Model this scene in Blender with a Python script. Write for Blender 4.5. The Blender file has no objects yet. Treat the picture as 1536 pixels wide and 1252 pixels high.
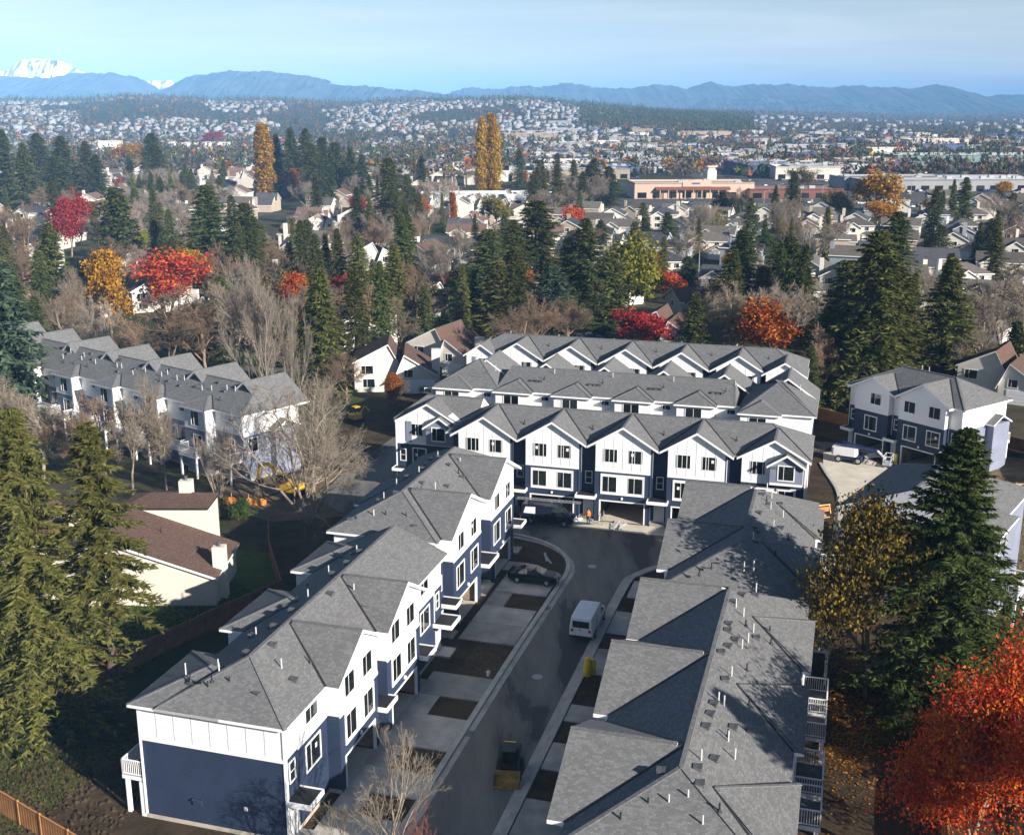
import bpy, math, random
import numpy as np
from mathutils import Vector, Matrix
R = math.radians
rng = np.random.default_rng(7)
random.seed(7)
scn = bpy.context.scene
col = scn.collection

# ---------------------------------------------------------------- camera
CAMH, FPX, PITCH = 43.0, 1720.0, math.atan(466.0/1720.0)
cam = bpy.data.cameras.new('camera')
cam.sensor_width = 36.0
cam.lens = FPX/1536.0*36.0
cam.clip_start = 1.0
cam.clip_end = 60000.0
camo = bpy.data.objects.new('camera', cam)
camo.location = (0, 0, CAMH)
camo.rotation_euler = (math.pi/2-PITCH, 0, 0)
col.objects.link(camo)
scn.camera = camo

# ---------------------------------------------------------------- sky, sun, exposure
SUN_AZ, SUN_EL = R(133.0), R(22.0)
world = bpy.data.worlds.new('World'); scn.world = world
world.use_nodes = True
wn, wl = world.node_tree.nodes, world.node_tree.links
wn.clear()
sky = wn.new('ShaderNodeTexSky'); sky.sky_type = 'NISHITA'; sky.sun_disc = False
sky.sun_elevation = SUN_EL; sky.sun_rotation = SUN_AZ
sky.altitude = 100.0; sky.air_density = 1.0; sky.dust_density = 0.5; sky.ozone_density = 3.0
tc = wn.new('ShaderNodeTexCoord')
mp = wn.new('ShaderNodeMapping'); mp.inputs['Scale'].default_value = (1.5, 1.5, 20.0); mp.inputs['Rotation'].default_value = (0.12, 0.06, 0.5)
nz = wn.new('ShaderNodeTexNoise'); nz.inputs['Scale'].default_value = 2.3; nz.inputs['Detail'].default_value = 5; nz.inputs['Roughness'].default_value = 0.62; nz.inputs['Distortion'].default_value = 0.6
cr = wn.new('ShaderNodeValToRGB'); cr.color_ramp.elements[0].position = 0.48; cr.color_ramp.elements[1].position = 0.78
cr.color_ramp.elements[1].color = (0.18, 0.18, 0.18, 1)
mixc = wn.new('ShaderNodeMix'); mixc.data_type = 'RGBA'
mixc.inputs['B'].default_value = (8.5, 8.6, 8.4, 1)            # thin cirrus, as bright as sunlit ice cloud
bg = wn.new('ShaderNodeBackground'); bg.inputs['Strength'].default_value = 0.05
wo = wn.new('ShaderNodeOutputWorld')
wl.new(tc.outputs['Generated'], mp.inputs['Vector']); wl.new(mp.outputs['Vector'], nz.inputs['Vector'])
wl.new(nz.outputs['Fac'], cr.inputs['Fac']); wl.new(cr.outputs['Color'], mixc.inputs['Factor'])
wl.new(sky.outputs['Color'], mixc.inputs['A'])
# pale hazy band round the whole horizon, broken by the cirrus
sxyz = wn.new('ShaderNodeSeparateXYZ'); wl.new(tc.outputs['Generated'], sxyz.inputs[0])
m1 = wn.new('ShaderNodeMath'); m1.operation = 'MULTIPLY'; m1.inputs[1].default_value = -12.0; wl.new(sxyz.outputs['Z'], m1.inputs[0])
m2 = wn.new('ShaderNodeMath'); m2.operation = 'EXPONENT'; wl.new(m1.outputs[0], m2.inputs[0])
m3 = wn.new('ShaderNodeMapRange'); m3.inputs['From Min'].default_value = 0.3; m3.inputs['From Max'].default_value = 0.7; m3.inputs['To Min'].default_value = 0.48; m3.inputs['To Max'].default_value = 1.0; wl.new(nz.outputs['Fac'], m3.inputs['Value'])
m4 = wn.new('ShaderNodeMath'); m4.operation = 'MULTIPLY'; m4.use_clamp = True; wl.new(m2.outputs[0], m4.inputs[0]); wl.new(m3.outputs['Result'], m4.inputs[1])
mixh = wn.new('ShaderNodeMix'); mixh.data_type = 'RGBA'; mixh.inputs['B'].default_value = (12.5, 12.0, 11.0, 1)
wl.new(m4.outputs[0], mixh.inputs['Factor']); wl.new(mixc.outputs['Result'], mixh.inputs['A']); wl.new(mixh.outputs['Result'], bg.inputs['Color'])
wl.new(bg.outputs['Background'], wo.inputs['Surface'])
sun = bpy.data.lights.new('sun', 'SUN'); sun.energy = 5.0; sun.angle = R(0.53); sun.color = (1.0, 0.93, 0.83)
suno = bpy.data.objects.new('sun', sun); col.objects.link(suno)
sdir = Vector((math.sin(SUN_AZ)*math.cos(SUN_EL), math.cos(SUN_AZ)*math.cos(SUN_EL), math.sin(SUN_EL)))
suno.rotation_euler = (-sdir).to_track_quat('-Z', 'Y').to_euler()
suno.location = sdir*300
scn.view_settings.view_transform = 'Standard'; scn.view_settings.look = 'None'
scn.view_settings.gamma = 1.0; scn.view_settings.use_curve_mapping = False
scn.view_settings.exposure = 1.08
scn.cycles.max_bounces = 4; scn.cycles.diffuse_bounces = 2; scn.cycles.glossy_bounces = 2
scn.cycles.transmission_bounces = 2; scn.cycles.volume_bounces = 0; scn.cycles.transparent_max_bounces = 4
scn.cycles.use_fast_gi = False
scn.cycles.caustics_reflective = False; scn.cycles.caustics_refractive = False

# ---------------------------------------------------------------- layout helpers
# (b, a): metres across and along the new street, whose bearing is 16.3 degrees; world x to the right, y ahead
AZ = R(16.3); CA, SA = math.cos(AZ), math.sin(AZ)
def W(b, a): return (b*CA+a*SA, -b*SA+a*CA)
def G(x, y): return (x*CA-y*SA, x*SA+y*CA)
def ground_at(px, py, z=0.0):
    dy = py-626.0
    down = dy*math.cos(PITCH)+FPX*math.sin(PITCH); fw = FPX*math.cos(PITCH)-dy*math.sin(PITCH)
    d = (CAMH-z)/down*fw
    return ((px-768.0)*d/fw, d)
def height_for(x, y, py):
    # height of a vertical thing standing at (x, y) that reaches up to sight line py
    k = (py-626.0)/FPX
    zz = y*(math.sin(PITCH)+k*math.cos(PITCH))/(math.cos(PITCH)-k*math.sin(PITCH))
    return CAMH-zz
def smooth(e0, e1, x):
    t = min(1.0, max(0.0, (x-e0)/(e1-e0))); return t*t*(3-2*t)
def terr(x, y):
    d = math.hypot(x, y)
    if d < 900: return 0.0
    q = x/max(y, 1.0)*1782.0 if y > 0 else (-3000 if x < 0 else 3000)
    left = 1-smooth(-40, 260, q)
    z = 52*left*smooth(1150, 2900, d)*(1+0.10*math.sin(q*0.011+1.3)+0.05*math.sin(q*0.031))
    z += 20*math.exp(-((q-215)/150.0)**2)*smooth(1400, 2300, d)
    z += 12*math.exp(-((q-420)/120.0)**2)*smooth(2200, 3000, d)
    return z

# ---------------------------------------------------------------- materials
MATS = {}
def nmat(name):
    m = bpy.data.materials.new(name); m.use_nodes = True
    n, l = m.node_tree.nodes, m.node_tree.links
    b = n['Principled BSDF']
    return m, n, l, b
def ramp(n, stops):
    r = n.new('ShaderNodeValToRGB'); e = r.color_ramp.elements
    while len(e) < len(stops): e.new(0.5)
    for k, (p, c) in enumerate(stops):
        e[k].position = p; e[k].color = (c[0], c[1], c[2], 1)
    return r
def mix(n, l, fac, a, b, mode='MIX'):
    x = n.new('ShaderNodeMix'); x.data_type = 'RGBA'; x.blend_type = mode
    for sock, v in (('Factor', fac), ('A', a), ('B', b)):
        if hasattr(v, 'is_linked') or hasattr(v, 'links'): l.new(v, x.inputs[sock])
        elif sock == 'Factor': x.inputs[sock].default_value = v
        else: x.inputs[sock].default_value = (v[0], v[1], v[2], 1)
    return x.outputs['Result']
def noise(n, l, scale, detail=4, rough=0.55, vec=None, dist=0.0):
    t = n.new('ShaderNodeTexNoise'); t.inputs['Scale'].default_value = scale; t.inputs['Detail'].default_value = detail
    t.inputs['Roughness'].default_value = rough; t.inputs['Distortion'].default_value = dist
    if vec is not None: l.new(vec, t.inputs['Vector'])
    return t.outputs['Fac']
def ocoord(n, kind='Object'):
    return n.new('ShaderNodeTexCoord').outputs[kind]
def simple(name, c, rough=0.7, var=0.15, scale=1.2, metal=0.0, bump=0.0, bscale=20.0, spec=0.4, objvar=0.0):
    m, n, l, b = nmat(name)
    oc = ocoord(n)
    f = noise(n, l, scale, 5, 0.6, oc)
    r = ramp(n, [(0.3, [x*(1-var) for x in c]), (0.7, [min(1, x*(1+var)) for x in c])])
    l.new(f, r.inputs['Fac']); out = r.outputs['Color']
    if objvar > 0:
        oi = n.new('ShaderNodeObjectInfo')
        h = n.new('ShaderNodeHueSaturation'); mr = n.new('ShaderNodeMapRange')
        mr.inputs['To Min'].default_value = 1-objvar; mr.inputs['To Max'].default_value = 1+objvar
        l.new(oi.outputs['Random'], mr.inputs['Value']); l.new(mr.outputs['Result'], h.inputs['Value']); l.new(out, h.inputs['Color']); out = h.outputs['Color']
    l.new(out, b.inputs['Base Color'])
    b.inputs['Roughness'].default_value = rough; b.inputs['Metallic'].default_value = metal
    b.inputs['Specular IOR Level'].default_value = spec
    if bump > 0:
        bn = n.new('ShaderNodeBump'); bn.inputs['Strength'].default_value = bump; bn.inputs['Distance'].default_value = 0.05
        l.new(noise(n, l, bscale, 4, 0.6, oc), bn.inputs['Height']); l.new(bn.outputs['Normal'], b.inputs['Normal'])
    MATS[name] = m
    return m
def shingle(name, c1, c2, cm, cap=1.0):
    m, n, l, b = nmat(name)
    uv = ocoord(n, 'UV')
    bt = n.new('ShaderNodeTexBrick'); l.new(uv, bt.inputs['Vector'])
    bt.inputs['Color1'].default_value = (*c1, 1); bt.inputs['Color2'].default_value = (*c2, 1); bt.inputs['Mortar'].default_value = (*cm, 1)
    bt.inputs['Scale'].default_value = 1.0; bt.inputs['Brick Width'].default_value = 0.27; bt.inputs['Row Height'].default_value = 0.14
    bt.inputs['Mortar Size'].default_value = 0.006; bt.inputs['Bias'].default_value = -0.25; bt.offset = 0.37; bt.squash = 0.7; bt.squash_frequency = 3
    f = noise(n, l, 0.35, 5, 0.6, uv)
    r = ramp(n, [(0.25, (0.92,)*3), (0.75, (1.06,)*3)]); l.new(f, r.inputs['Fac'])
    c = mix(n, l, 1.0, bt.outputs['Color'], r.outputs['Color'], 'MULTIPLY')
    g2 = noise(n, l, 9.0, 3, 0.7, uv); r2 = ramp(n, [(0.3, (0.82,)*3), (0.7, (1.15,)*3)]); l.new(g2, r2.inputs['Fac'])
    c = mix(n, l, 1.0, c, r2.outputs['Color'], 'MULTIPLY')
    l.new(c, b.inputs['Base Color']); b.inputs['Roughness'].default_value = 0.93; b.inputs['Specular IOR Level'].default_value = 0.15
    bn = n.new('ShaderNodeBump'); bn.inputs['Strength'].default_value = 0.35; bn.inputs['Distance'].default_value = 0.03
    l.new(bt.outputs['Fac'], bn.inputs['Height']); bn.invert = True; l.new(bn.outputs['Normal'], b.inputs['Normal'])
    MATS[name] = m; return m
def siding(name, c, pitch=0.18, rough=0.6):
    m, n, l, b = nmat(name)
    oc = ocoord(n)
    w = n.new('ShaderNodeTexWave'); w.wave_type = 'BANDS'; w.bands_direction = 'Z'; w.wave_profile = 'SAW'
    w.inputs['Scale'].default_value = 1.0/pitch*0.05*6.2832/ (2*math.pi) * 1.0; w.inputs['Distortion'].default_value = 0
    w.inputs['Scale'].default_value = 0.3141/pitch
    l.new(oc, w.inputs['Vector'])
    f = noise(n, l, 0.5, 4, 0.6, oc)
    r = ramp(n, [(0.3, [x*0.88 for x in c]), (0.7, [x*1.1 for x in c])]); l.new(f, r.inputs['Fac'])
    rl = ramp(n, [(0.0, (0.45,)*3), (0.16, (1.0,)*3), (0.9, (1.06,)*3)]); l.new(w.outputs['Color'], rl.inputs['Fac'])
    c2 = mix(n, l, 1.0, r.outputs['Color'], rl.outputs['Color'], 'MULTIPLY')
    l.new(c2, b.inputs['Base Color']); b.inputs['Roughness'].default_value = rough; b.inputs['Specular IOR Level'].default_value = 0.3
    bn = n.new('ShaderNodeBump'); bn.inputs['Strength'].default_value = 0.5; bn.inputs['Distance'].default_value = 0.012
    l.new(w.outputs['Color'], bn.inputs['Height']); l.new(bn.outputs['Normal'], b.inputs['Normal'])
    MATS[name] = m; return m
def foliage(name, stops, objvar=0.25, trans=0.15, rough=0.75, patch=0.0):
    m, n, l, b = nmat(name)
    ge = n.new('ShaderNodeNewGeometry')
    r = ramp(n, stops); 
    oi = n.new('ShaderNodeObjectInfo')
    if patch > 0:
        nf = noise(n, l, 0.45, 3, 0.6, ocoord(n)); mr0 = n.new('ShaderNodeMapRange'); mr0.inputs['From Min'].default_value = 0.32; mr0.inputs['From Max'].default_value = 0.68; l.new(nf, mr0.inputs['Value'])
        ml = n.new('ShaderNodeMix'); ml.data_type = 'FLOAT'; ml.inputs[0].default_value = patch; l.new(ge.outputs['Random Per Island'], ml.inputs[2]); l.new(mr0.outputs['Result'], ml.inputs[3]); l.new(ml.outputs[0], r.inputs['Fac'])
    else: l.new(ge.outputs['Random Per Island'], r.inputs['Fac'])
    h = n.new('ShaderNodeHueSaturation')
    mr = n.new('ShaderNodeMapRange'); mr.inputs['To Min'].default_value = 1-objvar; mr.inputs['To Max'].default_value = 1+objvar
    mh = n.new('ShaderNodeMapRange'); mh.inputs['To Min'].default_value = 0.5-0.03*objvar*4; mh.inputs['To Max'].default_value = 0.5+0.02*objvar*4
    wn2 = n.new('ShaderNodeTexWhiteNoise'); wn2.noise_dimensions = '1D'; l.new(oi.outputs['Random'], wn2.inputs['W'])
    l.new(oi.outputs['Random'], mr.inputs['Value']); l.new(wn2.outputs['Value'], mh.inputs['Value'])
    l.new(mr.outputs['Result'], h.inputs['Value']); l.new(mh.outputs['Result'], h.inputs['Hue']); l.new(r.outputs['Color'], h.inputs['Color'])
    out = n['Material Output']
    n.remove(b)
    d = n.new('ShaderNodeBsdfDiffuse'); t = n.new('ShaderNodeBsdfTranslucent'); ms = n.new('ShaderNodeMixShader')
    ms.inputs['Fac'].default_value = trans
    l.new(h.outputs['Color'], d.inputs['Color']); l.new(h.outputs['Color'], t.inputs['Color'])
    l.new(d.outputs['BSDF'], ms.inputs[1]); l.new(t.outputs['BSDF'], ms.inputs[2]); l.new(ms.outputs['Shader'], out.inputs['Surface'])
    MATS[name] = m; return m

shingle('shingle_grey', (0.135, 0.136, 0.138), (0.205, 0.205, 0.207), (0.11, 0.11, 0.113))
shingle('shingle_brown', (0.105, 0.064, 0.050), (0.165, 0.108, 0.086), (0.06, 0.038, 0.032))
siding('siding_navy', (0.026, 0.040, 0.078))
siding('siding_slate', (0.21, 0.235, 0.31))
siding('siding_white', (0.80, 0.80, 0.81), 0.2)
simple('panel_white', (0.80, 0.80, 0.81), 0.55, 0.03, 0.6)
simple('trim_white', (0.82, 0.82, 0.82), 0.5, 0.03, 2)
simple('batten_white', (0.70, 0.70, 0.71), 0.5, 0.03, 2)
simple('membrane', (0.018, 0.018, 0.020), 0.7, 0.5, 3)
simple('flashing', (0.02, 0.02, 0.022), 0.6, 0.3, 2)
simple('vent_grey', (0.09, 0.09, 0.095), 0.6, 0.2, 5)
simple('pipe_white', (0.58, 0.58, 0.56), 0.5, 0.05, 5)
simple('concrete', (0.34, 0.325, 0.295), 0.9, 0.32, 0.5, bump=0.2, bscale=8, objvar=0.22)
simple('concrete_light', (0.52, 0.475, 0.39), 0.9, 0.16, 0.5, bump=0.2, bscale=8)
simple('kerb_concrete', (0.40, 0.39, 0.36), 0.9, 0.2, 0.8)
simple('foundation', (0.42, 0.38, 0.31), 0.95, 0.15, 1.5)
simple('garage_inside', (0.30, 0.24, 0.17), 0.9, 0.4, 0.9)
simple('door_paint', (0.62, 0.63, 0.65), 0.5, 0.03, 1)
simple('stucco_cream', (0.63, 0.58, 0.50), 0.9, 0.06, 0.7, objvar=0.08)
simple('stucco_white', (0.62, 0.58, 0.52), 0.9, 0.06, 0.7, objvar=0.15)
simple('wall_tan', (0.34, 0.28, 0.215), 0.9, 0.08, 0.7, objvar=0.2)
simple('wall_grey', (0.28, 0.30, 0.34), 0.9, 0.08, 0.7, objvar=0.25)
simple('roof_brown', (0.135, 0.082, 0.065), 0.95, 0.25, 0.9, objvar=0.3)
simple('roof_charcoal', (0.052, 0.052, 0.058), 0.95, 0.25, 0.9, objvar=0.35)
simple('roof_taupe', (0.105, 0.092, 0.080), 0.95, 0.22, 0.9, objvar=0.3)
simple('fence_brown', (0.22, 0.095, 0.052), 0.85, 0.35, 1.2)
simple('fence_cedar', (0.42, 0.19, 0.065), 0.8, 0.25, 1.2)
simple('lumber', (0.55, 0.38, 0.20), 0.8, 0.2, 2)
simple('bark', (0.085, 0.062, 0.045), 0.95, 0.35, 3)
simple('far_wall', (0.27, 0.27, 0.27), 0.9, 0.1, 0.01); simple('far_wall_tan', (0.26, 0.23, 0.20), 0.9, 0.1, 0.01)
simple('bark_grey', (0.235, 0.19, 0.14), 0.95, 0.3, 3, objvar=0.25)
simple('bark_pale', (0.23, 0.19, 0.145), 0.95, 0.35, 2)
simple('twig_brown', (0.20, 0.135, 0.088), 0.95, 0.25, 2, objvar=0.25)
simple('bark_birch', (0.27, 0.225, 0.185), 0.95, 0.3, 3, objvar=0.2)
simple('twig_red', (0.20, 0.085, 0.065), 0.95, 0.25, 2)
simple('car_black', (0.003, 0.0035, 0.006), 0.12, 0.1, 2, spec=0.45)
simple('car_navy', (0.010, 0.012, 0.030), 0.25, 0.1, 2, spec=0.6)
simple('car_white', (0.74, 0.75, 0.77), 0.3, 0.03, 2, spec=0.5)
simple('car_red', (0.35, 0.02, 0.02), 0.3, 0.05, 2); simple('car_silver', (0.40, 0.42, 0.45), 0.3, 0.05, 2, metal=0.3)
simple('car_grey', (0.09, 0.10, 0.115), 0.3, 0.05, 2); simple('car_blue', (0.03, 0.06, 0.18), 0.3, 0.05, 2)
simple('glass_dark', (0.011, 0.014, 0.014), 0.04, 0.5, 0.6, spec=0.7, objvar=0.7)
simple('tyre', (0.012, 0.012, 0.013), 0.85, 0.2, 4); simple('rim', (0.45, 0.46, 0.48), 0.35, 0.1, 4, metal=0.6)
simple('lamp_clear', (0.75, 0.76, 0.78), 0.2, 0.03, 4); simple('lamp_red', (0.35, 0.01, 0.01), 0.3, 0.05, 4)
simple('plant_yellow', (0.62, 0.36, 0.02), 0.5, 0.2, 2); simple('bucket_rust', (0.36, 0.20, 0.045), 0.6, 0.45, 2.5, metal=0.2)
simple('machine_black', (0.015, 0.015, 0.017), 0.5, 0.3, 3); simple('lift_blue', (0.02, 0.03, 0.10), 0.4, 0.1, 3)
simple('safety_yellow', (0.70, 0.50, 0.02), 0.5, 0.15, 3); simple('safety_orange', (0.85, 0.22, 0.03), 0.7, 0.1, 4)
simple('orange_mesh', (0.80, 0.30, 0.06), 0.8, 0.2, 3)
simple('skin', (0.45, 0.27, 0.19), 0.6, 0.05, 5); simple('jeans', (0.025, 0.035, 0.07), 0.9, 0.2, 5)
simple('steel', (0.42, 0.43, 0.45), 0.45, 0.1, 3, metal=0.7); simple('galv', (0.33, 0.34, 0.35), 0.6, 0.1, 3)
simple('pink_stucco', (0.50, 0.36, 0.28), 0.9, 0.05, 0.05); simple('awning_red', (0.16, 0.062, 0.045), 0.85, 0.1, 0.1)
simple('flat_roof_white', (0.62, 0.63, 0.64), 0.8, 0.14, 0.06, objvar=0.25); simple('flat_roof_grey', (0.24, 0.24, 0.245), 0.9, 0.2, 0.06, objvar=0.3)
simple('shop_grey', (0.34, 0.34, 0.35), 0.9, 0.1, 0.1, objvar=0.35); simple('shop_blue', (0.07, 0.10, 0.20), 0.8, 0.1, 0.1); simple('shop_green', (0.16, 0.24, 0.22), 0.8, 0.1, 0.1)
foliage('needles_fir', [(0.0, (0.030, 0.044, 0.014)), (0.5, (0.070, 0.088, 0.024)), (1.0, (0.14, 0.15, 0.042))], 0.32)
foliage('needles_spruce', [(0.0, (0.055, 0.066, 0.016)), (0.5, (0.115, 0.125, 0.032)), (1.0, (0.185, 0.185, 0.055))], 0.15)
foliage('needles_blue', [(0.0, (0.028, 0.048, 0.032)), (0.5, (0.058, 0.085, 0.052)), (1.0, (0.10, 0.13, 0.075))], 0.2)
foliage('needles_cedar', [(0.0, (0.05, 0.085, 0.012)), (0.5, (0.10, 0.15, 0.02)), (1.0, (0.17, 0.21, 0.035))], 0.2)
foliage('leaf_red', [(0.0, (0.16, 0.012, 0.014)), (0.32, (0.46, 0.030, 0.030)), (0.66, (0.56, 0.062, 0.034)), (0.86, (0.56, 0.15, 0.022)), (1.0, (0.55, 0.27, 0.03))], 0.08, 0.3)
foliage('leaf_maple', [(0.0, (0.10, 0.010, 0.012)), (0.2, (0.34, 0.024, 0.018)), (0.45, (0.54, 0.062, 0.026)), (0.68, (0.58, 0.125, 0.026)), (0.86, (0.54, 0.20, 0.022)), (1.0, (0.48, 0.28, 0.03))], 0.05, 0.3, patch=0.5)
foliage('leaf_crimson', [(0.0, (0.15, 0.012, 0.015)), (0.6, (0.36, 0.03, 0.035)), (1.0, (0.45, 0.07, 0.05))], 0.15, 0.3)
foliage('leaf_orange', [(0.0, (0.20, 0.045, 0.01)), (0.5, (0.36, 0.10, 0.018)), (1.0, (0.48, 0.18, 0.03))], 0.15, 0.3)
foliage('leaf_gold', [(0.0, (0.20, 0.105, 0.008)), (0.5, (0.42, 0.235, 0.014)), (1.0, (0.58, 0.36, 0.03))], 0.15, 0.3)
foliage('leaf_rust', [(0.0, (0.06, 0.045, 0.014)), (0.5, (0.14, 0.105, 0.03)), (0.82, (0.22, 0.145, 0.03)), (1.0, (0.38, 0.23, 0.025))], 0.15, 0.25)
foliage('leaf_green', [(0.0, (0.018, 0.035, 0.010)), (0.5, (0.045, 0.075, 0.018)), (1.0, (0.09, 0.12, 0.03))], 0.25)
foliage('leaf_lime', [(0.0, (0.10, 0.10, 0.015)), (0.5, (0.20, 0.19, 0.03)), (1.0, (0.30, 0.26, 0.04))], 0.15, 0.25)
foliage('leaf_litter', [(0.0, (0.10, 0.045, 0.012)), (0.5, (0.26, 0.12, 0.02)), (1.0, (0.42, 0.22, 0.03))], 0.1, 0.1)

# ---------------------------------------------------------------- mesh helpers
class MB:
    def __init__(s): s.v = []; s.f = []; s.m = []
    def face(s, pts, m=0):
        i = len(s.v); s.v.extend([tuple(p) for p in pts]); s.f.append(tuple(range(i, i+len(pts)))); s.m.append(m); return s
    def box(s, x0, x1, y0, y1, z0, z1, m=0, skip=''):
        p = [(x0,y0,z0),(x1,y0,z0),(x1,y1,z0),(x0,y1,z0),(x0,y0,z1),(x1,y0,z1),(x1,y1,z1),(x0,y1,z1)]
        for k, q in dict(b=(3,2,1,0), t=(4,5,6,7), f=(0,1,5,4), r=(1,2,6,5), k=(2,3,7,6), l=(3,0,4,7)).items():
            if k not in skip: s.face([p[i] for i in q], m)
        return s
    def obox(s, c, ax, ay, az, m=0):
        c = Vector(c); ax, ay, az = Vector(ax), Vector(ay), Vector(az)
        p = [c+sx*ax+sy*ay+sz*az for sz in (-1,1) for sx, sy in ((-1,-1),(1,-1),(1,1),(-1,1))]
        for q in ((3,2,1,0),(4,5,6,7),(0,1,5,4),(1,2,6,5),(2,3,7,6),(3,0,4,7)): s.face([p[i] for i in q], m)
        return s
    def bar(s, p, q, w, h=None, m=0):
        p, q = Vector(p), Vector(q); d = q-p; L = d.length
        if L < 1e-6: return s
        d /= L; up = Vector((0,0,1)) if abs(d.z) < 0.95 else Vector((1,0,0))
        a = d.cross(up).normalized(); b = a.cross(d)
        return s.obox((p+q)/2, d*L/2, a*w/2, b*(h or w)/2, m)
    def tube(s, p, q, r0, r1=None, n=8, m=0, caps=True):
        p, q = Vector(p), Vector(q); r1 = r0 if r1 is None else r1
        d = (q-p).normalized(); up = Vector((0,0,1)) if abs(d.z) < 0.95 else Vector((1,0,0))
        a = d.cross(up).normalized(); b = a.cross(d)
        A = [p+(a*math.cos(2*math.pi*k/n)+b*math.sin(2*math.pi*k/n))*r0 for k in range(n)]
        B = [q+(a*math.cos(2*math.pi*k/n)+b*math.sin(2*math.pi*k/n))*r1 for k in range(n)]
        for k in range(n):
            j = (k+1) % n; s.face([A[j], A[k], B[k], B[j]], m)
        if caps: s.face(A, m); s.face(B[::-1], m)
        return s
    def prism(s, poly, z0, z1, m=0, mt=None):
        n = len(poly)
        for k in range(n):
            a, b = poly[k], poly[(k+1) % n]
            s.face([(a[0],a[1],z0),(b[0],b[1],z0),(b[0],b[1],z1),(a[0],a[1],z1)], m)
        s.face([(p[0],p[1],z1) for p in poly], m if mt is None else mt); s.face([(p[0],p[1],z0) for p in poly[::-1]], m)
        return s
    def lathe(s, prof, n=12, m=0, c=(0,0,0)):
        for k in range(len(prof)-1):
            (r0,z0),(r1,z1) = prof[k], prof[k+1]
            for j in range(n):
                t0, t1 = 2*math.pi*j/n, 2*math.pi*(j+1)/n
                pts = [(c[0]+r0*math.cos(t0),c[1]+r0*math.sin(t0),c[2]+z0),(c[0]+r0*math.cos(t1),c[1]+r0*math.sin(t1),c[2]+z0),
                       (c[0]+r1*math.cos(t1),c[1]+r1*math.sin(t1),c[2]+z1),(c[0]+r1*math.cos(t0),c[1]+r1*math.sin(t0),c[2]+z1)]
                if r0 < 1e-6: pts = [pts[0], pts[2], pts[3]]
                elif r1 < 1e-6: pts = pts[:3]
                s.face(pts, m)
        return s
    def mesh(s, name, mats, uv=False, smooth=False):
        me = bpy.data.meshes.new(name); me.from_pydata(s.v, [], s.f)
        for x in (mats if isinstance(mats, (list, tuple)) else [mats]): me.materials.append(MATS[x])
        me.polygons.foreach_set('material_index', s.m)
        if smooth: me.polygons.foreach_set('use_smooth', [True]*len(s.f))
        if uv:
            ul = me.uv_layers.new(name='UVMap'); buf = []
            for f in s.f:
                p0, p1, p2 = Vector(s.v[f[0]]), Vector(s.v[f[1]]), Vector(s.v[f[2]])
                nn = (p1-p0).cross(p2-p0)
                nn = nn.normalized() if nn.length > 1e-9 else Vector((0,0,1))
                h = Vector((0,0,1)).cross(nn)
                h = h.normalized() if h.length > 1e-3 else Vector((1,0,0))
                u = nn.cross(h)
                for i in f:
                    p = Vector(s.v[i]); buf.extend((p.dot(h), p.dot(u)))
            ul.data.foreach_set('uv', buf)
        me.update(); return me
    def build(s, name, mats, parent=None, uv=False, smooth=False):
        return link(name, s.mesh(name, mats, uv, smooth), parent)
def link(name, data, parent=None, loc=None, rz=None):
    o = bpy.data.objects.new(name, data); col.objects.link(o)
    if parent is not None: o.parent = parent
    if loc is not None: o.location = loc
    if rz is not None: o.rotation_euler = (0, 0, rz)
    return o
def tag(o, label=None, cat=None, group=None, kind=None):
    if label: o['label'] = label
    if cat: o['category'] = cat
    if group: o['group'] = group
    if kind: o['kind'] = kind
    return o
def thing(name, loc, rz, label, cat, group=None):
    return tag(link(name, None, None, loc, rz), label, cat, group)
def tri_mesh(name, V, F, mats, mi=None):
    me = bpy.data.meshes.new(name)
    V = np.ascontiguousarray(V, dtype=np.float32); F = np.ascontiguousarray(F, dtype=np.int32)
    me.vertices.add(len(V)); me.vertices.foreach_set('co', V.ravel())
    k = F.shape[1]
    me.loops.add(len(F)*k); me.loops.foreach_set('vertex_index', F.ravel())
    me.polygons.add(len(F)); me.polygons.foreach_set('loop_start', np.arange(0, len(F)*k, k, dtype=np.int32))
    for x in (mats if isinstance(mats, (list, tuple)) else [mats]): me.materials.append(MATS[x])
    if mi is not None: me.polygons.foreach_set('material_index', np.ascontiguousarray(mi, dtype=np.int32))
    me.update(calc_edges=True)
    return me

LM = [(398,288,'the single golden poplar'),(735,290,'the tall golden poplars'),(462,294,'the dark conifer clump'),(183,400,'the rounded dark conifer'),(318,420,'the broad dark conifer'),(268,465,'the deep red maple'),(168,495,'the golden tree at the left'),
      (802,440,'the tall pointed conifer'),(945,480,'the yellow-green tree'),(1155,540,'the pyramid shaped orange tree'),(1298,600,'the massive conifer'),(1315,330,'the bright orange-gold tree'),(1040,300,'the strip mall'),(195,250,'the round golden tree'),
      (720,312,'the low white commercial building'),(1068,360,'the yellow tree among grey roofs'),(1085,322,'the dark rounded conifer'),(108,380,'the scarlet tree at the left'),(594,505,'the narrow spruces'),(745,345,'the yellow willow'),(678,345,'the narrow orange tree'),
      (1530,400,'the right picture edge'),(6,400,'the left picture edge'),(876,490,'the tall dark conifer'),(615,588,'the brown roofed duplex'),(1440,288,'the wide warehouse store'),(1000,450,'the red maple'),(585,345,'the conifer below the poplars')]
def sight(x, y, z=0.0):
    zz = CAMH-z; zc = y*math.cos(PITCH)+zz*math.sin(PITCH); yc = -y*math.sin(PITCH)+zz*math.cos(PITCH)
    return 768+FPX*x/zc, 626+FPX*yc/zc
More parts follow.
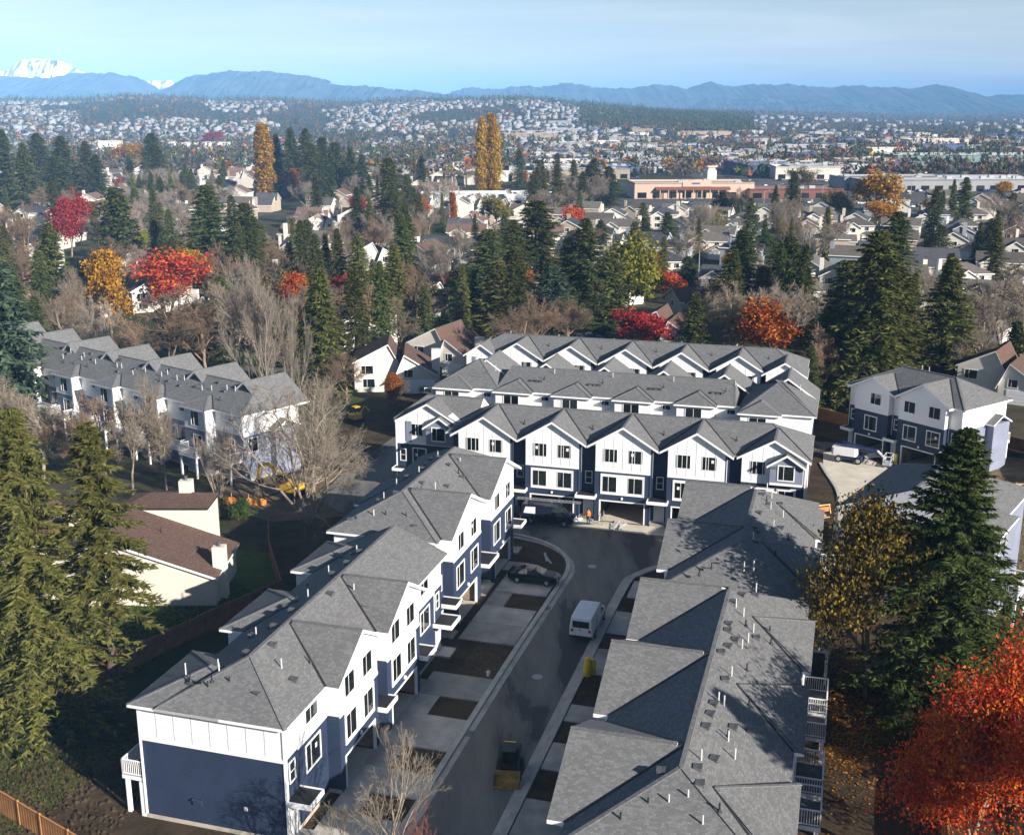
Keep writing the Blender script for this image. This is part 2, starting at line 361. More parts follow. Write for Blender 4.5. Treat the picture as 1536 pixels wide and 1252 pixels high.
def place_words(x, y):
    px, py = sight(x, y); best = min(LM, key=lambda m: math.hypot(m[0]-px, 2.2*(m[1]-py)))
    dx, dy = px-best[0], (py-best[1])*2.2; d = math.hypot(dx, dy)
    near = 'just ' if d < 45 else ('' if d < 95 else 'well ')
    if abs(dx) > abs(dy): w = 'left of' if dx < 0 else 'right of'
    else: w = 'behind' if dy < 0 else 'before'
    return near+w+' '+best[2]
# ---------------------------------------------------------------- townhouse rows
_WM = {}
_STICK = MB().face([(-0.13, 0, 0), (0.13, 0, 0), (0.13, 0, 0.32), (-0.13, 0, 0.32)]).mesh('window_sticker', 'trim_white')
def window_meshes(w, h, style):
    k = (round(w, 2), round(h, 2), style)
    if k in _WM: return _WM[k]
    f, p = MB(), MB()
    t = {'trim': 0.11, 'flush': 0.045, 'door': 0.09, 'small': 0.09}[style]
    d = 0.055 if style != 'flush' else 0.035
    x0, x1 = -w/2, w/2
    f.box(x0-t, x1+t, -d, 0.02, -t, 0.0); f.box(x0-t, x1+t, -d, 0.02, h, h+t)
    f.box(x0-t, x0, -d, 0.02, 0.0, h); f.box(x1, x1+t, -d, 0.02, 0.0, h)
    mw = 0.045
    if style == 'small': f.box(x0, x1, -d*0.7, 0.02, h*0.5-mw/2, h*0.5+mw/2)
    else:
        cx = {'trim': -0.16*w, 'flush': -0.08*w, 'door': 0.0}[style]
        f.box(cx-mw/2, cx+mw/2, -d*0.7, 0.02, 0.0, h)
    p.face([(x0, -0.012, 0), (x1, -0.012, 0), (x1, -0.012, h), (x0, -0.012, h)])
    _WM[k] = (f.mesh('window', 'trim_white'), p.mesh('pane', 'glass_dark'))
    return _WM[k]
def window(par, u, v, z, w, h, rz=0.0, style='trim'):
    f, p = window_meshes(w, h, style)
    o = link('window', f, par, (u, v, z), rz); link('pane', p, o)
    if w > 1.0 and random.random() < 0.16: link('window_sticker', _STICK, o, (random.choice([-0.25, 0.22])*w, -0.016, h*0.55))
    return o
_PIPE = MB().tube((0,0,-0.15), (0,0,0.62), 0.045, 0.045, 6).mesh('vent_pipe', 'pipe_white')
_PIPED = MB().tube((0,0,-0.15), (0,0,0.45), 0.05, 0.05, 6).lathe([(0.16,-0.05),(0.05,0.12)], 8).mesh('stack_pipe', 'flashing')
_VENT = MB().box(-0.2, 0.2, -0.2, 0.2, -0.1, 0.13).face([(-0.24,-0.24,0.13),(0.24,-0.24,0.13),(0.24,0.24,0.19),(-0.24,0.24,0.19)]).box(-0.24,0.24,-0.24,0.24,0.13,0.16).mesh('roof_vent', 'vent_grey')
_LAMP = MB().box(-0.09, 0.09, -0.14, 0.0, -0.12, 0.12).mesh('wall_lamp', 'trim_white')
_DOOR = MB().box(-0.46, 0.46, -0.04, 0.02, 0, 2.05).box(-0.56, -0.47, -0.06, 0.02, 0, 2.14, 1).box(0.47, 0.56, -0.06, 0.02, 0, 2.14, 1).box(-0.47, 0.47, -0.06, 0.02, 2.06, 2.14, 1).mesh('door', ['door_paint', 'trim_white'])
_KNOB = MB().tube((0.36, -0.10, 1.0), (0.36, -0.02, 1.0), 0.035, 0.035, 6).mesh('door_handle', 'steel')
def hip_roof(u0, u1, v0, v1, zE, zR, hl=1.0, hr=1.0, rv=0.5):
    """a closed hip roof: eave rectangle, ridge along u, hl / hr the run of each hip as a share of half the span (0 = gable end)"""
    m = MB(); vr = v0+(v1-v0)*rv; half = (v1-v0)/2; t = 0.2
    a, b = u0+half*hl, u1-half*hr
    m.face([(u0,v0,zE),(u1,v0,zE),(b,vr,zR),(a,vr,zR)], 0); m.face([(u1,v1,zE),(u0,v1,zE),(a,vr,zR),(b,vr,zR)], 0)
    m.face([(u0,v1,zE),(u0,v0,zE),(a,vr,zR)], 0 if hl > 0 else 1); m.face([(u1,v0,zE),(u1,v1,zE),(b,vr,zR)], 0 if hr > 0 else 1)
    for p, q in (((u0,v0),(u1,v0)), ((u1,v0),(u1,v1)), ((u1,v1),(u0,v1)), ((u0,v1),(u0,v0))):
        m.face([(p[0],p[1],zE-t),(q[0],q[1],zE-t),(q[0],q[1],zE),(p[0],p[1],zE)], 1)
    m.face([(u0,v1,zE-t),(u1,v1,zE-t),(u1,v0,zE-t),(u0,v0,zE-t)], 1)
    return m
def gable_wedge(uc, half, v0, v1, zE, zR, t=0.24):
    m = MB(); o = [(uc-half, zE), (uc, zR), (uc+half, zE)]; i = [(x, z-t) for x, z in o]
    P = lambda q, v: (q[0], v, q[1])
    m.face([P(o[0],v0),P(o[1],v0),P(o[1],v1),P(o[0],v1)], 0); m.face([P(o[1],v0),P(o[2],v0),P(o[2],v1),P(o[1],v1)], 0)
    m.face([P(i[0],v1),P(i[1],v1),P(i[1],v0),P(i[0],v0)], 1); m.face([P(i[1],v1),P(i[2],v1),P(i[2],v0),P(i[1],v0)], 1)
    for v, fl in ((v0, 1), (v1, -1)):
        for k in (0, 1): m.face([P(i[k],v),P(i[k+1],v),P(o[k+1],v),P(o[k],v)][::fl], 1)
    m.face([P(i[0],v1),P(i[0],v0),P(o[0],v0),P(o[0],v1)], 1); m.face([P(i[2],v0),P(i[2],v1),P(o[2],v1),P(o[2],v0)], 1)
    for f in m.f[:2]: pass
    return m
def rear_hip(u0, u1, vr, vin, zE, p, sgn=1):
    """hip-ended bump roof; vr its outer eave, vin where it dies in the main roof"""
    m = MB(); half = (u1-u0)/2; uc = (u0+u1)/2; zr = zE+half*p; va = vr-sgn*half; t = 0.2
    A,B,C,D = (u0,vin,zE),(u0,vr,zE),(u1,vr,zE),(u1,vin,zE); E,F = (uc,va,zr),(uc,vin,zr)
    L = lambda q: (q[0],q[1],q[2]-t)
    fs = [([C,B,E],0),([B,A,F,E],0),([D,C,E,F],0),([B,C,L(C),L(B)],1),([A,B,L(B),L(A)],1),([C,D,L(D),L(C)],1),([L(A),L(B),L(C),L(D)],1)]
    for f, k in fs: m.face(f if sgn > 0 else f[::-1], k)
    return m, (uc, zr)
def canopy(par, u0, u1, vw, out, z):
    """flat porch roof: white box with a recessed black membrane, on posts"""
    m = MB(); v0 = vw-out; t = 0.08
    m.box(u0, u1, v0, vw+0.02, z-0.32, z-0.06, 0)
    m.box(u0, u1, v0, v0+t, z-0.06, z+0.03, 0); m.box(u0, u0+t, v0+t, vw, z-0.06, z+0.03, 0); m.box(u1-t, u1, v0+t, vw, z-0.06, z+0.03, 0)
    o = m.build('porch_canopy', 'trim_white', par)
    MB().face([(u0+t,v0+t,z-0.045),(u1-t,v0+t,z-0.045),(u1-t,vw,z-0.045),(u0+t,vw,z-0.045)]).build('canopy_membrane', 'membrane', o)
    return o
def railing(m, p, q, z, h=1.05):
    p, q = Vector((*p, z)), Vector((*q, z)); L = (q-p).length; d = (q-p)/L
    m.bar(p+Vector((0,0,h)), q+Vector((0,0,h)), 0.09, 0.06); m.bar(p+Vector((0,0,0.1)), q+Vector((0,0,0.1)), 0.06, 0.05)
    n = max(2, int(L/0.14))
    for k in range(n+1):
        c = p+d*(L*k/n); w = 0.09 if k in (0, n) else 0.035
        m.bar(c+Vector((0,0,0.0)), c+Vector((0,0,h)), w)
def balcony(par, u0, u1, vw, out, z, sgn=1, posts=True):
    """sgn +1: juts out towards +v"""
    ve = vw+sgn*out
    m = MB(); m.box(u0, u1, min(vw,ve), max(vw,ve), z-0.28, z-0.02, 0)
    if posts:
        for u in (u0+0.25, u1-0.25): m.box(u-0.11, u+0.11, ve-sgn*0.2-0.11, ve-sgn*0.2+0.11, 0.0, z-0.28, 0)
    o = m.build('balcony', 'trim_white', par)
    MB().box(u0+0.03, u1-0.03, min(vw,ve)+0.03, max(vw,ve)-0.03, z-0.02, z+0.01).build('deck', 'vent_grey', o)
    r = MB(); railing(r, (u0+0.05, vw), (u0+0.05, ve-sgn*0.05), z); railing(r, (u1-0.05, vw), (u1-0.05, ve-sgn*0.05), z)
    r.build('railing', 'trim_white', o)
    r = MB(); railing(r, (u0+0.05, ve-sgn*0.05), (u1-0.05, ve-sgn*0.05), z); r.build('railing', 'trim_white', o)
    return o

class Row:
    def __init__(s, org, ang, label, zE, front, rear, depth, lower='siding_navy', upper='panel_white', zf=5.7, fnd=0.3, group='new townhouse rows', navy_recess=False):
        s.r = thing('townhouse_row', (org[0], org[1], 0), ang, label, 'townhouses', group)
        s.zE, s.zf, s.front, s.rear, s.depth, s.lower, s.upper = zE, zf, front, rear, depth, lower, upper
        s.u0, s.u1 = front[0][0], front[-1][1]
        P = []
        for (a, b, v, k) in front: P += [(a, v), (b, v)]
        Q = []
        for (a, b, dv, k) in rear: Q += [(a, depth+dv), (b, depth+dv)]
        s.edges = []
        loop = P+Q[::-1]
        lo, up, fd = MB(), MB(), MB()
        n = len(loop)
        for i in range(n):
            p, q = loop[i], loop[(i+1) % n]
            if abs(p[0]-q[0])+abs(p[1]-q[1]) < 1e-6: continue
            seg = None
            if i < len(P) and i % 2 == 0: seg = front[i//2]
            garage = seg is not None and 'g' in seg[3]
            w = lambda m, x0, x1, z0, z1: m.face([(p[0]+(q[0]-p[0])*x0, p[1]+(q[1]-p[1])*x0, z0), (p[0]+(q[0]-p[0])*x1, p[1]+(q[1]-p[1])*x1, z0),
                                                   (p[0]+(q[0]-p[0])*x1, p[1]+(q[1]-p[1])*x1, z1), (p[0]+(q[0]-p[0])*x0, p[1]+(q[1]-p[1])*x0, z1)])
            if garage:
                L = seg[1]-seg[0]; gw = min(4.7, L-0.9); x0 = (L-gw)/2/L; x1 = 1-x0; gh = 2.3
                w(lo, 0, x0, 0.0, zf); w(lo, x1, 1, 0.0, zf); w(lo, x0, x1, gh, zf)
                g0, g1, gv = seg[0]+L*x0, seg[0]+L*x1, seg[2]
                t = MB(); tw = 0.13
                t.box(g0-tw, g0, gv-0.05, gv+0.15, 0.0, gh); t.box(g1, g1+tw, gv-0.05, gv+0.15, 0.0, gh); t.box(g0-tw, g1+tw, gv-0.05, gv+0.15, gh, gh+tw)
                t.build('garage_frame', 'trim_white', s.r)
                t = MB(); e = 0.001
                D = gv+5.6
                t.face([(g0,gv,0.07),(g1,gv,0.07),(g1,D,0.07),(g0,D,0.07)], 1); t.face([(g0-.3,D,0.0),(g1+.3,D,0.0),(g1+.3,D,2.6),(g0-.3,D,2.6)], 0)
                t.face([(g0-.3,gv+.16,0),(g0-.3,D,0),(g0-.3,D,2.6),(g0-.3,gv+.16,2.6)], 0); t.face([(g1+.3,D,0),(g1+.3,gv+.16,0),(g1+.3,gv+.16,2.6),(g1+.3,D,2.6)], 0)
                t.face([(g0-.3,D,2.6),(g1+.3,D,2.6),(g1+.3,gv+.16,2.6),(g0-.3,gv+.16,2.6)], 0)
                for kx in range(5): t.box(g0+0.3+kx*1.0, g0+0.36+kx*1.0, D-0.1, D-0.01, 0.0, 2.6, 0)
                t.build('garage_interior', ['garage_inside', 'concrete_light'], s.r)
                link('wall_lamp', _LAMP, s.r, ((g0+g1)/2, gv, 2.75))
            else:
                w(lo, 0, 1, 0.0, zf)
                dx, dy = q[0]-p[0], q[1]-p[1]; L2 = math.hypot(dx, dy); ox, oy = dy/L2*0.03, -dx/L2*0.03
                fd.face([(p[0]+ox,p[1]+oy,0.0),(q[0]+ox,q[1]+oy,0.0),(q[0]+ox,q[1]+oy,fnd),(p[0]+ox,p[1]+oy,fnd)])
            w(lo if navy_recess and i < len(P)-1 and not (seg is not None and 'r' not in seg[3]) else up, 0, 1, zf, zE)
        lo.build('lower_wall', lower, s.r); up.build('upper_wall', upper, s.r); fd.build('foundation', 'foundation', s.r)
        s.roof = None
    def band(s, p, q, z=None, h=0.24, d=0.05):
        """white belt board along a wall run p -> q (outward to the right of the run)"""
        z = s.zf if z is None else z
        dx, dy = q[0]-p[0], q[1]-p[1]; L = math.hypot(dx, dy); n = (dy/L, -dx/L)
        c = ((p[0]+q[0])/2+n[0]*d/2, (p[1]+q[1])/2+n[1]*d/2, z+0.02)
        MB().obox(c, (dx/2, dy/2, 0), (n[0]*d/2, n[1]*d/2, 0), (0, 0, h/2)).build('belt_board', 'trim_white', s.r)
    def corner(s, u, v, z0=0.3, z1=None, mat='trim_white', w=0.07):
        MB().box(u-w, u+w, v-w, v+w, z0, (s.zE-0.22) if z1 is None else z1).build('corner_board', mat, s.r)
    def main(s, u0, u1, v0, v1, zR, hl=1.0, hr=1.0, dz=0.0, rv=0.5):
        m = hip_roof(u0, u1, v0, v1, s.zE+dz, zR+dz, hl, hr, rv)
        o = m.build('roof', ['shingle_grey', 'trim_white'], s.r, uv=True)
        half = (v1-v0)/2
        c = MB()
        a, b, vr = u0+half*hl, u1-half*hr, v0+(v1-v0)*rv
        z = zR+dz
        if b > a: c.bar((a, vr, z), (b, vr, z), 0.26, 0.05)
        if hl > 0: c.bar((u0, v0, s.zE+dz), (a, vr, z), 0.24, 0.05); c.bar((u0, v1, s.zE+dz), (a, vr, z), 0.24, 0.05)
        if hr > 0: c.bar((u1, v0, s.zE+dz), (b, vr, z), 0.24, 0.05); c.bar((u1, v1, s.zE+dz), (b, vr, z), 0.24, 0.05)
        c.build('ridge_cap', ['shingle_grey'], o, uv=True)
        if s.roof is None:
            s.roof = o; s.m = (u0, u1, v0, v1, zR)
        return o
    def zmain(s, v):
        u0, u1, v0, v1, zR = s.m
        vr = (v0+v1)/2
        return zR-(zR-s.zE)*abs(v-vr)/((v1-v0)/2)
    def gable(s, uc, half, v, zR, wall, depth_in=5.0, over=0.42, mat=None, battens=True, zE=None, valley=True):
        """front gable over the bay wall=(u0,u1) at v"""
        zE = s.zE if zE is None else zE
        m = gable_wedge(uc, half, v-over, v+depth_in, zE, zR)
        o = m.build('gable_roof', ['shingle_grey', 'trim_white'], s.roof, uv=True)
        p = (zR-zE)/half; t = 0.26
        h = lambda u: zR-t-p*abs(u-uc)
        zb = min(s.zE, zE)-0.0 if zE >= s.zE-0.01 else zE-0.4
        u0, u1 = wall; w = MB()
        pts = [(u0, zb), (u1, zb), (u1, max(zb+0.02, h(u1))), (uc, h(uc)), (u0, max(zb+0.02, h(u0)))]
        v0, v1 = v, v+1.7
        w.face([(a, v0, b) for a, b in pts])
        for k in range(5):
            a, b = pts[k], pts[(k+1) % 5]
            w.face([(a[0],v1,a[1]),(b[0],v1,b[1]),(b[0],v0,b[1]),(a[0],v0,a[1])][::-1])
        w.build('gable_wall', mat or s.upper, s.r)
        if battens:
            for k in range(1, 6):
                u = u0+(u1-u0)*k/6.0
                if any(abs(u-x) < 0.0 for x in ()): continue
                MB().box(u-0.035, u+0.035, v-0.022, v+0.01, s.zf+0.14, h(u)-0.02).build('batten', 'batten_white', s.r)
            for z in (s.zf+0.95,):
                MB().box(u0, u1, v-0.018, v+0.01, z-0.03, z+0.03).build('batten', 'batten_white', s.r)
        if valley and s.m:
            mu0, mu1, mv0, mv1, mzR = s.m
            pm = (mzR-s.zE)/((mv1-mv0)/2)
            vt = mv0+(min(zR, mzR)-s.zE)/pm
            for sg in (-1, 1):
                a = Vector((uc+sg*half, mv0, s.zE+0.02)); b = Vector((uc+sg*0.05, vt, min(zR, mzR)+0.005))
                MB().bar(a, b, 0.17, 0.05).build('valley_flashing', 'flashing', o)
        MB().bar((uc, v-over, zR+0.005), (uc, v+depth_in, zR+0.005), 0.24, 0.05).build('ridge_cap', 'shingle_grey', o, uv=True)
        return o
    def bump(s, u0, u1, vr, p=0.4, vin=None, dz=0.0):
        m, (uc, zr) = rear_hip(u0, u1, vr, (s.m[2]+s.m[3])/2 if vin is None else vin, s.zE+dz, p)
        o = m.build('hip_roof', ['shingle_grey', 'trim_white'], s.roof, uv=True)
        half = (u1-u0)/2
        c = MB()
        for u in (u0, u1): c.bar((u, vr, s.zE+dz), (uc, vr-half, zr), 0.2, 0.05)
        c.build('ridge_cap', 'shingle_grey', o, uv=True)
        # valleys where it meets the main slope
        mu0, mu1, mv0, mv1, mzR = s.m; pm = (mzR-s.zE)/((mv1-mv0)/2)
        vt = mv1-(zr-s.zE)/pm
        for u in (u0, u1):
            MB().bar((u+(0.02 if u == u0 else -0.02), mv1-0.05, s.zE+0.03), (uc, vt, zr+0.01), 0.15, 0.05).build('valley_flashing', 'flashing', o)
        return o
    def rv(s, kind, u, v, z=None):
        me = {'p': _PIPE, 'd': _PIPED, 'v': _VENT}[kind]
        link(me.name.split('.')[0], me, s.roof, (u, v, (s.zmain(v) if z is None else z)+0.03), random.uniform(-0.3, 0.3))
    def clutter(s, us, side, seed):
        """pipes and vents scattered near the ridge on one side (-1 front, +1 rear)"""
        r = random.Random(seed); vr = (s.m[2]+s.m[3])/2
        for u in us:
            s.rv('p', u+r.uniform(-1, 1), vr+side*r.uniform(0.7, 2.2))
            if r.random() < 0.45: s.rv('p', u+r.uniform(-1.5, 1.5), vr+side*r.uniform(1.2, 2.6))
            s.rv('d', u+r.uniform(-2.5, 2.5), vr+side*r.uniform(1.0, 3.4)); s.rv('v', u+r.uniform(-2, 2), vr+side*r.uniform(0.5, 1.0)); s.rv('v', u+r.uniform(-2.4, 2.4), vr+side*r.uniform(0.5, 3.0))
    def bay_windows(s, u0, u1, v, third=True, second=True, flat=False):
        c = (u0+u1)/2; w = u1-u0
        if third:
            for du in (-0.23, 0.23): window(s.r, c+du*w, v, 6.72 if s.zE > 8.2 else 6.4, 1.45, 1.4, 0, 'flush')
        if second:
            W2 = min(4.5, w-0.9)
            MB().box(c-W2/2, c+W2/2, v-0.025, v+0.01, 3.2, 5.25).build('window_surround', 'panel_white', s.r)
            for z0, z1 in ((3.1, 3.2), (5.25, 5.36)): MB().box(c-W2/2-0.1, c+W2/2+0.1, v-0.07, v+0.01, z0, z1).build('window_trim', 'trim_white', s.r)
            for x in (c-W2/2-0.1, c+W2/2): MB().box(x, x+0.1, v-0.07, v+0.01, 3.2, 5.25).build('window_trim', 'trim_white', s.r)
            for du in (-1, 1): window(s.r, c+du*(W2/2-0.86), v-0.026, 3.4, 1.5, 1.68, 0, 'flush')
    def entry(s, u0, u1, v, canopy_z=2.95, out=1.75, over=0.35):
        c = (u0+u1)/2
        o = link('door', _DOOR, s.r, (c, v, 0.15)); link('door_handle', _KNOB, o)
        MB().box(u0+0.1, u1-0.1, v-1.3, v-0.01, 0.0, 0.14).build('door_step', 'concrete', s.r)
        window(s.r, c, v, 3.9, 0.62, 1.25, 0, 'small')
        MB().tube((u0+0.09, v-0.06, 3.0), (u0+0.09, v-0.06, s.zE-0.25), 0.045, 0.045, 6).build('downpipe', 'trim_white', s.r)
        canopy(s.r, u0-over, u1+over, v, out, canopy_z)

def unit_front(spec):
    """[(u0,u1,v,kind)] kept as given"""
    return spec

# ---- row C: the long row that faces the camera at the head of the street
oC = W(-48.4, 114.2)
def bC(b): return b+48.4
C_bays = [-36.55, -28.9, -21.2, -13.5]
fr = [(bC(-48.4), bC(-40.3), 3.9, 'b')]
x = bC(-40.3)
for c in C_bays:
    a, b = bC(c-2.95), bC(c+2.95)
    if a-x > 0.05: fr.append((x, a, 0.95, 'r'))
    fr.append((a, b, 0.0, 'bg')); x = b
fr.append((x, bC(-8.9), 0.95, 'r')); fr.append((bC(-8.9), bC(-2.5), 0.3, 'bg'))
C = Row(oC, -AZ, 'long townhouse row with white gables, navy lower walls and open garages across the street head', 8.4, fr,
        [(0, bC(-2.5), 0, 'w')], 10.6, navy_recess=True)
C.main(bC(-41.2), bC(-2.05), 0.52, 10.3, 10.75, 0.9, 0.85)
C.main(bC(-48.85), bC(-39.0), 4.25, 11.03, 10.65, 0.9, 0.0, dz=-0.012)
for c in C_bays:
    C.gable(bC(c), 3.8, 0.0, 10.72, (bC(c-2.95), bC(c+2.95)), 5.4)
    C.bay_windows(bC(c-2.95), bC(c+2.95), 0.0)
    C.band((bC(c-2.95), 0), (bC(c+2.95), 0))
    for sg in (-1, 1): C.corner(bC(c)+sg*2.95, 0.0, 0.2, 5.6, 'siding_navy', 0.05)
for k, (a, b, v, kind) in enumerate(fr):
    if kind == 'r' and b-a > 1.2:
        C.entry(a, b, v, 3.0, 1.9, 0.2 if k else 0)
        if k: C.rv('d', (a+b)/2, 2.6)
# end units: wide gable with a smaller slate gable in front
C.gable(bC(-5.7), 3.7, 0.3, 10.5, (bC(-8.9), bC(-2.5)), 5.0, battens=True)
def sub_gable(row, u0, u1, v, zE, zR, z0):
    uc = (u0+u1)/2
    MB().box(u0, u1, v, v+0.7, z0, zE-0.1, 0, 'k').build('bay_wall', 'siding_slate', row.r)
    row.gable(uc, (u1-u0)/2+0.35, v, zR, (u0, u1), 2.4, 0.35, 'siding_slate', False, zE, False)
sub_gable(C, bC(-6.0), bC(-2.75), -0.35, 7.9, 9.2, 5.9)
window(C.r, bC(-4.4), -0.35, 6.45, 1.5, 1.45); window(C.r, bC(-7.3), 0.3, 6.6, 1.45, 1.4, 0, 'flush')
C.band((bC(-6.0), -0.35), (bC(-2.75), -0.35), 5.95); C.bay_windows(bC(-8.9), bC(-2.5), 0.3, third=False)
C.gable(bC(-44.5), 3.9, 3.9, 10.6, (bC(-48.4), bC(-40.3)), 3.4, valley=False)
sub_gable(C, bC(-44.5), bC(-41.2), 3.2, 7.9, 9.25, 5.9)
window(C.r, bC(-43.0), 3.2, 6.45, 1.5, 1.45); window(C.r, bC(-45.9), 3.9, 6.6, 1.45, 1.4, 0, 'flush')
window(C.r, bC(-45.6), 3.9, 3.1, 1.5, 2.0); window(C.r, bC(-42.6), 3.9, 3.3, 1.5, 1.7); window(C.r, bC(-47.6), 3.9, 3.6, 0.6, 1.3, 0, 'small')
canopy(C.r, bC(-48.6), bC(-46.6), 3.9, 1.2, 2.9)
C.band((bC(-48.4), 3.9), (bC(-40.3), 3.9)); C.band((bC(-2.5), 0.3), (bC(-2.5), 10.6))
MB().box(bC(-47.2), bC(-46.5), 3.83, 3.92, 5.85, 8.3).build('slate_panel', 'siding_slate', C.r)
C.corner(bC(-2.5), 0.3); C.corner(bC(-48.4), 3.9)
MB().tube((bC(-2.3), 0.75, 0.2), (bC(-2.3), 0.75, 8.2), 0.05, 0.05, 6).build('downpipe', 'trim_white', C.r)

# ---- row A: left side of the street, near block and far block
def rowA(a0, a1, bw, depth, zE, zR, front, label, gables, bumps, near_recess=True):
    o = W(bw, a0)
    r = Row(o, math.pi/2-AZ, label, zE, [(p-a0, q-a0, v, k) for p, q, v, k in front], [(p-a0, q-a0, d, 'w') for p, q, d in bumps], depth, zf=zE-2.45)
    return r
A1f = [(54.0, 55.6, 0.9, 'r'), (55.6, 59.7, 0.9, 'f'), (59.7, 65.9, 0, 'bg'), (65.9, 67.6, 0.9, 'r'), (67.6, 73.9, 0, 'bg'), (73.9, 75.6, 0.9, 'r'), (75.6, 79.4, 0.9, 'f'), (79.4, 81.3, 0.9, 'r')]
A1 = rowA(54.0, 81.3, -28.9, 8.9, 8.0, 10.15, A1f, 'white and navy townhouse row at the lower left with one long navy end wall', None,
          [(54.0, 60.6, 1.8), (60.6, 64.8, 0), (64.8, 71.2, 1.8), (71.2, 75.6, 0), (75.6, 81.3, 2.0)])
A1.main(-0.45, 27.9, 0.5, 9.3, 10.15, 0.95, 0.1)
for c, (p, q) in ((62.9, (59.7, 65.9)), (71.0, (67.6, 73.9))):
    A1.gable(c-54, 3.95, 0, 10.2, (p-54, q-54), 4.6, battens=False); A1.bay_windows(p-54, q-54, 0)
for p, q, v, k in A1f:
    if k == 'r': A1.entry(p-54, q-54, v, 2.95, 1.6, 0.15)
    if k == 'f':
        window(A1.r, (p+q)/2-54, v, 6.45, 1.6, 1.2, 0, 'flush'); window(A1.r, (p+q)/2-54, v, 3.3, 1.9, 1.7, 0, 'trim')
    if k in ('bg', 'f'): A1.band((p-54, v), (q-54, v))
for p, q in ((53.55, 61.0), (64.4, 71.6), (75.2, 81.8)): A1.bump(p-54, q-54, 8.9+2.25, 0.36)
A1.band((0, 10.7), (0, 0.9)); A1.corner(0, 0.9); A1.corner(0, 10.7, mat='trim_white')
for k in range(1, 8): MB().box(-0.022, 0.01, 0.9+9.8*k/8-0.035, 0.9+9.8*k/8+0.035, 5.68, 7.8).build('batten', 'batten_white', A1.r)
MB().box(-0.018, 0.01, 0.9, 10.7, 6.55, 6.61).build('batten', 'batten_white', A1.r)
MB().obox((-0.06, 7.0, 1.75), (0.05, 0, 0), (0, 0.3, 0), (0, 0, 0.2)).obox((-0.12, 7.0, 1.95), (0.10, 0, 0.03), (0, 0.34, 0), (0, 0, 0.03)).build('wall_vent', 'siding_navy', A1.r)
MB().box(-0.05, 0.0, 3.6, 3.82, 1.75, 2.0).box(-0.06, -0.051, 3.66, 3.76, 1.82, 1.94).build('outlet_box', 'trim_white', A1.r)
A1.clutter((3, 8, 13, 18, 23), 1, 3); A1.clutter((4, 16), -1, 5)
for u, v in ((1.9, 5.4), (1.4, 6.6), (1.7, 8.0), (2.2, 8.6)): A1.rv('d' if u < 1.95 else 'p', u, v, 8.0+(u+0.45)*0.44)
A1.rv('v', 1.5, 3.3, 8.0+1.95*0.43)
balcony(A1.r, 0.0, 3.2, 10.7, 1.6, 2.75); balcony(A1.r, 12.0, 15.5, 10.7, 1.6, 2.75); balcony(A1.r, 23.0, 26.5, 10.9, 1.6, 2.75)
MB().box(-0.02, 0.5, 10.75, 11.1, 0.0, 2.4).build('meter_cupboard', 'trim_white', A1.r)

A2f = [(82.7, 84.4, 0.9, 'r'), (84.4, 91.9, 0, 'bg'), (91.9, 94.9, 0.9, 'r'), (94.9, 102.4, 0, 'bg'), (102.4, 104.3, 0.9, 'r')]
A2 = rowA(82.7, 104.3, -29.8, 10.0, 8.7, 11.1, A2f, 'white and navy townhouse block with twin gables beside the black parked car', None,
          [(82.7, 89.5, 0), (89.5, 97.0, 0.6), (97.0, 104.3, 0)])
A2.main(-0.5, 22.1, 0.5, 10.45, 11.15, 1.0, 0.8)
for c, (p, q) in ((88.1, (84.4, 91.9)), (98.7, (94.9, 102.4))):
    A2.gable(c-82.7, 5.1, 0, 11.12, (p-82.7, q-82.7), 5.0, battens=False); A2.bay_windows(p-82.7, q-82.7, 0, second=False)
    A2.band((p-82.7, 0), (q-82.7, 0))
    for du in (-1.9, 1.9): window(A2.r, c-82.7+du, 0, 3.5, 1.9, 1.9)
for p, q, v, k in A2f:
    if k == 'r': A2.entry(p-82.7, q-82.7, v, 3.1, 1.7, 0.0)
A2.bump(6.4, 14.7, 11.0, 0.36); A2.clutter((4, 10, 16), 1, 11); A2.clutter((8, 15), -1, 12)
for u, v in ((1.8, 6.0), (1.6, 7.0), (1.1, 8.4), (1.9, 4.2)): A2.rv('p' if v > 6.5 and v < 8 else 'd', u, v, 8.7+(u+0.5)*0.43)
A2.rv('v', 1.1, 3.1, 8.7+0.6); A2.rv('v', 1.0, 8.9, 8.7+0.6); A2.corner(0, 0.9); A2.band((0, 10), (0, 0.9))

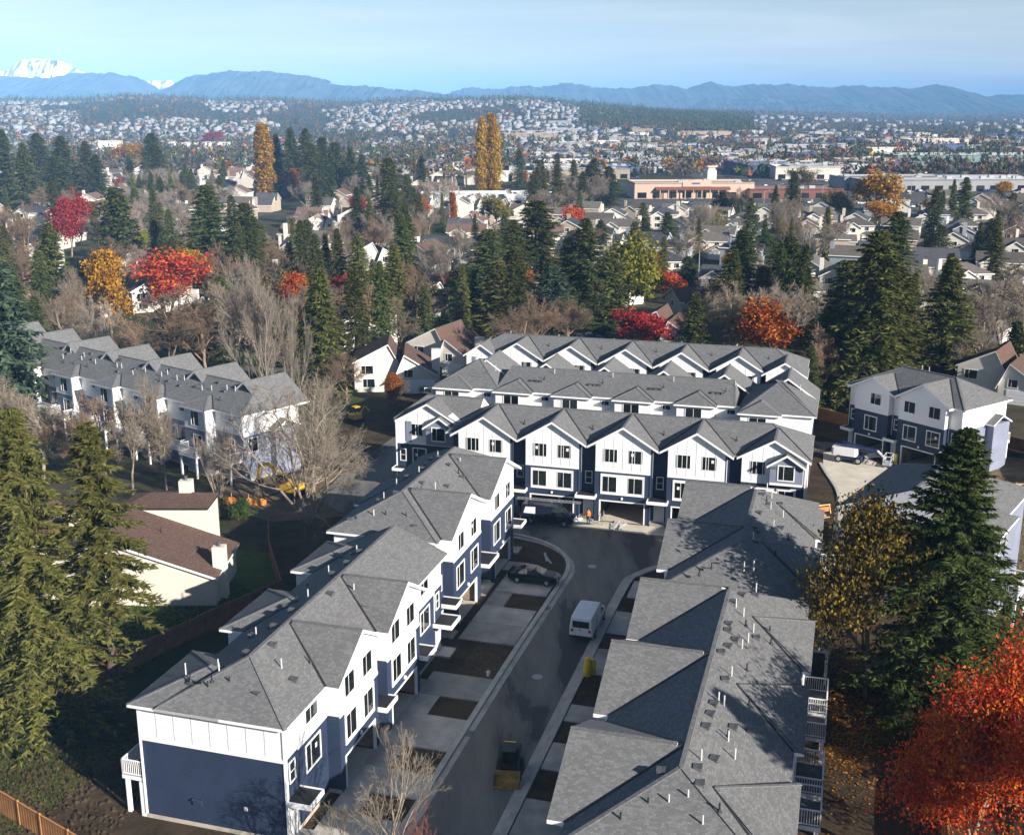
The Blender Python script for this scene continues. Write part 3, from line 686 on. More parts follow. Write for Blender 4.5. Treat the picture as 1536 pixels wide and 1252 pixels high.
# ---- row B: right side of the street, near block and far block (fronts look at the street, balconies behind)
def bB(a, a1): return a1-a
def makeB(a0, a1, gables, label, bumps, zE=8.0, zR=10.4, hl=0.9, hr=0.9):
    o = W(-12.2, a1)
    fr = []; x = a0
    for c in gables:
        p, q = max(a0, c-3.6), min(a1, c+3.6)
        if p-x > 0.3: fr.append((x, p, 0.9, 'r'))
        fr.append((max(p, x), q, 0, 'bg')); x = q
    if a1-x > 0.2: fr.append((x, a1, 0.9, 'r'))
    f2 = [(bB(q, a1), bB(p, a1), v, k) for p, q, v, k in fr[::-1]]
    rr = []; x = a0
    for p, q in bumps:
        if p-x > 0.05: rr.append((x, p, 0.0))
        rr.append((p, q, 0.5)); x = q
    if a1-x > 0.05: rr.append((x, a1, 0.0))
    r2 = [(bB(q, a1), bB(p, a1), d, 'w') for p, q, d in rr[::-1]]
    r = Row(o, -math.pi/2-AZ, label, zE, f2, r2, 10.9)
    r.main(-0.5, a1-a0+0.5, 0.5, 11.35, zR, hl, hr)
    for c in gables:
        r.gable(bB(c, a1), 5.15, 0, zR-0.03, (max(0.02, bB(c+3.6, a1)), min(a1-a0, bB(c-3.6, a1))), 5.4, battens=False)
        r.bay_windows(max(0, bB(c+3.6, a1)), min(a1-a0, bB(c-3.6, a1)), 0)
    for p, q, v, k in f2:
        if k == 'r': r.entry(p, min(q, p+1.9), v, 2.95, 2.1, 0.1)
    for p, q in bumps:
        r.bump(bB(q, a1)-0.4, bB(p, a1)+0.4, 11.4+0.48, 0.4)
        balcony(r.r, bB(q, a1)+0.3, bB(p, a1)-3.6, 11.4, 1.7, 3.0); balcony(r.r, bB(p, a1)-3.0, bB(p, a1)-0.3, 11.4, 1.7, 3.0)
        for dz in (3.0, 5.5): window(r.r, bB((p+q)/2, a1), 11.4, dz+0.1, 2.2, 1.9, math.pi, 'door')
    return r
B1 = makeB(48.0, 79.9, (54.6, 65.6, 76.0), 'grey shingled townhouse row in the lower right foreground with vent pipes along its ridge', ((48.4, 55.9), (59.8, 67.1), (69.8, 76.9)))
B1.clutter((3, 7, 11, 15, 19, 23, 27), 1, 21); B1.clutter((9, 20), 1, 25)
for u, v in ((29.6, 4.6), (29.4, 5.6), (29.0, 6.5), (30.6, 3.4), (30.2, 7.4)): B1.rv('p' if v > 5 else 'd', u, v, 8.0+(32.4-u)*0.42)
B1.rv('v', 27.6, 4.9, 9.95); B1.rv('v', 25.0, 2.2, 10.1)
B2 = makeB(81.2, 102.6, (88.7, 99.2), 'shorter grey shingled townhouse block at the street bend with tree shadows on its roof', ((83.0, 91.2), (94.0, 101.0)))
B2.clutter((4, 8, 12, 15), 1, 31); B2.rv('v', 14.0, 2.4, 10.0)
for u, v in ((20.6, 4.0), (20.4, 6.4), (20.2, 7.1), (21.4, 3.2)): B2.rv('p' if v > 5 else 'd', u, v, 8.0+(23.5-u)*0.42)

# ---- row F: second row back, seen from behind
oF = W(-2.6, 146.4)
def bF(b): return -2.6-b
hipsF = [(-11.1, -6.0), (-18.9, -13.7), (-26.5, -21.3), (-34.2, -29.0), (-41.8, -36.6), (-49.8, -44.4)]
ff = []; x = 0.0
for c in (-5.9, -13.6, -21.2, -28.8, -36.5, -44.6):
    p, q = bF(c)-2.9, bF(c)+2.9
    if p-x > 0.05: ff.append((max(x, 0), p, 0.9, 'r'))
    ff.append((max(p, x), q, 0, 'bg')); x = q
ff.append((x, bF(-49.4), 0.9, 'r'))
rF = []; x = 0.0
for (p, q) in hipsF:
    a, b = bF(q)+0.35, bF(p)-0.35
    rF += [(x, a, 2.2 if x == 0.0 else 0.0, 'w'), (a, b, 3.1 if x == 0.0 else 0.9, 'w')]; x = b
if bF(-49.4)-x > 0.02: rF.append((x, bF(-49.4), 0.0, 'w'))
F = Row(oF, math.pi-AZ, 'middle townhouse row seen from its white back with a line of hipped roofs', 8.4, ff, rF, 11.2, upper='siding_white')
F.main(bF(-11.6), bF(-41.6), 0.5, 11.6, 10.35, 0.12, 0.12)
F.main(bF(-41.0), bF(-49.9), 0.5, 11.62, 10.95, 0.78, 0.78, 0.01)
F.main(-0.5, bF(-11.0), 0.5, 13.8, 10.95, 0.78, 0.66, 0.012)
for c in (-5.9, -13.6, -21.2, -28.8, -36.5, -44.6):
    F.gable(bF(c), 3.75, 0, 10.95, (bF(c)-2.9, bF(c)+2.9), 5.9, battens=False)
for k, (p, q) in enumerate(hipsF):
    if k: F.bump(bF(q), bF(p), 11.2+1.3, 0.40)
    else:
        rh, (uc_, zr_) = rear_hip(bF(q), bF(p), 14.7, 8.0, 8.42, 0.4); rh.build('hip_roof', ['shingle_grey', 'trim_white'], F.roof, uv=True)
    c = (bF(p)+bF(q))/2
    vv = 12.1 if k else 14.3
    window(F.r, c+0.2, vv, 6.15, 1.9, 1.75, math.pi, 'door'); window(F.r, bF(p)+1.0, 11.2, 7.35, 0.9, 0.5, math.pi, 'trim')
    window(F.r, c, vv, 3.2, 2.0, 1.7, math.pi, 'door')
    F.band((bF(p)-0.35, vv), (bF(q)+0.35, vv))
    for j in (-0.5, 0.1, 0.7): F.rv('v', c+j-2.4, 9.2, F.zmain(9.2))
    F.rv('d', c-3.2, 8.6); F.rv('p', c-4.2, 7.2)

# ---- row G: third row back, gables towards the camera
oG = W(-51.6, 152.9)
def bG(b): return b+51.6
fg = []; x = 0.0
for c in (-43.9, -36.2, -28.4, -20.7, -13.0):
    p, q = bG(c)-2.95, bG(c)+2.95
    fg += [(x, p, 0.9, 'r'), (p, q, 0, 'bg')]; x = q
fg[0] = (0.0, bG(-46.85), 0.25, 'b')
fg += [(x, bG(-9.3), 0.9, 'r'), (bG(-9.3), bG(-4.6), -0.6, 'bg')]
Gr = Row(oG, -AZ, 'farthest new townhouse row with white gables in front of the conifers', 8.6, fg, [(0, bG(-4.6), 0, 'w')], 10.4, navy_recess=True)
Gr.main(-0.5, bG(-4.1), 0.5, 10.8, 10.95, 0.9, 0.85)
for c in (-43.9, -36.2, -28.4, -20.7, -13.0):
    Gr.gable(bG(c), 3.8, 0, 10.9, (bG(c)-2.95, bG(c)+2.95), 5.2); Gr.bay_windows(bG(c)-2.95, bG(c)+2.95, 0)
    Gr.rv('d', bG(c)+3.7, 3.4)
Gr.gable(bG(-49.4), 2.6, 0.25, 10.3, (0.0, bG(-47.0)), 4.6, valley=False)
window(Gr.r, bG(-49.0), 0.25, 6.9, 1.5, 1.3, 0, 'flush')
MB().box(0.9, 1.4, 0.18, 0.26, 5.9, 8.4).build('slate_panel', 'siding_slate', Gr.r)
Gr.gable(bG(-6.9), 3.0, -0.6, 10.4, (bG(-9.3), bG(-4.6)), 5.6, valley=False)
Gr.clutter((5, 13, 21, 29, 37), 1, 41)

# ---- building D: two-unit block standing askew at the right
D = Row((43.2, 143.9), R(-54.3), 'small townhouse block standing askew with a bright white end wall at the right', 8.4,
        [(0, 1.5, 0.9, 'r'), (1.5, 6.6, 0, 'bg'), (6.6, 8.1, 0.9, 'r'), (8.1, 14.6, 0, 'bg'), (14.6, 16.3, 0.9, 'r')], [(0, 16.3, 0, 'w')], 10.0)
D.main(-0.5, 16.8, 0.5, 10.4, 10.9, 1.0, 0.95)
D.gable(4.05, 3.6, 0, 10.2, (1.5, 6.6), 4.6, battens=False); D.gable(11.35, 3.95, 0, 10.7, (8.1, 14.6), 5.0, battens=False)
for u in (4.6, 9.6, 13.1): window(D.r, u, 0, 6.75, 1.5, 1.35, 0, 'flush')
for u in (4.1, 9.9, 13.2): window(D.r, u, 0, 3.3, 1.7, 1.75)
for p, q in ((0, 1.5), (6.6, 8.1), (14.6, 16.3)): D.entry(p, q, 0.9, 2.9, 1.5, 0.1)
D.band((1.5, 0), (6.6, 0), None, 0.1); D.band((8.1, 0), (14.6, 0), None, 0.1)
MB().face([(16.31, 0.95, 0.32), (16.31, 9.98, 0.32), (16.31, 9.98, 5.68), (16.31, 0.95, 5.68)]).build('slate_siding', 'siding_slate', D.r)
MB().box(16.32, 17.3, 6.1, 9.4, 0, 5.9, 0).build('chimney_chase', 'siding_slate', D.r)
m = gable_wedge(0, 1.95, 0, 1.45, 5.9, 6.9, 0.16)
m.v = [(16.0+p[1], 7.75+p[0], p[2]) for p in m.v]; m.f = [f[::-1] for f in m.f]; m.build('chase_roof', ['shingle_grey', 'trim_white'], D.r, uv=True)
balcony(D.r, 12.6, 16.3, 10.0, 1.6, 2.8)
for u, v in ((4, 3.0), (9, 2.4), (13.6, 4.0), (14.6, 6.4)): D.rv('d', u, v, D.zmain(v)-0.05 if u < 12 else 9.2)
D.rv('v', 14.9, 4.4, 9.15); D.rv('v', 14.4, 7.8, 9.3); D.rv('p', 7.0, 5.6); D.rv('p', 7.9, 5.8)

# ---- building D2: end of a block half hidden behind the big conifer
D2 = Row((38.3, 109.1), R(-126.0), 'townhouse block half hidden by the huge conifer with a sunlit balcony wall', 8.4,
         [(0, 14.4, 0, 'w')], [(0, 8.8, 0, 'w'), (8.8, 14.4, 0.9, 'w')], 12.2, lower='siding_slate', upper='siding_slate')
D2.main(-0.5, 14.9, -0.45, 12.65, 11.2, 1.0, 0.0); D2.bump(8.3, 14.9, 13.5, 0.4)
window(D2.r, 11.2, 13.1, 6.3, 0.9, 1.5, math.pi, 'trim'); window(D2.r, 13.4, 13.1, 6.3, 0.9, 1.5, math.pi, 'trim'); window(D2.r, 12.4, 13.1, 3.1, 1.4, 2.0, math.pi, 'door')
balcony(D2.r, 9.4, 13.4, 13.1, 2.0, 2.9); window(D2.r, 6.0, 12.2, 6.3, 1.0, 1.4, math.pi, 'trim')
window(D2.r, 14.4, 6.0, 6.3, 1.2, 1.3, math.pi/2, 'trim')

# ---- row E: older-looking row at the left, seen from its balcony side
E_len = 65.8
E = Row((-26.2, 135.8), R(142.0), 'long grey roofed townhouse row at the left with white balconies behind bare trees', 8.3,
        [(0, E_len, 0, 'w')], sum([[(k*9.4, k*9.4+5.2, 0.0, 'w'), (k*9.4+5.2, k*9.4+9.4, 1.2, 'w')] for k in range(7)], []), 8.6, lower='siding_slate', upper='siding_white')
E.main(-0.5, E_len+0.5, -0.4, 9.0, 10.7, 0.55, 0.5)
for k in range(7):
    E.gable(3.2+k*9.4, 4.2, -0.6, 11.3, (0.6+k*9.4, 5.8+k*9.4), 6.2, battens=False)
    E.bump(k*9.4+4.8, k*9.4+9.8, 10.2, 0.4)
    c = k*9.4
    window(E.r, c+7.3, 9.8, 6.1, 1.4, 1.7, math.pi); window(E.r, c+2.0, 8.6, 7.0, 0.9, 0.5, math.pi); window(E.r, c+2.6, 8.6, 3.0, 1.9, 2.0, math.pi, 'door'); window(E.r, c+7.0, 9.8, 3.3, 1.5, 1.6, math.pi)
    MB().box(c+5.05, c+5.35, 8.5, 9.98, 0.2, 8.1).build('corner_pier', 'trim_white', E.r)
    balcony(E.r, c+0.3, c+4.9, 8.6, 1.9, 2.8); balcony(E.r, c+5.6, c+9.0, 9.8, 1.5, 2.8)
    MB().box(c+5.2, c+9.4, 9.78, 9.84, 5.6, 5.8).build('belt_board', 'trim_white', E.r)
E.clutter((5, 14, 23, 32, 41), 1, 51); E.clutter((9, 18, 28, 37), 1, 55)
window(E.r, 0, 7.2, 3.6, 1.3, 1.6, -math.pi/2); E.band((0, 8.6), (0, 0.02)); MB().box(-1.0, -0.02, 1.0, 4.6, 0.0, 5.8).build('chimney_chase', 'siding_slate', E.r)
m = gable_wedge(0, 2.1, 0, 1.45, 5.8, 6.9, 0.16)
m.v = [(-1.3+p[1], 2.8+p[0], p[2]) for p in m.v]; m.f = [f[::-1] for f in m.f]; m.build('chase_roof', ['shingle_grey', 'trim_white'], E.r, uv=True)
# ---------------------------------------------------------------- ground and paving
def ground_material():
    m, n, l, b = nmat('ground_mat')
    oc = ocoord(n)
    f1 = noise(n, l, 0.02, 5, 0.6, oc); f2 = noise(n, l, 0.25, 6, 0.65, oc); f3 = noise(n, l, 0.006, 3, 0.5, oc)
    r1 = ramp(n, [(0.38, (0.035, 0.050, 0.016)), (0.52, (0.060, 0.058, 0.030)), (0.66, (0.075, 0.060, 0.042))]); l.new(f1, r1.inputs['Fac'])
    r2 = ramp(n, [(0.3, (0.55,)*3), (0.7, (1.3,)*3)]); l.new(f2, r2.inputs['Fac'])
    c = mix(n, l, 1.0, r1.outputs['Color'], r2.outputs['Color'], 'MULTIPLY')
    l.new(c, b.inputs['Base Color']); b.inputs['Roughness'].default_value = 0.97; b.inputs['Specular IOR Level'].default_value = 0.1
    MATS['ground_mat'] = m
def soil_material(name, c0, c1, scale=0.35, bump=0.6):
    m, n, l, b = nmat(name); oc = ocoord(n)
    f = noise(n, l, scale, 8, 0.68, oc, 0.4); r = ramp(n, [(0.32, c0), (0.68, c1)]); l.new(f, r.inputs['Fac'])
    l.new(r.outputs['Color'], b.inputs['Base Color']); b.inputs['Roughness'].default_value = 0.97; b.inputs['Specular IOR Level'].default_value = 0.1
    bn = n.new('ShaderNodeBump'); bn.inputs['Strength'].default_value = bump; bn.inputs['Distance'].default_value = 0.25
    l.new(noise(n, l, 1.6, 8, 0.7, oc), bn.inputs['Height']); l.new(bn.outputs['Normal'], b.inputs['Normal'])
    MATS[name] = m
def asphalt_material():
    m, n, l, b = nmat('asphalt'); oc = ocoord(n)
    mpn = n.new('ShaderNodeMapping'); mpn.inputs['Rotation'].default_value = (0, 0, AZ); mpn.inputs['Scale'].default_value = (1.0, 0.22, 1.0); l.new(oc, mpn.inputs['Vector'])
    f = noise(n, l, 0.28, 7, 0.62, mpn.outputs['Vector'], 0.3); r = ramp(n, [(0.41, (0.036, 0.036, 0.038)), (0.46, (0.105, 0.102, 0.096)), (0.62, (0.175, 0.165, 0.148))]); l.new(f, r.inputs['Fac'])
    g = noise(n, l, 7.0, 4, 0.7, oc); r2 = ramp(n, [(0.3, (0.8,)*3), (0.7, (1.2,)*3)]); l.new(g, r2.inputs['Fac'])
    c = mix(n, l, 1.0, r.outputs['Color'], r2.outputs['Color'], 'MULTIPLY')
    l.new(c, b.inputs['Base Color']); b.inputs['Roughness'].default_value = 0.82; MATS['asphalt'] = m
ground_material(); asphalt_material()
soil_material('soil', (0.030, 0.022, 0.014), (0.085, 0.060, 0.036)); soil_material('soil_light', (0.09, 0.065, 0.04), (0.22, 0.165, 0.105))
soil_material('grass_lawn', (0.022, 0.050, 0.008), (0.055, 0.105, 0.016), 0.5, 0.3); soil_material('grass_rough', (0.045, 0.050, 0.014), (0.11, 0.10, 0.035), 0.5, 0.5)
soil_material('leafy_ground', (0.028, 0.018, 0.010), (0.095, 0.052, 0.018), 1.4, 0.5); soil_material('parking_asphalt', (0.05, 0.05, 0.052), (0.13, 0.125, 0.12), 0.03, 0.0)

# one ground sheet to the horizon, gently rising to the hill on the left
rad = [0, 30, 60, 100, 160, 250, 400, 600, 850, 1000]+[1000+120*k for k in range(1, 22)]+[3900, 4600, 6000, 8000, 11000, 16000, 24000]
nth = 180; V = []; Fc = []
for i, d in enumerate(rad):
    for j in range(nth):
        t = 2*math.pi*j/nth; x, y = d*math.sin(t), d*math.cos(t); V.append((x, y, terr(x, y)-0.02))
for i in range(len(rad)-1):
    for j in range(nth):
        k = (j+1) % nth; Fc.append((i*nth+j, i*nth+k, (i+1)*nth+k, (i+1)*nth+j))
me = tri_mesh('ground', np.array(V), np.array(Fc)[:, ::-1], 'ground_mat')
me.polygons.foreach_set('use_smooth', [True]*len(me.polygons))
tag(link('ground', me), kind='structure')
def sheet(name, pts, z, mat, kind='structure', grid=True):
    if grid: pts = [W(*p) for p in pts]
    area = sum(pts[k][0]*pts[(k+1) % len(pts)][1]-pts[(k+1) % len(pts)][0]*pts[k][1] for k in range(len(pts)))
    if area < 0: pts = pts[::-1]
    m = MB().face([(p[0], p[1], z) for p in pts]); o = m.build(name, mat); tag(o, kind=kind); return o
sheet('site_soil', [(-46.5, 30), (34, 30), (30, 150), (-1, 165), (-62, 168), (-70, 118), (-60, 100), (-46.5, 88)], 0.0, 'soil')
sheet('soil_yard', [(7.5, 105), (34, 105), (34, 150), (18, 152), (8, 136)], 0.012, 'soil_light')
sheet('leafy_path', [(0.4, 73), (3.0, 71), (5.0, 74), (5.8, 79), (4.6, 85), (2.0, 87), (0.4, 85)], 0.012, 'leafy_ground')
sheet('grass_verge', [(-56, 40), (-47, 44), (-44.5, 66), (-47.5, 60), (-54, 56)], 0.008, 'grass_rough')
sheet('lawn', [(-62, 60), (-53.5, 66), (-47.8, 87), (-53, 96), (-75, 94), (-80, 66)], 0.004, 'grass_lawn')
sheet('street', [(-23.6, 38), (-17.8, 38), (-17.7, 97.5), (-17, 100.5), (-15.2, 103), (-12.5, 104.2), (0, 104.6), (0, 111.5), (-40, 111.5), (-44, 114), (-50, 116.5), (-50.5, 150), (-57, 150), (-57, 122), (-56, 112), (-50, 107.8), (-33, 107.5), (-28, 106.3), (-25, 103.8), (-23.4, 100.3), (-23.2, 97)], 0.02, 'asphalt')
sheet('lane', [(-57, 150), (-50.5, 147), (-1.5, 147.6), (1.0, 152), (-57, 152)], 0.028, 'asphalt')
sheet('concrete_apron', [(-40, 111.5), (-0.2, 111.5), (-0.2, 114.0), (-40, 114.0)], 0.036, 'concrete_light')
sheet('service_road', [(0.05, 102), (2.9, 102), (2.9, 113), (3.4, 118), (5.6, 128), (10.5, 136), (2.5, 149), (-1.2, 147), (-1.0, 139), (0.8, 131), (0.5, 113), (0.05, 111.3)], 0.024, 'concrete_light')
sheet('site_road', [(-57.1, 104), (-50.2, 107.9), (-56.2, 112), (-57.2, 122), (-66, 118), (-70, 108)], 0.024, 'soil_light')
def kerb(pts, w=0.42, h=0.14, name='kerb', mat='kerb_concrete'):
    m = MB(); P = [Vector((*W(*p), 0)) for p in pts]
    N = []
    for k in range(len(P)):
        d = (P[min(k+1, len(P)-1)]-P[max(k-1, 0)]).normalized(); N.append(Vector((-d.y, d.x, 0)))
    for k in range(len(P)-1):
        a, b, c, d = P[k]-N[k]*w/2, P[k]+N[k]*w/2, P[k+1]+N[k+1]*w/2, P[k+1]-N[k+1]*w/2
        up = Vector((0, 0, h))
        m.face([d+up, c+up, b+up, a+up][::-1]); m.face([a, d, d+up, a+up]); m.face([c, b, b+up, c+up])
        if k == 0: m.face([b, a, a+up, b+up])
        if k == len(P)-2: m.face([d, c, c+up, d+up])
    o = m.build(name, mat); tag(o, kind='structure'); return o
def arc(pts, n=6):
    # Catmull-Rom through points
    out = []
    for k in range(len(pts)-1):
        p0, p1, p2, p3 = pts[max(k-1, 0)], pts[k], pts[k+1], pts[min(k+2, len(pts)-1)]
        for i in range(n):
            t = i/n
            out.append(tuple(0.5*(2*p1[c]+(p2[c]-p0[c])*t+(2*p0[c]-5*p1[c]+4*p2[c]-p3[c])*t*t+(3*p1[c]-p0[c]-3*p2[c]+p3[c])*t**3) for c in (0, 1)))
    return out+[pts[-1]]
KL = [(-23.8, 38), (-23.8, 60), (-23.8, 80), (-23.6, 95), (-23.7, 100.3), (-25.2, 104.0), (-28.2, 106.6), (-33, 107.8), (-42, 108.0), (-50, 108.1)]
KR = [(-17.6, 38), (-17.6, 60), (-17.6, 80), (-17.5, 97.4), (-16.8, 100.6), (-15.0, 103.1), (-12.4, 104.4), (-6, 104.8), (-0.3, 104.9)]
kerb(arc(KL)); kerb(arc(KR)); kerb(arc([(-1.4, 142), (-0.6, 138), (0.8, 131.5), (1.2, 124), (0.9, 117), (0.3, 113), (-2, 111.7)]), 0.35, 0.16)
kerb(arc([(b+0.47 if False else b-0.0, a) for b, a in [(-23.35, 38), (-23.35, 60), (-23.35, 80), (-23.15, 95), (-23.25, 100.2), (-24.9, 103.6), (-28, 106.1), (-33, 107.3)]]), 0.5, 0.035, 'gutter', 'concrete')
kerb(arc([(-18.05, 38), (-18.05, 60), (-18.05, 80), (-17.95, 97.3), (-17.3, 100.6), (-15.4, 103.5), (-12.6, 104.85)]), 0.5, 0.035, 'gutter', 'concrete')
def slab(name, b0, b1, a0, a1, z=0.11, mat='concrete'):
    pts = [W(b0, a0), W(b1, a0), W(b1, a1), W(b0, a1)]
    o = MB().prism(pts, 0.0, z).build(name, mat); tag(o, kind='structure'); return o
# driveways and front walks on the left of the street, planting beds of bare soil between them
beds = [(57.8, 60.3), (63.2, 66.2), (70.6, 73.4), (77.0, 83.0), (90.0, 93.2)]
x = 54.2
for p, q in beds+[(98.0, 105.5)]:
    n = max(1, round((p-x)/4.2))
    for k in range(n): slab('driveway', -28.95, -24.05, x+(p-x)*k/n+0.03, x+(p-x)*(k+1)/n-0.03, 0.11+0.006*((k*7) % 3))
    if q < 98 and q-p < 5: slab('front_walk', -28.95, -27.15, p+0.02, q-0.02, 0.10)
    bx = sheet('planting_bed', [(-27.1, p+0.05), (-24.1, p+0.05), (-24.1, q-0.05), (-27.1, q-0.05)] if q < 98 else [(-29.6, 98.1), (-24.4, 98.1), (-24.5, 100.5), (-26.0, 103.6), (-29.2, 106.0), (-29.6, 104.0)], 0.03, 'soil')
    x = q
slab('front_walk', -29.7, -27.6, 98.2, 100.4, 0.09)
x = 50.0
for p, q in ((54.5, 58.0), (62.5, 66.0), (69.5, 72.5), (75.0, 80.0), (84.5, 87.5), (92.0, 95.0)):
    n = max(1, round((p-x)/3.6))
    for k in range(n): slab('driveway', -17.3, -12.4, x+(p-x)*k/n+0.03, x+(p-x)*(k+1)/n-0.03, 0.11+0.006*((k*5) % 3))
    sheet('planting_bed', [(-17.2, p), (-13.6, p), (-13.6, q), (-17.2, q)], 0.03, 'soil'); x = q
slab('driveway', -17.0, -12.4, 95.2, 99.0, 0.11)

# mountains beyond the plain: real ridges with depth, dark forest and snow
def mountain_material(name, snow):
    m, n, l, b = nmat(name); oc = ocoord(n)
    f = noise(n, l, 0.007, 8, 0.65, oc); r = ramp(n, [(0.38, (0.012, 0.022, 0.022)), (0.66, (0.065, 0.075, 0.07))]); l.new(f, r.inputs['Fac'])
    out = r.outputs['Color']
    if snow:
        ge = n.new('ShaderNodeNewGeometry'); sx = n.new('ShaderNodeSeparateXYZ'); l.new(ge.outputs['Position'], sx.inputs[0])
        mr = n.new('ShaderNodeMapRange'); mr.inputs['From Min'].default_value = snow[0]; mr.inputs['From Max'].default_value = snow[1]; l.new(sx.outputs['Z'], mr.inputs['Value'])
        f2 = noise(n, l, 0.006, 8, 0.7, oc)
        ad = n.new('ShaderNodeMath'); ad.operation = 'ADD'; l.new(mr.outputs['Result'], ad.inputs[0]); l.new(f2, ad.inputs[1])
        r3 = ramp(n, [(0.78, (0, 0, 0)), (0.9, (1, 1, 1))]); l.new(ad.outputs[0], r3.inputs['Fac'])
        out = mix(n, l, r3.outputs['Color'], out, (0.86, 0.87, 0.9))
    l.new(out, b.inputs['Base Color']); b.inputs['Roughness'].default_value = 0.95; b.inputs['Specular IOR Level'].default_value = 0.1
    MATS[name] = m
mountain_material('mountain_forest', None); mountain_material('mountain_snow', (110, 240))
def mountain(name, prof, dist, mat, depth, seed, rough=1.8):
    """prof: crest as (sight x, sight y) pairs; the crest stands dist metres off, its flanks fall away over depth metres"""
    r = np.random.default_rng(seed); xs = np.array([p[0] for p in prof], float); ys = np.array([p[1] for p in prof], float)
    n = 300; X = np.linspace(xs[0], xs[-1], n); Y = np.interp(X, xs, ys)
    k = np.array([1, 1, 1, 1, 1], float); k /= k.sum(); Y = np.convolve(np.pad(Y, 2, 'edge'), k, 'valid')
    H = np.maximum((166-Y), 0)/1782.0*dist+0.0
    wob = sum(np.sin(X*f+r.uniform(0, 6))*a for f, a in ((0.09, 0.8), (0.23, 0.55), (0.51, 0.5), (0.93, 0.35)))
    H = np.maximum(H+wob*dist/1782.0*0.7*rough*np.clip(H/120, 0, 1), 0)
    rows = []; m = 15
    for j in range(m):
        t = j/(m-1); u = (t-0.45)/0.55 if t > 0.45 else (t-0.45)/0.45
        base = 1-abs(u)**1.15
        dd = dist+depth*(t-0.45)
        z = H*base
        z = z*(1+0.16*np.sin(X*0.055+3*u+seed)*abs(u)+0.13*np.sin(X*0.13-4*u)*abs(u)*(1-abs(u)))
        x = (X-768)/1782.0*dist*(1+0.0*t)+r.normal(0, 12, n)
        rows.append(np.stack([x, np.full(n, dd)+r.normal(0, 15, n), np.maximum(z, 0)-4], 1))
    V = np.concatenate(rows); Fq = []
    for j in range(m-1):
        for i in range(n-1): Fq.append((j*n+i, j*n+i+1, (j+1)*n+i+1, (j+1)*n+i))
    me = tri_mesh(name, V, np.array(Fq), mat); me.polygons.foreach_set('use_smooth', [True]*len(me.polygons))
    o = link(name, me); tag(o, kind='structure'); return o
mountain('mountain', [(-420, 120), (-200, 112), (-60, 118), (0, 108), (60, 112), (120, 106), (175, 103), (205, 112), (235, 140), (262, 166)], 6900, 'mountain_forest', 2300, 1)
mountain('mountain', [(215, 166), (250, 132), (275, 115), (300, 106), (340, 102), (395, 99), (430, 104), (470, 108), (500, 119), (560, 124), (640, 130), (700, 137), (800, 143), (850, 152), (900, 158), (980, 166)], 6300, 'mountain_forest', 2100, 2)
mountain('mountain', [(660, 140), (700, 127), (740, 129), (790, 126), (820, 125), (855, 121), (900, 128), (925, 130), (960, 125), (1000, 124), (1030, 129), (1060, 119), (1090, 125), (1130, 124), (1175, 121), (1200, 126), (1250, 127), (1290, 124), (1330, 128), (1365, 130), (1395, 123), (1430, 129), (1465, 140), (1490, 158), (1510, 166)], 8100, 'mountain_forest', 2500, 3)
mountain('mountain', [(1000, 166), (1060, 143), (1150, 142), (1220, 146), (1300, 150), (1400, 160), (1440, 166)], 7100, 'mountain_forest', 960, 4)
mountain('snow_mountain', [(-300, 116), (-120, 112), (-40, 110), (-14, 100), (2, 97), (16, 106), (30, 92), (52, 85), (78, 84), (104, 90), (128, 102), (150, 108), (180, 118), (230, 116), (260, 118), (290, 130), (330, 150)], 7400, 'mountain_snow', 900, 5, 2.2)
mountain('snow_mountain', [(1440, 150), (1490, 139), (1540, 140), (1600, 137), (1700, 142), (1800, 150)], 8800, 'mountain_snow', 1500, 6, 1.2)

def disc(name, b, a, r, z, mat, label, cat):
    x, y = W(b, a); o = MB().lathe([(r, 0), (r, 0.012), (r*0.86, 0.012), (r*0.84, 0.006), (0, 0.006)], 20).build(name, mat); o.location = (x, y, z); tag(o, label, cat)
disc('manhole_cover', -20.9, 78.5, 0.42, 0.021, 'galv', 'round manhole cover in the street left of the yellow hydrant', 'manhole')
disc('manhole_cover', -21.6, 101.5, 0.42, 0.021, 'galv', 'round manhole cover at the street bend', 'manhole')
for a_, lab in ((69.0, 'drain grate at the left kerb nearest the loader'), (91.0, 'drain grate at the left kerb before the black car')):
    x_, y_ = W(-23.28, a_); o = thing('drain_grate', (x_, y_, 0.036), R(73.7), lab, 'drain')
    for k in range(6): MB().box(-0.4, 0.4, -0.22+k*0.08, -0.18+k*0.08, 0.0, 0.012).build('bar', 'machine_black', o)

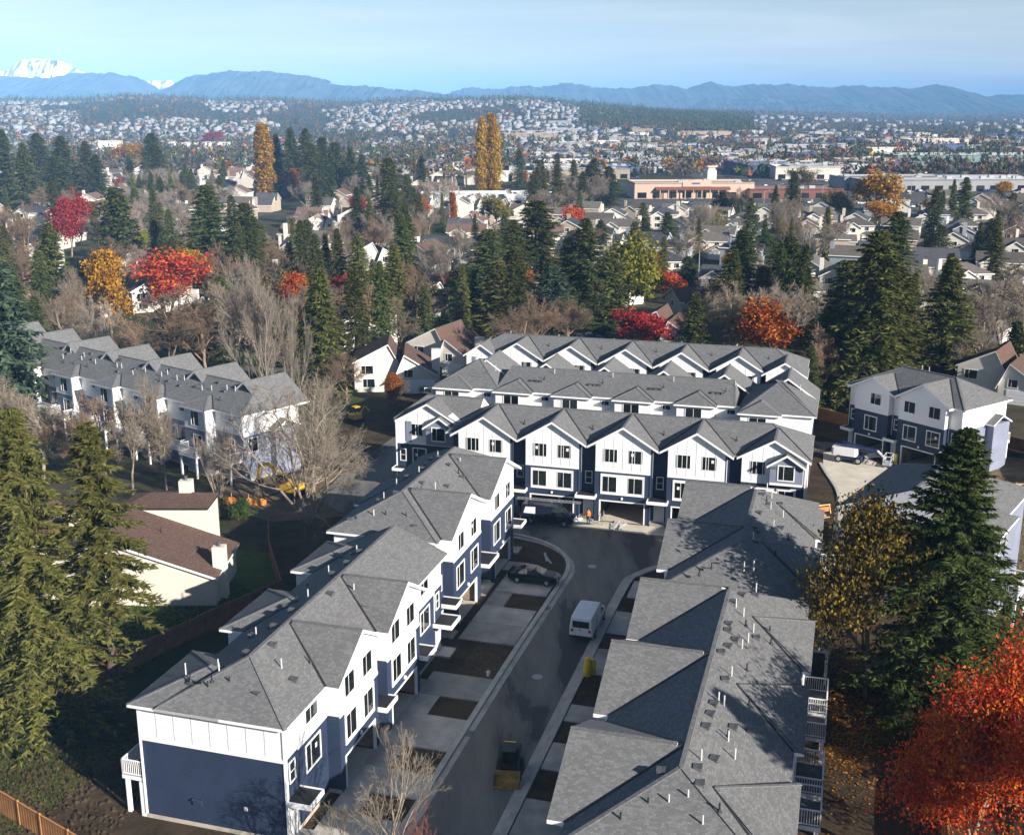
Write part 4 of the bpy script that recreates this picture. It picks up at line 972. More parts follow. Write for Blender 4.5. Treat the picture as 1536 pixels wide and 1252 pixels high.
# clods on bare soil and tufts in the grass
def scatter(name, n, quad, s0, s1, mat, label, cat, seed, tuft=False):
    g = np.random.default_rng(seed); q = np.array([W(*p) for p in quad]); u, v = g.random(n), g.random(n)
    P = ((1-u)*(1-v))[:, None]*q[0]+(u*(1-v))[:, None]*q[1]+(u*v)[:, None]*q[2]+((1-u)*v)[:, None]*q[3]
    s = g.uniform(s0, s1, n)**1.0
    if tuft:
        V = np.zeros((n, 3, 3)); a = g.uniform(0, 6.28, n)
        V[:, 0, :2] = P+np.stack([np.cos(a), np.sin(a)], 1)*s[:, None]*0.5; V[:, 1, :2] = P-np.stack([np.cos(a), np.sin(a)], 1)*s[:, None]*0.5
        V[:, 2, :2] = P+g.normal(0, 0.4, (n, 2))*s[:, None]; V[:, 2, 2] = s*g.uniform(0.6, 1.3, n); V[:, :2, 2] = 0.0
        F = np.arange(n*3).reshape(-1, 3); V = V.reshape(-1, 3)
    else:
        base = np.array([(-.5,-.4,0),(.5,-.45,0),(.4,.5,0),(-.45,.45,0),(-.2,-.15,.42),(.25,.1,.5),(-.1,.25,.38)])
        fc = np.array([(0,1,4),(1,5,4),(1,2,5),(2,6,5),(2,3,6),(3,4,6),(3,0,4),(4,5,6)])
        a = g.uniform(0, 6.28, n); V = np.repeat(base[None], n, 0)*g.uniform(0.7, 1.3, (n, 7, 3))*s[:, None, None]
        x, y = V[..., 0].copy(), V[..., 1].copy(); V[..., 0] = x*np.cos(a)[:, None]-y*np.sin(a)[:, None]+P[:, 0:1]; V[..., 1] = x*np.sin(a)[:, None]+y*np.cos(a)[:, None]+P[:, 1:2]
        F = (fc[None]+(np.arange(n)*7)[:, None, None]).reshape(-1, 3); V = V.reshape(-1, 3)
    tag(link(name, tri_mesh(name, V, F, mat)), label, cat, kind='stuff')
scatter('soil_clods', 2600, [(-56, 42), (-40.5, 42), (-41, 66), (-50, 62)], 0.06, 0.34, 'soil', 'loose dark soil clods in the yard beside the navy end wall', 'soil', 1)
scatter('soil_clods', 2600, [(8, 108), (32, 108), (32, 148), (12, 140)], 0.08, 0.4, 'soil_light', 'loose pale soil clods on the building site at the right', 'soil', 2)
scatter('gravel_scraps', 1500, [(-27.1, 77.1), (-24.2, 77.1), (-24.2, 82.9), (-27.1, 82.9)], 0.03, 0.12, 'soil_light', 'gravel scraps on the widest planting bed', 'gravel', 3)
scatter('lawn_grass', 26000, [(-60, 62), (-52.5, 66), (-48.2, 86), (-60, 92)], 0.08, 0.2, 'leaf_green', 'short lawn grass between the pale house and the brown fence', 'grass', 4, True)
scatter('rough_grass', 5000, [(-56, 46), (-46.5, 46), (-45, 64), (-53, 62)], 0.06, 0.2, 'leaf_green', 'rough green grass in the lower left yard', 'grass', 5, True)
# ---------------------------------------------------------------- trees
def norm(a): return a/np.maximum(np.linalg.norm(a, axis=-1, keepdims=True), 1e-9)
def tubes(P, Q, r0, r1, n=3):
    P, Q = np.asarray(P, float), np.asarray(Q, float); r0, r1 = np.asarray(r0)[:, None], np.asarray(r1)[:, None]
    d = norm(Q-P); up = np.where(np.abs(d[:, 2:3]) < 0.9, np.array([[0, 0, 1.0]]), np.array([[1.0, 0, 0]]))
    a = norm(np.cross(d, up)); b = np.cross(a, d); N = len(P); V = np.zeros((N, 2*n, 3))
    for k in range(n):
        c, s = math.cos(2*math.pi*k/n), math.sin(2*math.pi*k/n)
        V[:, k] = P+(a*c+b*s)*r0; V[:, n+k] = Q+(a*c+b*s)*r1
    F = []
    for k in range(n):
        j = (k+1) % n; F.append(np.stack([np.full(N, j), np.full(N, k), np.full(N, n+k), np.full(N, n+j)], 1))
    F = np.stack(F, 1)+(np.arange(N)*2*n)[:, None, None]
    return V.reshape(-1, 3), F.reshape(-1, 4)
def conifer(seed, h=20.0, r=4.0, nb=240, ns=12, lw=0.34, ll=0.95, base=0.06, droop=0.18, power=0.85, mat='needles_fir', trunk_r=0.28, low=-14, bare=0.0):
    g = np.random.default_rng(seed); tris = []; P, Q, R0, R1 = [], [], [], []
    lump = [(g.uniform(0, 6.28), g.uniform(0.1, 0.9), g.uniform(-0.35, 0.3)) for _ in range(7)]
    for i in range(nb):
        t = base+(1-base)*((i+g.random())/nb)**0.92
        az = i*2.39996+g.uniform(-0.5, 0.5)
        L = r*(1-t)**power*g.uniform(0.62, 1.12)*min(1.0, 0.55+t*4)
        for la, lt, lv in lump: L *= 1+lv*math.exp(-((t-lt)/0.12)**2)*max(0, math.cos(az-la))
        L += 0.22
        el = R(low+(40-low)*t**1.6+g.uniform(-9, 9)); out = np.array([math.cos(az), math.sin(az), 0.0])
        side = np.array([-out[1], out[0], 0.0]); z0 = h*t
        m = max(3, int(ns*(0.35+0.65*L/r)))
        s = (np.arange(m)+g.random(m))/m*(1-bare)+bare
        p = out[None]*(L*s*math.cos(el))[:, None]; p[:, 2] += z0+L*s*math.sin(el)-droop*L*s*s
        p += side[None]*(g.normal(0, 0.06*L, m)*s)[:, None]
        for q in range(3):
            ang = R(g.uniform(15, 75, m))*np.where(g.random(m) < 0.5, -1, 1) if False else np.radians(g.uniform(10, 78, m))*g.choice([-1, 1], m)
            d = out[None]*np.cos(ang)[:, None]+side[None]*np.sin(ang)[:, None]
            d[:, 2] += g.uniform(-0.75, 0.18, m); d = norm(d)
            ln = ll*g.uniform(0.55, 1.25, m)*(1.15-0.45*s)*(0.55+0.45*min(1, L/(0.5*r)))
            wv = norm(np.cross(d, g.normal(0, 1, (m, 3))*0.55+np.array([0, 0, 1.0])))
            w = lw*g.uniform(0.6, 1.2, m)
            tris.append(np.stack([p-wv*w[:, None]*0.5, p+wv*w[:, None]*0.5, p+d*ln[:, None]], 1))
        P.append((0, 0, z0)); Q.append(tuple(p[-1]*0.8+np.array([0, 0, z0])*0.2)); R0.append(0.025+0.02*L/r); R1.append(0.012)
    T = np.concatenate(tris); V = T.reshape(-1, 3); F = np.arange(len(V)).reshape(-1, 3)
    crown = tri_mesh('crown', V, F, mat)
    zz = np.linspace(0, h*0.97, 9); wob = g.normal(0, 0.05, (9, 2)); wob[0] = 0
    pts = np.stack([wob[:, 0], wob[:, 1], zz], 1); rr = trunk_r*(1-zz/h)**0.9+0.02
    V1, F1 = tubes(pts[:-1], pts[1:], rr[:-1], rr[1:], 8); V2, F2 = tubes(P, Q, R0, R1, 3)
    tr = tri_mesh('trunk', np.concatenate([V1, V2]), np.concatenate([F1, F2+len(V1)]), 'bark')
    return dict(h=h, r=r, parts=[('trunk', tr), ('crown', crown)])
def skeleton(seed, h, levels=5, spread=38, upright=0.25, first=0.22, trunk_r=0.22, kids=(3, 5), multi=1, rmin=0.016):
    g = np.random.default_rng(seed); segs = []
    def grow(p, d, L, r, lv):
        n = 3 if lv < 3 else 2; pts = [p]; dirs = []
        for k in range(n):
            d = d+g.normal(0, 0.10+0.05*lv, 3); d[2] += upright*(0.35 if lv else 0.0); d = d/np.linalg.norm(d)
            q = pts[-1]+d*L/n; dirs.append(d)
            segs.append((pts[-1], q, r*(1-0.28*k/n), r*(1-0.28*(k+1)/n), lv)); pts.append(q)
        if lv >= levels: return
        kn = int(g.integers(kids[0], kids[1]+1))
        for k in range(kn):
            t = (first if lv == 0 else 0.25)+(1-(first if lv == 0 else 0.25))*(k+g.uniform(0.2, 1))/kn; t = min(t, 1.0)
            i = min(n-1, int(t*n)); base = pts[i]+(pts[i+1]-pts[i])*(t*n-i)
            a = np.radians(g.uniform(0.55, 1.2)*spread); ax = g.normal(0, 1, 3); ax -= ax.dot(dirs[i])*dirs[i]; ax /= np.linalg.norm(ax)
            nd = dirs[i]*math.cos(a)+ax*math.sin(a)
            grow(base, nd, L*g.uniform(0.48, 0.78)*(1.05-0.25*t), r*0.58*(1.05-0.35*t), lv+1)
        grow(pts[-1], dirs[-1], L*0.55, r*0.66, lv+1)
    for k in range(multi):
        d = np.array([g.normal(0, 0.05+0.045*multi), g.normal(0, 0.05+0.045*multi), 1.0]) if multi > 1 else np.array([0.0, 0.0, 1.0])
        grow(np.array([g.normal(0, 0.15), g.normal(0, 0.15), 0.0])*(multi > 1), d/np.linalg.norm(d), h*0.44, trunk_r, 0)
    zmax = max(max(s[0][2], s[1][2]) for s in segs); k = h/zmax
    return [(a*k, b*k, max(c, rmin), max(d, rmin*0.85), lv) for a, b, c, d, lv in segs]
def bare(seed, h=14.0, mat='bark_grey', **kw):
    S = skeleton(seed, h, **kw)
    big = [s for s in S if s[4] <= 1]; small = [s for s in S if s[4] > 1]
    V, F = tubes([s[0] for s in big], [s[1] for s in big], [s[2] for s in big], [s[3] for s in big], 6)
    tr = tri_mesh('trunk', V, F, mat)
    V, F = tubes([s[0] for s in small], [s[1] for s in small], [s[2] for s in small], [s[3] for s in small], 3)
    cr = tri_mesh('crown', V, F, mat)
    rr = np.percentile(np.hypot([s[1][0] for s in small], [s[1][1] for s in small]), 96)
    return dict(h=h, r=rr, parts=[('trunk', tr), ('crown', cr)]), S
def leafy(seed, h=12.0, r=4.5, clusters=260, per=34, leaf=0.26, mat='leaf_red', base=0.18, shape='round', bark='bark_grey', spread=0.62, keep=1.0, levels=4):
    g = np.random.default_rng(seed)
    S = skeleton(seed+50, h*0.94, levels=levels, spread=40, upright=0.3, trunk_r=0.2*h/12)
    sx = np.array([s[1] for s in S if s[4] >= 2]); rr = np.percentile(np.hypot(sx[:, 0], sx[:, 1]), 95); k = r*0.92/rr
    S = [(a*[k, k, 1], b*[k, k, 1], c, d, lv) for a, b, c, d, lv in S]
    tips = np.array([s[1] for s in S if s[4] >= max(2, levels-1)])
    tips = tips[tips[:, 2] > h*base]
    C = tips[g.integers(0, len(tips), clusters)]+g.normal(0, 0.045*h if shape != 'column' else 0.03*h, (clusters, 3))
    if shape == 'column':
        t = np.clip((C[:, 2]/h-base)/(1-base), 0, 1); tt = g.random(clusters)**0.9; t = tt; lim = r*(0.10+0.95*np.sin(np.pi*np.clip(t*0.86+0.14, 0, 1))**0.7)*g.uniform(0.7, 1.05, clusters)
        q = np.hypot(C[:, 0], C[:, 1]); f = np.minimum(1, lim/np.maximum(q, 1e-6)); C[:, :2] *= f[:, None]
        C[:, 2] = h*base+tt*(h*(1-base)-0.3)
    if keep < 1: C = C[g.random(len(C)) < keep]
    L = np.repeat(C, per, 0)+g.normal(0, spread, (len(C)*per, 3))*np.array([1, 1, 0.75])
    n = len(L); a = norm(g.normal(0, 1, (n, 3))+np.array([0, 0, 0.6])); u = norm(np.cross(a, g.normal(0, 1, (n, 3)))); v = np.cross(a, u)
    s = leaf*g.uniform(0.6, 1.3, n)[:, None]
    Q = np.stack([L-u*s, L+v*s*0.62, L+u*s, L-v*s*0.62], 1); V = Q.reshape(-1, 3); F = np.arange(len(V)).reshape(-1, 4)
    cr = tri_mesh('crown', V, F, mat)
    V, F = tubes([s[0] for s in S], [s[1] for s in S], [s[2] for s in S], [s[3] for s in S], 4)
    tr = tri_mesh('trunk', V, F, bark)
    return dict(h=h, r=r, parts=[('trunk', tr), ('crown', cr)])
T = {}
T['fir'] = [conifer(11+k, 20, 4.3, 250, 17, 0.30, 0.92, droop=0.14+0.05*k, power=0.74-0.09*k, bare=0.05*k) for k in range(5)]
T['spruce'] = [conifer(21+k, 20, 2.9, 230, 11, 0.34, 0.95, droop=0.28, mat='needles_spruce', power=0.75) for k in range(2)]
T['pine'] = [conifer(31+k, 18, 5.0, 190, 12, 0.45, 1.1, mat='needles_blue', power=0.6, low=-6, base=0.12) for k in range(2)]
T['cedar'] = [conifer(41+k, 12, 2.0, 230, 7, 0.40, 0.9, mat='needles_cedar', power=0.6, low=20, base=0.02, droop=0.0) for k in range(2)]
T['dense'] = [conifer(45+k, 18, 4.4, 330, 9, 0.5, 1.1, mat='needles_fir', power=0.45, low=5, base=0.03, droop=0.05) for k in range(2)]
T['red'] = [leafy(51, 12, 4.4, 240, 30, 0.27, 'leaf_crimson'), leafy(52, 12, 3.9, 220, 30, 0.27, 'leaf_red')]
T['orange'] = [leafy(53, 12, 4.0, 230, 30, 0.26, 'leaf_orange', shape='column'), leafy(54, 12, 3.6, 200, 30, 0.27, 'leaf_orange')]
T['gold'] = [leafy(55, 13, 4.4, 240, 30, 0.28, 'leaf_gold'), leafy(56, 13, 4.0, 190, 26, 0.28, 'leaf_gold')]
T['poplar'] = [leafy(57, 30, 4.0, 420, 30, 0.42, 'leaf_gold', 0.05, 'column'), leafy(58, 30, 3.6, 380, 30, 0.42, 'leaf_gold', 0.05, 'column')]
T['lime'] = [leafy(59, 14, 4.6, 260, 30, 0.28, 'leaf_lime')]
T['green'] = [leafy(60, 8, 4.0, 220, 30, 0.26, 'leaf_green', 0.05), leafy(61, 6, 3.4, 180, 30, 0.24, 'leaf_green', 0.02)]
T['bare'] = [bare(71+k, 14, 'bark_grey', levels=5, spread=38, kids=(4, 5))[0] for k in range(3)]
T['brown'] = [bare(75+k, 13, 'twig_brown', levels=5, spread=42, kids=(4, 5))[0] for k in range(2)]
T['birch'] = [bare(78+k, 18, 'bark_birch', levels=5, spread=24, upright=0.45, kids=(3, 4), multi=5, trunk_r=0.16)[0] for k in range(2)]
T['rustleaf'] = [leafy(81, 12, 4.2, 150, 22, 0.24, 'leaf_rust', keep=0.8, levels=5)]
NAMES = dict(fir='conifer_tree', spruce='spruce_tree', pine='pine_tree', cedar='cypress_tree', dense='conifer_tree', red='red_maple', orange='orange_tree', gold='golden_tree',
             poplar='poplar_tree', lime='yellow_green_tree', green='shrub', bare='bare_tree', brown='bare_tree', birch='birch_tree', rustleaf='autumn_tree')
CAT = dict(green='shrub')
_cnt = {}
def tree(kind, x, y, h, w=None, label='', group=None, var=None, z=0.0, rz=None):
    L = T[kind]; k = _cnt.get(kind, 0); _cnt[kind] = k+1
    t = L[(k if var is None else var) % len(L)]
    o = thing(NAMES[kind], (x, y, z), random.uniform(0, 6.28) if rz is None else rz, label, CAT.get(kind, 'tree'), group)
    sz = h/t['h']; sx = sz if w is None else w/t['r']
    o.scale = (sx, sx, sz)
    for nm, me in t['parts']: link(nm, me, o)
    PLACED.append((x, y, max(1.5, (w or t['r']*sz)*0.6)))
    return o
PLACED = []
def tree_px(kind, px, ytop, ybase, label, wpx=None, group=None, var=None, rz=None):
    x, y = ground_at(px, ybase); h = height_for(x, y, ytop)
    w = None if wpx is None else wpx/2.0/1782.0*math.hypot(y, 30)*(1.45 if kind == 'fir' else 1.3 if kind in ('spruce', 'pine', 'dense') else 1.12)
    return tree(kind, x, y, h, w, label, group, var, 0.0, rz)
# hero trees
T['heroL'] = [conifer(101, 23, 4.6, 300, 48, 0.17, 0.58, base=0.10, droop=0.34, mat='needles_spruce', power=0.62, low=-22, trunk_r=0.34),
              conifer(102, 22, 3.9, 150, 46, 0.18, 0.6, base=0.40, droop=0.36, mat='needles_spruce', power=0.6, low=-20, trunk_r=0.33, bare=0.1)]
T['heroR'] = [conifer(103, 24, 7.2, 480, 52, 0.21, 0.66, base=0.05, droop=0.12, mat='needles_fir', power=0.68, low=-12, trunk_r=0.4)]
NAMES['heroL'] = 'spruce_tree'; NAMES['heroR'] = 'conifer_tree'
tree('heroL', -33.4, 73.6, 23.6, 6.6, 'tall drooping yellow-green spruce at the left edge in front of the pale house', var=0)
tree('heroL', -29.0, 75.2, 22.2, 5.4, 'tall spruce with a long bare pale trunk beside the brown fence', var=1)
tree('heroL', -39.0, 76.0, 22.0, 6.4, 'yellow-green spruce cut off by the left picture edge beside the drooping spruce', var=0)
tree_px('heroR', 1408, 645, 1068, 'huge dark green conifer at the right behind the scarlet maple', 320, var=0, rz=0.7)
T['maple'] = [leafy(104, 15, 7.8, 1150, 52, 0.125, 'leaf_maple', 0.06, spread=0.62, levels=5)]; NAMES['maple'] = 'red_maple'
tree_px('maple', 1436, 962, 1345, 'large scarlet maple in the lower right corner', 330, var=0, rz=2.0)
T['brownhero'] = [leafy(105, 13, 5.0, 520, 46, 0.14, 'leaf_rust', 0.10, spread=0.55, levels=5)]; NAMES['brownhero'] = 'autumn_tree'
tree_px('brownhero', 1298, 712, 1045, 'thinning brown and gold tree against the left side of the huge conifer', 180, var=0, rz=1.0)
T['spreading'] = [bare(106, 17, 'bark_pale', levels=5, spread=40, upright=0.10, kids=(3, 4), multi=7, trunk_r=0.17, rmin=0.011)[0]]; NAMES['spreading'] = 'bare_tree'
tree('spreading', -21.6, 115.2, 17.0, 9.8, 'wide bare pale tree spreading over the turning circle left of the street', var=0)
tree('heroR', *W(23.0, 47.0), 23.0, 6.5, 'tall dark conifer standing beyond the right picture edge', var=0)
tree('heroR', *W(30.0, 62.0), 21.0, 6.0, 'second dark conifer standing beyond the right picture edge', var=0)
T['corner'] = [bare(107, 9, 'bark_pale', levels=5, spread=34, upright=0.3, kids=(3, 3), multi=2, trunk_r=0.08, rmin=0.006)[0], bare(108, 7, 'twig_red', levels=5, spread=34, upright=0.3, kids=(3, 3), multi=2, trunk_r=0.06, rmin=0.006)[0]]
NAMES['corner'] = 'bare_tree'
tree('corner', -6.8, 54.8, 10.6, 3.8, 'bare pale tree rising from the bottom edge beside the street', var=0)
tree('corner', -3.6, 53.0, 7.4, 2.6, 'reddish bare sapling at the bottom edge beside the bare pale tree', var=1)
tree('corner', -9.6, 55.5, 6.6, 2.4, 'small bare tree in front of the navy wall at the bottom edge', var=0)
# middle distance, one by one: kind, sight x, top, base, label, width
for k in [
    ('pine', 25, 392, 640, 'bluish green pine at the left edge in front of the grey row', 130), ('fir', 88, 335, 500, 'conifer standing between the red tree and the gold tree at the left', 78),
    ('dense', 183, 283, 408, 'rounded dark conifer among the brown roofs at the left', 62), ('fir', 318, 278, 425, 'broad dark conifer left of the brown roofed house', 88),
    ('fir', 372, 305, 425, 'dark conifer right beside the broad dark conifer', 70), ('red', 108, 298, 385, 'scarlet tree above the conifers at the far left', 58),
    ('gold', 168, 368, 500, 'golden tree in front of the brown roofs at the left', 72), ('red', 268, 374, 470, 'deep red maple in the middle of the brown roofed houses', 82),
    ('brown', 255, 420, 560, 'large leafless brown tree below the deep red maple', 130), ('birch', 148, 440, 535, 'pale leafless birch behind the grey row', 84),
    ('brown', 40, 300, 420, 'leafless brown tree at the left edge above the pine', 90), ('birch', 405, 378, 655, 'tall pale birch clump beside the end of the grey row', 110),
    ('birch', 440, 430, 640, 'slender pale birch right of the tall birch clump', 60), ('spruce', 488, 402, 598, 'narrow dark spruce right of the birch clump', 70),
    ('spruce', 540, 350, 475, 'narrow spruce behind the brown roofed duplex', 50), ('spruce', 594, 366, 508, 'narrow spruce standing right above the brown roofed duplex', 54),
    ('bare', 510, 335, 420, 'grey leafless tree above the narrow spruces', 70), ('brown', 625, 385, 500, 'leafless brown tree beside the narrow spruce', 80),
    ('fir', 733, 345, 480, 'dark conifer left of the central conifer group', 80), ('spruce', 748, 392, 512, 'yellow-green conifer behind the farthest new row', 92),
    ('fir', 802, 302, 450, 'tall pointed conifer in the middle of the picture', 84), ('pine', 828, 398, 512, 'grey-green pine behind the farthest new row', 80),
    ('fir', 876, 328, 492, 'tall dark conifer right of the middle', 84), ('lime', 945, 348, 486, 'yellow-green tree right of the tall dark conifer', 82),
    ('orange', 785, 402, 455, 'orange shrubby tree among the central conifers', 40), ('red', 970, 466, 530, 'crimson tree right behind the farthest new row', 76),
    ('red', 1000, 403, 452, 'red maple left of the long brown roofed house', 54), ('dense', 1030, 385, 440, 'dark green cone shaped shrub tree beside the red maple', 36),
    ('fir', 1108, 345, 498, 'conifer left of the orange tree', 84), ('fir', 1176, 355, 498, 'dark conifer right behind the orange tree', 76),
    ('orange', 1155, 443, 548, 'pyramid shaped orange tree behind the right end of the farthest row', 80), ('fir', 1298, 348, 612, 'massive dark conifer behind the askew townhouse block', 112),
    ('fir', 1258, 392, 590, 'dark conifer on the left flank of the massive conifer', 90), ('fir', 1412, 388, 575, 'dark conifer right of the massive conifer', 96),
    ('brown', 1078, 468, 540, 'leafless brown tree left of the orange tree', 80), ('bare', 1500, 385, 520, 'grey leafless tree near the right picture edge', 110),
    ('bare', 1438, 495, 585, 'grey leafless tree behind the askew townhouse block', 90), ('bare', 1222, 420, 560, 'leafless grey tree left of the massive conifer', 80),
    ('brown', 1230, 480, 610, 'thin leafless brown tree beside the askew townhouse block', 60), ('brown', 600, 560, 600, 'small russet tree by the fence behind the long row', 36),
    ('orange', 590, 562, 606, 'small orange leaved tree at the left end of the long row', 30), ('fir', 1210, 520, 620, 'dark young conifer between the far row and the askew block', 46),
    ('cedar', 661, 548, 572, 'small bright green cypress beside the brown roofed duplex', 8), ('bare', 65, 590, 720, 'pale leafless tree leaning in front of the grey row', 110),
    ('bare', 200, 560, 745, 'grey leafless tree in front of the grey row balconies', 110), ('brown', 120, 610, 720, 'brown leafless tree in front of the grey row', 80),
    ('fir', 1335, 318, 470, 'conifer top behind the massive conifer', 70), ('brown', 1185, 395, 470, 'leafless brown tree behind the dark conifer', 60),
    ('bare', 690, 330, 420, 'leafless tree above the white gabled house', 60), ('brown', 560, 320, 400, 'leafless russet tree in the houses left of centre', 60),
    ('poplar', 398, 186, 297, 'single golden poplar column left of the dark conifer clump', 30), ('poplar', 726, 176, 292, 'leftmost of the tall golden poplars', 18),
    ('poplar', 737, 172, 292, 'tallest of the golden poplars', 22), ('poplar', 746, 190, 292, 'rightmost of the tall golden poplars', 18),
    ('gold', 1315, 256, 335, 'bright orange-gold tree at the shopping street on the right', 56), ('gold', 1322, 298, 338, 'lower golden tree beside the bright orange-gold tree', 46),
    ('gold', 195, 214, 256, 'round golden tree in the far left neighbourhood', 38), ('orange', 445, 252, 296, 'orange tree below the dark conifer clump', 26),
    ('orange', 678, 290, 345, 'narrow orange tree left of the white commercial building', 16), ('lime', 745, 290, 345, 'yellow willow left of the tall pointed conifer', 44),
    ('cedar', 203, 262, 325, 'left of two bright green cypresses', 12), ('cedar', 258, 258, 305, 'right of two bright green cypresses', 11), ('cedar', 214, 285, 330, 'broad bright green cypress below the pair of cypresses', 24),
    ('red', 320, 198, 222, 'distant crimson trees in the left neighbourhood', 30), ('lime', 1068, 315, 362, 'yellow tree among the grey roofs', 36), ('gold', 1505, 270, 306, 'round golden tree at the far right car park', 30),
    ('dense', 1085, 288, 325, 'dark rounded conifer in front of the strip mall', 44), ('dense', 1195, 330, 372, 'dark conifer in the grey roofed houses', 22), ('fir', 1405, 338, 400, 'dark conifer among the grey roofs at the right', 44),
    ('rustleaf', 1200, 248, 285, 'brown-gold tree beside the strip mall', 40), ('lime', 1262, 285, 330, 'olive tree at the shopping street', 36), ('rustleaf', 1240, 282, 326, 'brown tree at the shopping street', 30),
    ('brown', 310, 440, 560, 'leafless brown tree below right of the deep red maple', 120), ('brown', 205, 470, 560, 'leafless russet tree right above the grey row', 90), ('bare', 355, 420, 560, 'grey leafless tree left of the birch clump', 100),
    ('brown', 420, 370, 470, 'leafless brown tree right of the broad dark conifers', 90), ('bare', 110, 400, 510, 'grey leafless tree left of the golden tree', 80), ('brown', 470, 360, 450, 'leafless brown tree over the charcoal roof', 80),
    ('brown', 555, 420, 520, 'leafless brown tree between the narrow spruces', 80), ('bare', 650, 420, 500, 'grey leafless tree left of the central conifers', 70), ('brown', 520, 520, 600, 'low brown tree beside the wide bare tree', 80),
    ('fir', 700, 400, 505, 'dark conifer at the left of the central conifer group', 70), ('fir', 770, 330, 470, 'dark conifer left of the tall pointed conifer', 70), ('fir', 850, 360, 490, 'dark conifer left of the tall dark conifer', 60),
    ('dense', 915, 380, 490, 'brownish dark conifer between the tall dark conifer and the yellow-green tree', 56), ('fir', 1330, 400, 600, 'dark conifer on the right flank of the massive conifer', 100), ('fir', 1140, 400, 505, 'slim conifer peeking over the top of the pyramid shaped orange tree', 60),
    ('fir', 1240, 460, 600, 'shadowy conifer at the left foot of the massive conifer', 80), ('bare', 1380, 470, 560, 'grey leafless tree right of the massive conifer', 70), ('brown', 1460, 430, 520, 'leafless brown tree left of the right edge tree', 80),
    ('bare', 250, 600, 735, 'grey leafless tree before the middle of the grey row', 90), ('brown', 160, 580, 730, 'brown leafless tree before the left part of the grey row', 100), ('birch', 330, 640, 760, 'pale leafless tree at the foot of the grey row balconies', 60), ('bare', 20, 560, 700, 'grey leafless tree at the left end of the grey row', 100),
    ('pine', 5, 470, 640, 'dark pine cut by the left picture edge', 90), ('bare', 1530, 420, 560, 'grey leafless tree cut by the right picture edge', 90)]:
    tree_px(k[0], k[1], k[2], k[3], k[4], k[5])
for k, (px, yt, yb) in enumerate(((418, 200, 292), (440, 192, 294), (462, 193, 294), (486, 206, 292), (506, 214, 296), (528, 222, 296), (545, 232, 300), (470, 215, 300))):
    tree_px('fir', px, yt, yb, ['leftmost conifer', 'second conifer from the left', 'third conifer from the left', 'fourth conifer from the left', 'third conifer from the right', 'second conifer from the right', 'rightmost conifer', 'lower front conifer'][k]+' of the dark clump right of the single poplar', 36, 'conifers of the tall dark clump')
for px, yt, yb, wd in ((585, 238, 345, 52), (590, 285, 350, 40), (15, 195, 310, 50), (45, 215, 330, 46), (62, 200, 285, 44), (100, 205, 300, 44), (90, 235, 320, 50), (135, 212, 300, 46), (150, 232, 310, 40), (232, 200, 280, 44), (238, 215, 290, 36),
                       (810, 240, 320, 30), (835, 248, 318, 30), (860, 240, 310, 26), (890, 238, 305, 40), (912, 250, 308, 34), (800, 262, 322, 30), (900, 330, 380, 36), (1000, 318, 372, 40), (965, 328, 378, 34)):
    tree_px('fir', px, yt, yb, 'tall dark conifer '+place_words(*ground_at(px, yb)), wd, 'conifers among the middle distance houses')
# hedges and shrubs
for px, yb, h, wd, lab in ((292, 772, 2.4, 2.0, 'bright green hedge bush behind the pale house'), (318, 775, 1.9, 1.5, 'low green bush right of the hedge bush'), (358, 782, 2.6, 1.3, 'clipped green bush beside the orange safety fence'),
                           (632, 588, 1.6, 1.2, 'dark round bush beside the brown roofed duplex'), (572, 585, 1.5, 1.1, 'dark round bush left of the brown roofed duplex'), (1490, 545, 2.0, 3.0, 'yellowish bush beside the brown roofed house at the right'),
                           (905, 500, 1.8, 2.6, 'green bush by the parked grey car'), (385, 545, 2.4, 3.5, 'dark green hedge behind the grey row'), (300, 540, 2.2, 3.0, 'green shrub behind the grey row'), (350, 535, 2.0, 2.6, 'green shrub between hedge and birch')):
    x, y = ground_at(px, yb); tree('green', x, y, h, wd, lab)
# fallen leaves on the path behind the right row
g = np.random.default_rng(5); n = 3200
b_, a_ = np.clip(g.normal(2.8, 1.5, n), 0.5, 8), g.normal(79, 5, n); xy = np.stack([b_*CA+a_*SA, -b_*SA+a_*CA, np.full(n, 0.03)], 1)
u = norm(g.normal(0, 1, (n, 3))*[1, 1, 0.2]); v = norm(np.cross(u, g.normal(0, 0.3, (n, 3))+[0, 0, 1])); s = g.uniform(0.06, 0.12, n)[:, None]
xy[:, 2] += 0.03
Q = np.stack([xy-u*s, xy+v*s*0.7, xy+u*s, xy-v*s*0.7], 1).reshape(-1, 3)
tag(link('fallen_leaves', tri_mesh('fallen_leaves', Q, np.arange(len(Q)).reshape(-1, 4), 'leaf_litter')), 'orange and brown fallen leaves on the path behind the right row', 'leaves', kind='stuff')
